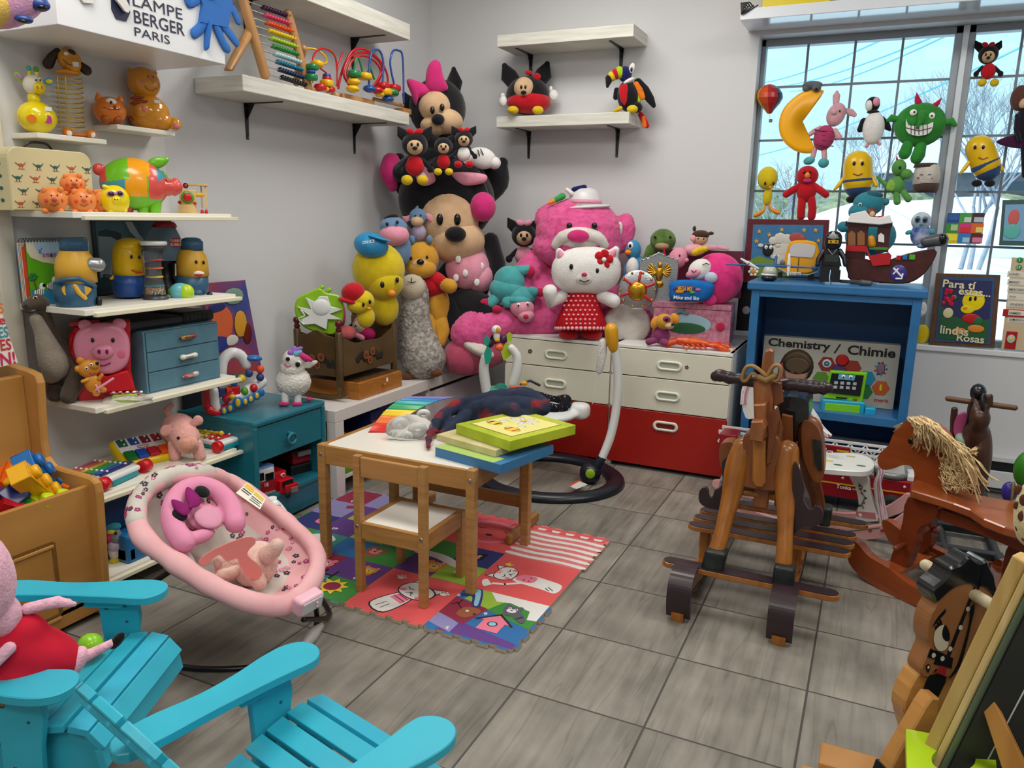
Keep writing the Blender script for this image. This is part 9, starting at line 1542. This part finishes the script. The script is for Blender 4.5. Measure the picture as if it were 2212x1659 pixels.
g=F(1660,606,A=Vector((A_(1660,606,3.90).x,3.90,CT)));BLW=C('wing_blue','2c5c9c',rough=.3);toy('toy_seaplane','toy seaplane with long blue wing and two white propellers at the cabinet corner','toy plane',g,[('hull',C('hull_navy','10141e',rough=.25),'e',1661,600,18,8,20,0),('deck',WHT,'e',1661,593,18,5,18,0),('cabin',C('cabin_clear','b8bcb0',rough=.15),'l',1662,[(593,17),(584,15),(577,12),(576,10)]),('wing',BLW,'t',[(1569,571,0,1.6),(1660,574,0,3),(1764,579,0,1.6)],{'flat':1.0}),('tail',BLW,'t',[(1674,575,-10,3),(1676,562,-14,3),(1677,553,-16,3)]),('+',WHT,'b',1671,551,1684,554,6,-14),('propeller',WHT,'t',[(1601,559,8,2),(1619,570,10,4),(1638,580,8,2)],{'flat':.4}),('+',SLV,'e',1618,569,6,6,8,4),('propeller',WHT,'t',[(1705,550,8,2.4),(1704,573,10,4),(1702,594,8,2.4)],{'flat':.4}),('+',SLV,'e',1704,573,6,6,8,4)])
g=F(1797,610,A=Vector((A_(1797,610,3.93).x,3.93,CT)));NB=C('figure_black','14161b',rough=.25);toy('block_figure','black brick-style toy figure alarm clock with silver crest and yellow eyes panel','toy figure',g,[('leg',NB,'b',1770,582,1792,609,22,8,.1),('leg',NB,'b',1795,583,1815,610,22,8,.1),('hips',NB,'b',1772,572,1814,583,22,8,.1),('torso',NB,'s',[(1782,537),(1810,538),(1818,575),(1775,573)],20,0,2),('display',C('display_grey','2a302e',rough=.2),'b',1782,550,1812,566,3,12),('collar',SLV,'t',[(1789,538,11,.8),(1798,550,12,.8),(1808,538,11,.8)]),('arm',NB,'t',[(1780,542,0,6),(1768,560,4,6),(1766,572,8,5)]),('arm',NB,'t',[(1814,542,0,6),(1824,558,4,6),(1826,572,8,5)]),('head',NB,'e',1800,520,19,21,18,0,0,.8),('face',C('face_yellow','c8a020',rough=.3),'b',1789,519,1811,526,3,19),('+',EYB,'e',1795,522,2,2,1,20),('+',EYB,'e',1806,522,2,2,1,20),('crest',SLV,'p',[(1800,497),(1806,508),(1814,514),(1800,518),(1786,513),(1795,507)],5,18,.6,1)])
g=F(1920,600,A=Vector((A_(1920,605,4.02).x,4.02,CT)));SHB=C('ship_brown','4a1a14',rough=.35,kind='mottle',col2='3c120e',sc=30);SHR=C('ship_red','b0121c',rough=.3);SHT=C('ship_tan','8c5a34',rough=.4);GRC=C('cannon_grey','4c4e52',rough=.35)
T=toy('toy_ship','brown plastic pirate ship with red rail, cannon and white deck','toy ship',g,[('hull',SHB,'s',[(1828,560),(1870,560),(1900,566),(1925,560),(1960,548),(2018,538),(2020,555),(2005,580),(1990,596),(1965,610),(1930,612),(1885,608),(1838,604),(1832,590)],40,0,3,2),('castle',SHB,'b',1828,486,1872,562,40,4,.04),('window',SHT,'s',[(1832,530),(1832,505),(1840,498),(1848,505),(1848,530)],2,6),('window',SHT,'s',[(1852,530),(1852,504),(1860,497),(1868,504),(1868,530)],2,6),('mast_house',SHB,'b',1893,488,1922,545,40,2,.04),('window',WHT,'s',[(1897,522),(1897,508),(1903,503),(1910,508),(1910,524)],2,5),('awning',SHB,'b',1826,478,1928,490,44,6,.1),('deck_white',WHT,'s',[(1830,480),(1838,462),(1870,455),(1880,468),(1900,470),(1922,464),(1928,482),(1900,486)],36,2,2,1),('railing',SHR,'s',[(1828,530),(1872,532),(1880,552),(1920,545),(1926,552),(1922,572),(1885,575),(1872,545),(1828,542)],6,24,1),('button',SHR,'b',1936,552,1946,562,4,24,.3),('button',TB_,'b',1950,551,1960,561,4,24,.3),('button',C('btn_green','4aa82a',rough=.2),'b',1964,550,1977,561,4,24,.3),('anchor_badge',C('badge_violet','3c3284',rough=.3),'e',1941,590,18,18,4,20),('+',WHT,'t',[(1931,580,25,2.4),(1946,596,25,2.4)]),('+',WHT,'t',[(1930,592,25,2),(1940,581,25,2)]),('+',WHT,'t',[(1936,602,25,2.2),(1948,602,25,2.2),(1950,592,25,2.2)]),('cannon',GRC,'t',[(2000,523,6,12),(2020,520,12,13),(2034,518,16,15)],{'n':18}),('cannon_mouth',EYB,'e',2036,517,10,11,8,24),('sail_panel',C('sail_orange','c88a1c',rough=.4),'t',[(1882,515,0,8),(1884,528,0,9)]),('ramp',C('ramp_green','3c8a2c',rough=.4),'b',1878,534,1918,540,20,4),('keel',SHB,'e',1905,607,10,5,10,0)])
toy('monkey_figure','small brown toy monkey with a red shirt riding on the ship deck','toy figure',F(1882,465,A=T.location+Vector((0,.03,0))),[('head',C('monkey_brown','6a2c18',rough=.4),'e',1882,460,11,11,10,6),('face',TN,'e',1884,462,6,6,4,14),('body',RED_,'e',1896,472,14,5,8,4,12)])
k=M(GRC);a,b=Vector(A_(1812,592,3.94)),Vector(A_(1878,612,3.87));a.z=CT+.012;b.z=CT+.013;k.tube([a,a.lerp(b,.4),a.lerp(b,.42),a.lerp(b,.7),a.lerp(b,.72),b],[.007,.008,.011,.010,.014,.012],n=16,round_=False);k.ell(b,(VX*.015,VY*.013,VZ*.012));tag(k.obj('toy_telescope',None,a),'grey plastic toy telescope lying at the cabinet front','toy')
# ---------------- toys hanging in the window and on the sill ----------------
YH=4.315
def W(x,y):return F(x,y,'y',YH,yaw=-PI/2)
def wt(name,label,x,y,parts,cat='plush toy'):return toy(name,label,cat,W(x,y),parts)
k=M();g=W(1662,212);cols6=[C('bal'+h,h,rough=.35)for h in('22305c','a81c20','c84a1c','d8b030','1c6a5a','24306a','a81c20','d8b030')];n=24
for i in range(n):
 P=[]
 for(t,r_)in((0,.02),(4,12),(12,22),(22,28),(32,29),(44,22),(56,11),(64,5)):a=2*PI*i/n;b=2*PI*(i+1)/n;P.append((g.p(1662,181+t)+g.R*r_*g.s*math.cos(a)+g.N*r_*g.s*math.sin(a),g.p(1662,181+t)+g.R*r_*g.s*math.cos(b)+g.N*r_*g.s*math.sin(b)))
 for j in range(7):k.add([P[j][0],P[j][1],P[j+1][1],P[j+1][0]],[(0,1,2,3)],cols6[(i//3)%8])
T=thing('balloon_ornament','striped rainbow hot air balloon ornament hanging at the window edge','ornament',g.A);k.obj('balloon',T);k=M(GRY);k.bx(g,1661,257,1668,264,5,2);k.tube([g.p(1662,246),g.p(1664,258)],.0006,n=4);k.obj('basket',T)
MOO=C('moon_yellow','e8a408',rough=.35,emit=.12);wt('moon_lamp','yellow crescent moon lamp hanging in the window',1730,265,[('body',MOO,'p',[(1780,196),(1752,192),(1722,205),(1692,235),(1682,270),(1690,302),(1715,325),(1745,332),(1762,325),(1745,308),(1734,285),(1734,250),(1748,222),(1768,208)],18,0,.25,3)],'lamp')
PNK=P_('piglet_pink','d8a4ae');SUT=P_('suit_magenta','b03a68');GK=P_('koala_grey','62666e')
wt('plush_koala','small grey plush animal perched on top of the moon lamp',1755,188,[('body',GK,'e',1755,184,22,9,12,6),('+',GK,'e',1742,190,9,8,9,6),('head',GK,'e',1764,190,10,9,9,12),('nose',BK,'e',1763,193,3,3,3,20)])
wt('plush_pig','pink plush pig in a striped magenta suit hanging in the window',1795,275,[('head',PNK,'e',1806,248,20,26,16,6,-20),('ear',PNK,'t',[(1806,222,2,7),(1807,206,2,8),(1808,198,2,3)],{'flat':.5}),('ear',PNK,'t',[(1826,238,2,5),(1838,243,2,8),(1846,248,2,5)],{'flat':.5}),('snout',PNK,'e',1802,242,7,7,7,20),('eye',EYB,'e',1814,240,2,3,2,21),('body',SUT,'e',1780,298,23,28,16,4,-14)]+[('+',C('suit_stripe','7a2448'),'t',[(1760,y,12,1.2),(1779,y+3,20,1.2),(1800,y+5,12,1.2)])for y in(280,290,300,311)]+[('arm',PNK,'t',[(1772,276,4,5),(1758,284,6,6),(1750,290,6,5)]),('arm',PNK,'t',[(1804,282,4,6),(1812,296,8,7)]),('leg',PNK,'t',[(1760,322,2,6),(1756,338,4,6)]),('leg',PNK,'t',[(1780,324,2,6),(1781,340,4,6)]),('shoe',TQ,'e',1748,347,13,9,9,6,14),('shoe',TQ,'e',1779,352,12,11,9,6)])
wt('plush_puffin','black and white plush puffin with pink beak hanging in the window',1888,265,[('body',WP_,'e',1887,277,24,36,18,4),('head',BK,'e',1885,226,16,17,14,2),('cheek',WP_,'e',1878,228,9,12,8,10),('beak',LP,'e',1893,220,8,10,8,12),('collar',BK,'e',1886,242,14,4,12,4),('wing',BK,'t',[(1866,262,0,8),(1858,280,2,7)],{'flat':.5}),('wing',BK,'t',[(1904,258,0,8),(1915,272,2,9),(1922,280,2,4)],{'flat':.5}),('foot',LP,'t',[(1878,306,4,4),(1872,316,6,4)],{'flat':.5}),('foot',LP,'t',[(1894,306,4,4),(1900,311,6,4)],{'flat':.5})])
MG_=P_('monster_green','2f8a34','267828');wt('plush_monster','round green plush monster with red horns and a toothy grin in the window',1985,275,[('body',MG_,'e',1987,270,57,48,30,0),('horn',CRM_,'t',[(1984,222,4,8),(1981,210,4,5),(1980,201,4,1)]),('horn',CRM_,'t',[(2016,232,4,8),(2026,222,4,5),(2034,212,4,1)]),('eye',EYW,'e',1973,243,8,7,4,28),('+',EYB,'e',1975,242,2.4,2.4,2,32),('eye',EYW,'e',2013,250,7,7,4,25),('+',EYB,'e',2013,250,2.4,2.4,2,29),('nose',MG_,'t',[(1992,246,30,9),(1988,262,36,6),(1981,276,36,3)]),('grin',WP_,'s',[(1958,256),(1962,270),(1982,272),(2006,268),(2016,264),(2012,282),(1998,292),(1970,292),(1957,280)],3,30,0,2),('+',EYB,'t',[(1957,276,32,.9),(1985,283,32,.9),(2012,276,32,.9)])]+[('+',EYB,'t',[(x,268,32,.8),(x,291,32,.8)])for x in(1968,1976,1985,1994,2003)]+[('hand',MG_,'t',[(1938,258,4,8),(1925,255,6,9),(1919,260,6,5)]),('hand',MG_,'t',[(2044,265,4,8),(2056,262,6,9),(2063,270,6,5)]),('leg',MG_,'t',[(1962,310,6,12),(1956,328,8,14),(1954,332,10,14)]),('leg',MG_,'t',[(1990,312,6,12),(1984,335,8,15),(1980,342,10,14)])])
g=W(2135,150);mouse('black plush animal with red bow hanging at the top of the right sash',g,2135,118,22,RP,RP,YS)
wt('plush_chick','slim yellow plush chick with long orange feet hanging at the left window edge',1657,400,[('head',YC,'e',1658,385,22,25,18,2),('beak',OB,'e',1664,405,4,3,4,18),('eye',EYB,'e',1653,396,2.4,4,2,18),('eye',EYB,'e',1671,396,2.4,4,2,16),('body',YC,'e',1658,425,10,20,9,0),('leg',OB,'t',[(1652,440,0,3),(1650,455,2,3.5),(1638,462,4,6),(1631,466,4,4)]),('leg',OB,'t',[(1662,440,0,3),(1666,452,2,3.5),(1678,458,4,6),(1683,460,4,4)])])
wt('plush_creature','shaggy red plush creature with an orange nose hanging in the window',1742,405,[('head',RP,'e',1744,380,24,22,18,2),('eye',EYB,'e',1738,372,3,3.4,3,20),('eye',EYB,'e',1750,372,3,3.4,3,20),('nose',OB,'e',1744,379,6,7,6,22),('muzzle',HP,'e',1744,390,9,5,5,19),('body',RP,'e',1742,412,22,26,16,0),('arm',RP,'t',[(1728,402,2,8),(1710,412,4,8),(1698,420,6,8)]),('arm',RP,'t',[(1758,402,2,8),(1776,414,4,8),(1784,420,6,8)]),('leg',RP,'t',[(1733,428,2,9),(1731,450,4,9),(1730,468,4,9)]),('leg',RP,'t',[(1752,428,2,9),(1755,450,4,9),(1753,468,4,9)])])
for lab,x,y,tl_ in(('yellow and blue capsule-shaped plush hanging below the puffin',1853,375,0),('yellow and blue capsule-shaped plush hanging in the right sash',2124,340,-1)):
 q=-10*tl_;wt('plush_figure',lab,x,y,[('body',JYL2,'t',[(x-q*.8,y-20,0,32),(x+q*.6,y+18,0,33)],{'n':20,'sub':3}),('overalls',P_('denim_plush','2c4c80'),'t',[(x+q*.5,y+16,0,33.6),(x+q*.9,y+24,0,31)],{'n':20}),('eye',EYB,'e',x-8-q,y-22,3.4,4.4,3,32),('eye',EYB,'e',x+10-q,y-22,3.4,4.4,3,32),('mouth',BRM,'t',[(x-10,y,33,1),(x,y+4,34,1),(x+10,y,33,1)]),('arm',JYL2,'t',[(x-30,y+10,6,5),(x-42,y+26,10,5),(x-50,y+34,10,3)]),('arm',JYL2,'t',[(x+30,y+6,6,5),(x+40,y+26,10,5)]),('foot',BK,'e',x-14,y+56,12,8,10,8),('foot',BK,'e',x+14,y+56,12,8,10,8)])
DRG=P_('dragon_green','5a9a4a');wt('plush_dragon','light green plush baby dragon hanging beside the marshmallow plush',1938,395,[('head',DRG,'e',1942,362,16,18,14,4),('+',DRG,'e',1958,376,13,11,12,8),('eye',EYB,'e',1944,362,2.6,4,2,18),('body',DRG,'e',1938,400,17,22,14,0),('wing',C('wing_lime','8aba4a',kind='plush'),'p',[(1922,388),(1934,395),(1930,412),(1914,408)],6,12,1),('tail',DRG,'t',[(1924,405,-4,7),(1908,395,-4,5),(1895,382,-4,3)]),('leg',DRG,'t',[(1936,418,4,7),(1938,436,8,8)]),('leg',DRG,'t',[(1952,416,4,7),(1962,430,8,8)]),('horn',CRM_,'t',[(1938,346,4,3),(1937,338,4,1)])])
wt('plush_marshmallow','cream and brown smiling smore-shaped plush in the window',2000,380,[('body',P_('cream_mallow','c9c4bc'),'l',1999,[(400,27),(398,29),(378,30),(362,27),(356,24)]),('choc_top',C('choc','4a3430',kind='plush'),'l',2000,[(362,27.5),(356,26),(353,24)]),('choc_base',MATS['choc'],'l',1998,[(416,24),(410,28),(396,29.6)]),('face',EYB,'t',[(1987,378,29,.8),(1990,376,30,.8),(1993,378,30,.8)]),('+',EYB,'t',[(2005,378,30,.8),(2008,376,30,.8),(2011,378,29,.8)]),('+',HP,'e',1983,384,3,2,1,27),('+',HP,'e',2012,385,3,2,1,27)])
wt('plush_doll','dark-dressed brown-haired soft doll cut off at the right edge',2200,240,[('head',C('doll_hair','5c3a30',kind='plush'),'e',2204,212,22,28,18,2),('face',TN,'e',2210,222,10,12,8,14),('body',C('doll_dark','1c1828',kind='plush'),'e',2210,268,20,38,16,2),('skirt',C('doll_plum','40143c',kind='plush'),'p',[(2152,306),(2190,292),(2225,300),(2220,320),(2180,318)],8,4,.8),('arm',MATS['doll_dark'],'t',[(2198,250,12,6),(2196,280,14,6),(2202,302,16,5)]),('leg',MATS['doll_dark'],'t',[(2210,310,2,6),(2212,380,2,5)])])
HIP=P_('hippo_teal','2f8496');g=F(1875,480,A=Vector((A_(1875,480,4.22).x,4.22,CT)));toy('plush_hippo','teal plush hippo behind the toy ship','plush toy',g,[('head',HIP,'e',1876,440,34,26,24,0),('+',HIP,'e',1858,458,26,20,22,6),('ear',HIP,'e',1914,436,7,8,6,2),('eye',EYW,'e',1858,442,4,4,3,24),('+',EYB,'e',1858,442,2.4,2.4,2,27),('hat',C('hat_stripe','1c5a6c',kind='plush'),'e',1886,422,22,9,16,2),('body',HIP,'e',1880,510,56,44,26,-8),('arm',HIP,'e',1822,490,14,12,10,0)])
OWB=P_('owl_blue','3c58a0','c0c8dc');g=W(1990,540);toy('plush_owl','blue and white speckled plush owl hanging at the grille behind the ship bow','plush toy',g,[('body',OWB,'e',1988,506,22,26,18,0),('head',P_('owl_face','c8d4dc','7a90c0'),'e',1990,478,22,20,18,2),('eye',C('owl_eye','5a6a78',rough=.1),'e',1982,474,6.5,7,4,19),('+',EYB,'e',1982,474,3.4,4,2,23),('eye',MATS['owl_eye'],'e',1998,475,6.5,7,4,18),('+',EYB,'e',1998,475,3.4,4,2,22),('beak',TQ,'e',1990,484,4,3,4,22),('wing',TQ,'e',1963,502,8,5,5,6,20),('wing',TQ,'e',2012,500,8,6,5,6,-20),('foot',OWB,'e',1992,532,12,5,8,6)])
SY=4.305;g=W(2085,492);k=M(C('pxe6','d8d8d0'));k.pr(g,[(2047,460),(2126,459),(2117,527),(2042,526)],6,0)
pal=['1c4a90','3c9a3c','3a2028','2f8c34','d0307c','d8661c','d8c020','2a7ac0','5a1c24'];inn=['2a5aa0','c8d0d0','b0c0cc','a8c890','d8202c','e0d070','e8e040','a0c8e0','d87aa0']
for j in range(3):
 for i in range(3):x0=2046+27*i-2*j;y0=460+22*j;k.bx(g,x0,y0,x0+26.4,y0+21.4,2,5,0,C('px'+pal[j*3+i],pal[j*3+i]));k.bx(g,x0+(10 if(i+j)%2 else 4),y0+(9 if i else 3),x0+25,y0+(20 if i else 16),1,6,0,C('px'+inn[j*3+i],inn[j*3+i]))
tag(k.obj('patchwork_picture',None,g.A),'square patchwork picture of bright colour blocks propped on the window grille','picture')
g=W(2192,480);k=M(C('art_frame','3c5a58',rough=.4));k.pr(g,[(2166,432),(2260,430),(2256,532),(2158,530)],6,0);k.pr(g,[(2172,442),(2254,440),(2250,522),(2166,520)],1,4,m=C('art_blue','7aa8d0'));k.e(g,2190,470,12,18,1,5,m=C('art_coral','c8605a'));k.e(g,2186,500,18,16,1,5.5,m=C('art_aqua','5ab4ac'));tag(k.obj('art_print',None,g.A),'green-framed pale blue art print standing on the grille at the right edge','picture')
g=F(2085,745,A=Vector((A_(2085,745,4.27).x,4.27,OZ0+.002)),yaw=-PI/2);T=thing('wall_plaque','wood-framed Spanish greeting plaque with a yellow chick on the window sill','picture',g.A);k=M(C('burnt_wood','4a2c1c',kind='wood',col2='6a4a30',sc=20,stretch=(8,8,1)));k.pr(g,[(2022,590),(2161,594),(2148,752),(2006,744)],8,0,bev=1);k.obj('frame',T)
k=M(C('plaque_border','2c4c78'));k.pr(g,[(2034,598),(2150,601),(2138,744),(2020,737)],1,5);k.pr(g,[(2040,604),(2144,607),(2133,738),(2026,731)],1,5.8,m=C('plaque_navy','24285c'));k.pr(g,[(2033,660),(2050,680),(2100,694),(2137,690),(2133,738),(2026,731)],1,6.2,m=C('plaque_green','1f5a34'))
k.e(g,2103,650,24,21,1,7,m=GY_);k.e(g,2090,668,15,9,1,7.4,m=GY_);k.e(g,2096,646,3,5,.6,8,m=EYB);k.e(g,2107,645,3,5,.6,8,m=EYB);k.e(g,2085,666,5,3,.6,8.4,m=OB);k.e(g,2098,688,20,10,1,7.6,m=RED_);k.e(g,2113,694,10,9,1,8,m=C('leaf','1a6a3c'));k.e(g,2072,716,16,8,1,7.6,m=OB);k.e(g,2108,710,18,8,1,8,m=OB);k.e(g,2048,676,11,11,1,8,m=C('cream_p','d8d0a0'))
rg=random.Random(3)
for i in range(16):k.e(g,2038+rg.uniform(0,24),626+rg.uniform(0,34),5,5,.8,7+i*.05,m=(CRM_,RED_,GRNB)[i%3 if i%5==0 else i%2],seg=10,ring=4)
k.obj('print',T);q=M(C('plaque_cream','e4dcb8'))
for s_,x0,y0,x1,y1 in(('Para tí',2036,603,2108,620),('estas...',2070,622,2140,636),('lindas',2030,702,2092,720),('Rosas',2066,720,2126,736)):A=g.p(x0,y1,9);q.text(s_,A,(g.R-VZ*.04),VZ,(g.p(x1,y1,9)-A).dot(g.R),(g.p(x0,y0,9)-A).z,.0006,bold=.02)
q.obj('lettering',T)
g=F(2195,755,A=Vector((A_(2195,757,4.25).x,4.25,OZ0+.002)),yaw=-PI/2);T=thing('calendar_board','wooden French weekday calendar board with red slider at the right edge','calendar',g.A);k=M(C('board_birch','cdb896',rough=.4));k.pr(g,[(2186,556),(2300,560),(2290,760),(2162,755)],5,0,bev=1);k.obj('board',T)
k=M(C('cal_green','1f8a4a'));k.e(g,2203,562,7,6,1,3);k.e(g,2201,578,7,6,1,3);k.obj('number_disc',T);k=M(C('cal_white','dcd8cc'))
for y in(587,604,620,636,652,686):k.bx(g,2176,y,2260,y+13,1,3)
k.obj('day_strip',T);k=M(SHR);k.bx(g,2166,670,2260,686,3,5,.2);k.bx(g,2172,716,2196,754,3,5,.2);k.obj('slider',T);k=M(C('cal_white','dcd8cc'));k.bx(g,2178,672,2260,683,1,6);k.e(g,2184,732,9,9,1,7,m=C('sun_disc','b8c4c0'));k.e(g,2184,732,4,4,1,8,m=GY_);k.obj('day_window',T)
q=M(C('cal_ink','20242c'))
for s_,y in(('LUNDI',594),('MARDI',611),('MERCREDI',627),('JEUDI',643),('VENDREDI',659),('SAMEDI',678),('DIMANCHE',692)):q.text(s_,g.p(2180,y,7),g.R,VZ,None,4.4*g.sz,.0006,bold=.01)
q.text('1',g.p(2201,565,5),g.R,VZ,None,6*g.sz,.0006,LETW,bold=.02);q.text('17',g.p(2196,581,5),g.R,VZ,None,6*g.sz,.0006,LETW,bold=.02);q.obj('lettering',T)
g=F(1990,745,A=Vector((A_(1990,742,4.29).x,4.29,OZ0+.002)));k=M(YC);k.e(g,1992,722,16,21,12,0);k.v=[Vector((p.x,p.y,max(p.z,OZ0+.001)))for p in k.v];tag(k.obj('yellow_plush',None,g.A),'yellow plush foot on the sill beside the blue cabinet','plush toy');g=F(1992,680,A=Vector((A_(1992,680,4.29).x,4.29,.8)));k=M(WP_);k.e(g,1993,668,9,16,8,0);k.e(g,1990,676,8,7,7,4);tag(k.obj('white_plush',None,g.A),'white plush scrap hanging behind the blue cabinet corner','plush toy')
k=M(C('black_carton','0e0f14',rough=.3));k.box(-.66,-.56,4.255,4.34,OZ0+.001,.95,.002);k.ell((-.615,4.254,.80),(VX*.02,VY*.002,VZ*.022),WHT,16,6);tag(k.obj('black_box',None,(-.6,4.29,OZ0)),'black carton on the sill between the jewellery box and the blue cabinet','box')
g=F(1700,10,A=Vector((A_(1700,8,4.1).x,4.1,2.237)));k=M(C('tub_yellow','d8c010',rough=.35));k.box(-.63,-.33,4.05,4.2,2.2375,2.36,.01);tag(k.obj('yellow_tub',None,(-.48,4.12,2.2375)),'yellow tub on the left end of the window shelf','tub')
k=M(BLK);
for i in range(4):k.tube(sp3([Vector((-.70+.012*i,4.02,2.244)),Vector((-.715+.01*i,3.995,2.26)),Vector((-.71,3.992,2.225-.005*i)),Vector((-.70+.02*i,4.0,2.245))],6),.003,n=6)
tag(k.obj('power_lead',None,(-.7,4.0,2.24)),'coiled black cord hanging off the left end of the window shelf','cord')
k=M(WPL);g=W(1700,380);k.tube(sp3([g.p(1703+8*math.sin(i*1.9),360+i*5,4+4*math.cos(i))for i in range(10)],4),.002,n=5,round_=False);tag(k.obj('charging_lead',None,g.A),'tangled white cord hanging between the chick and the red creature','cord')
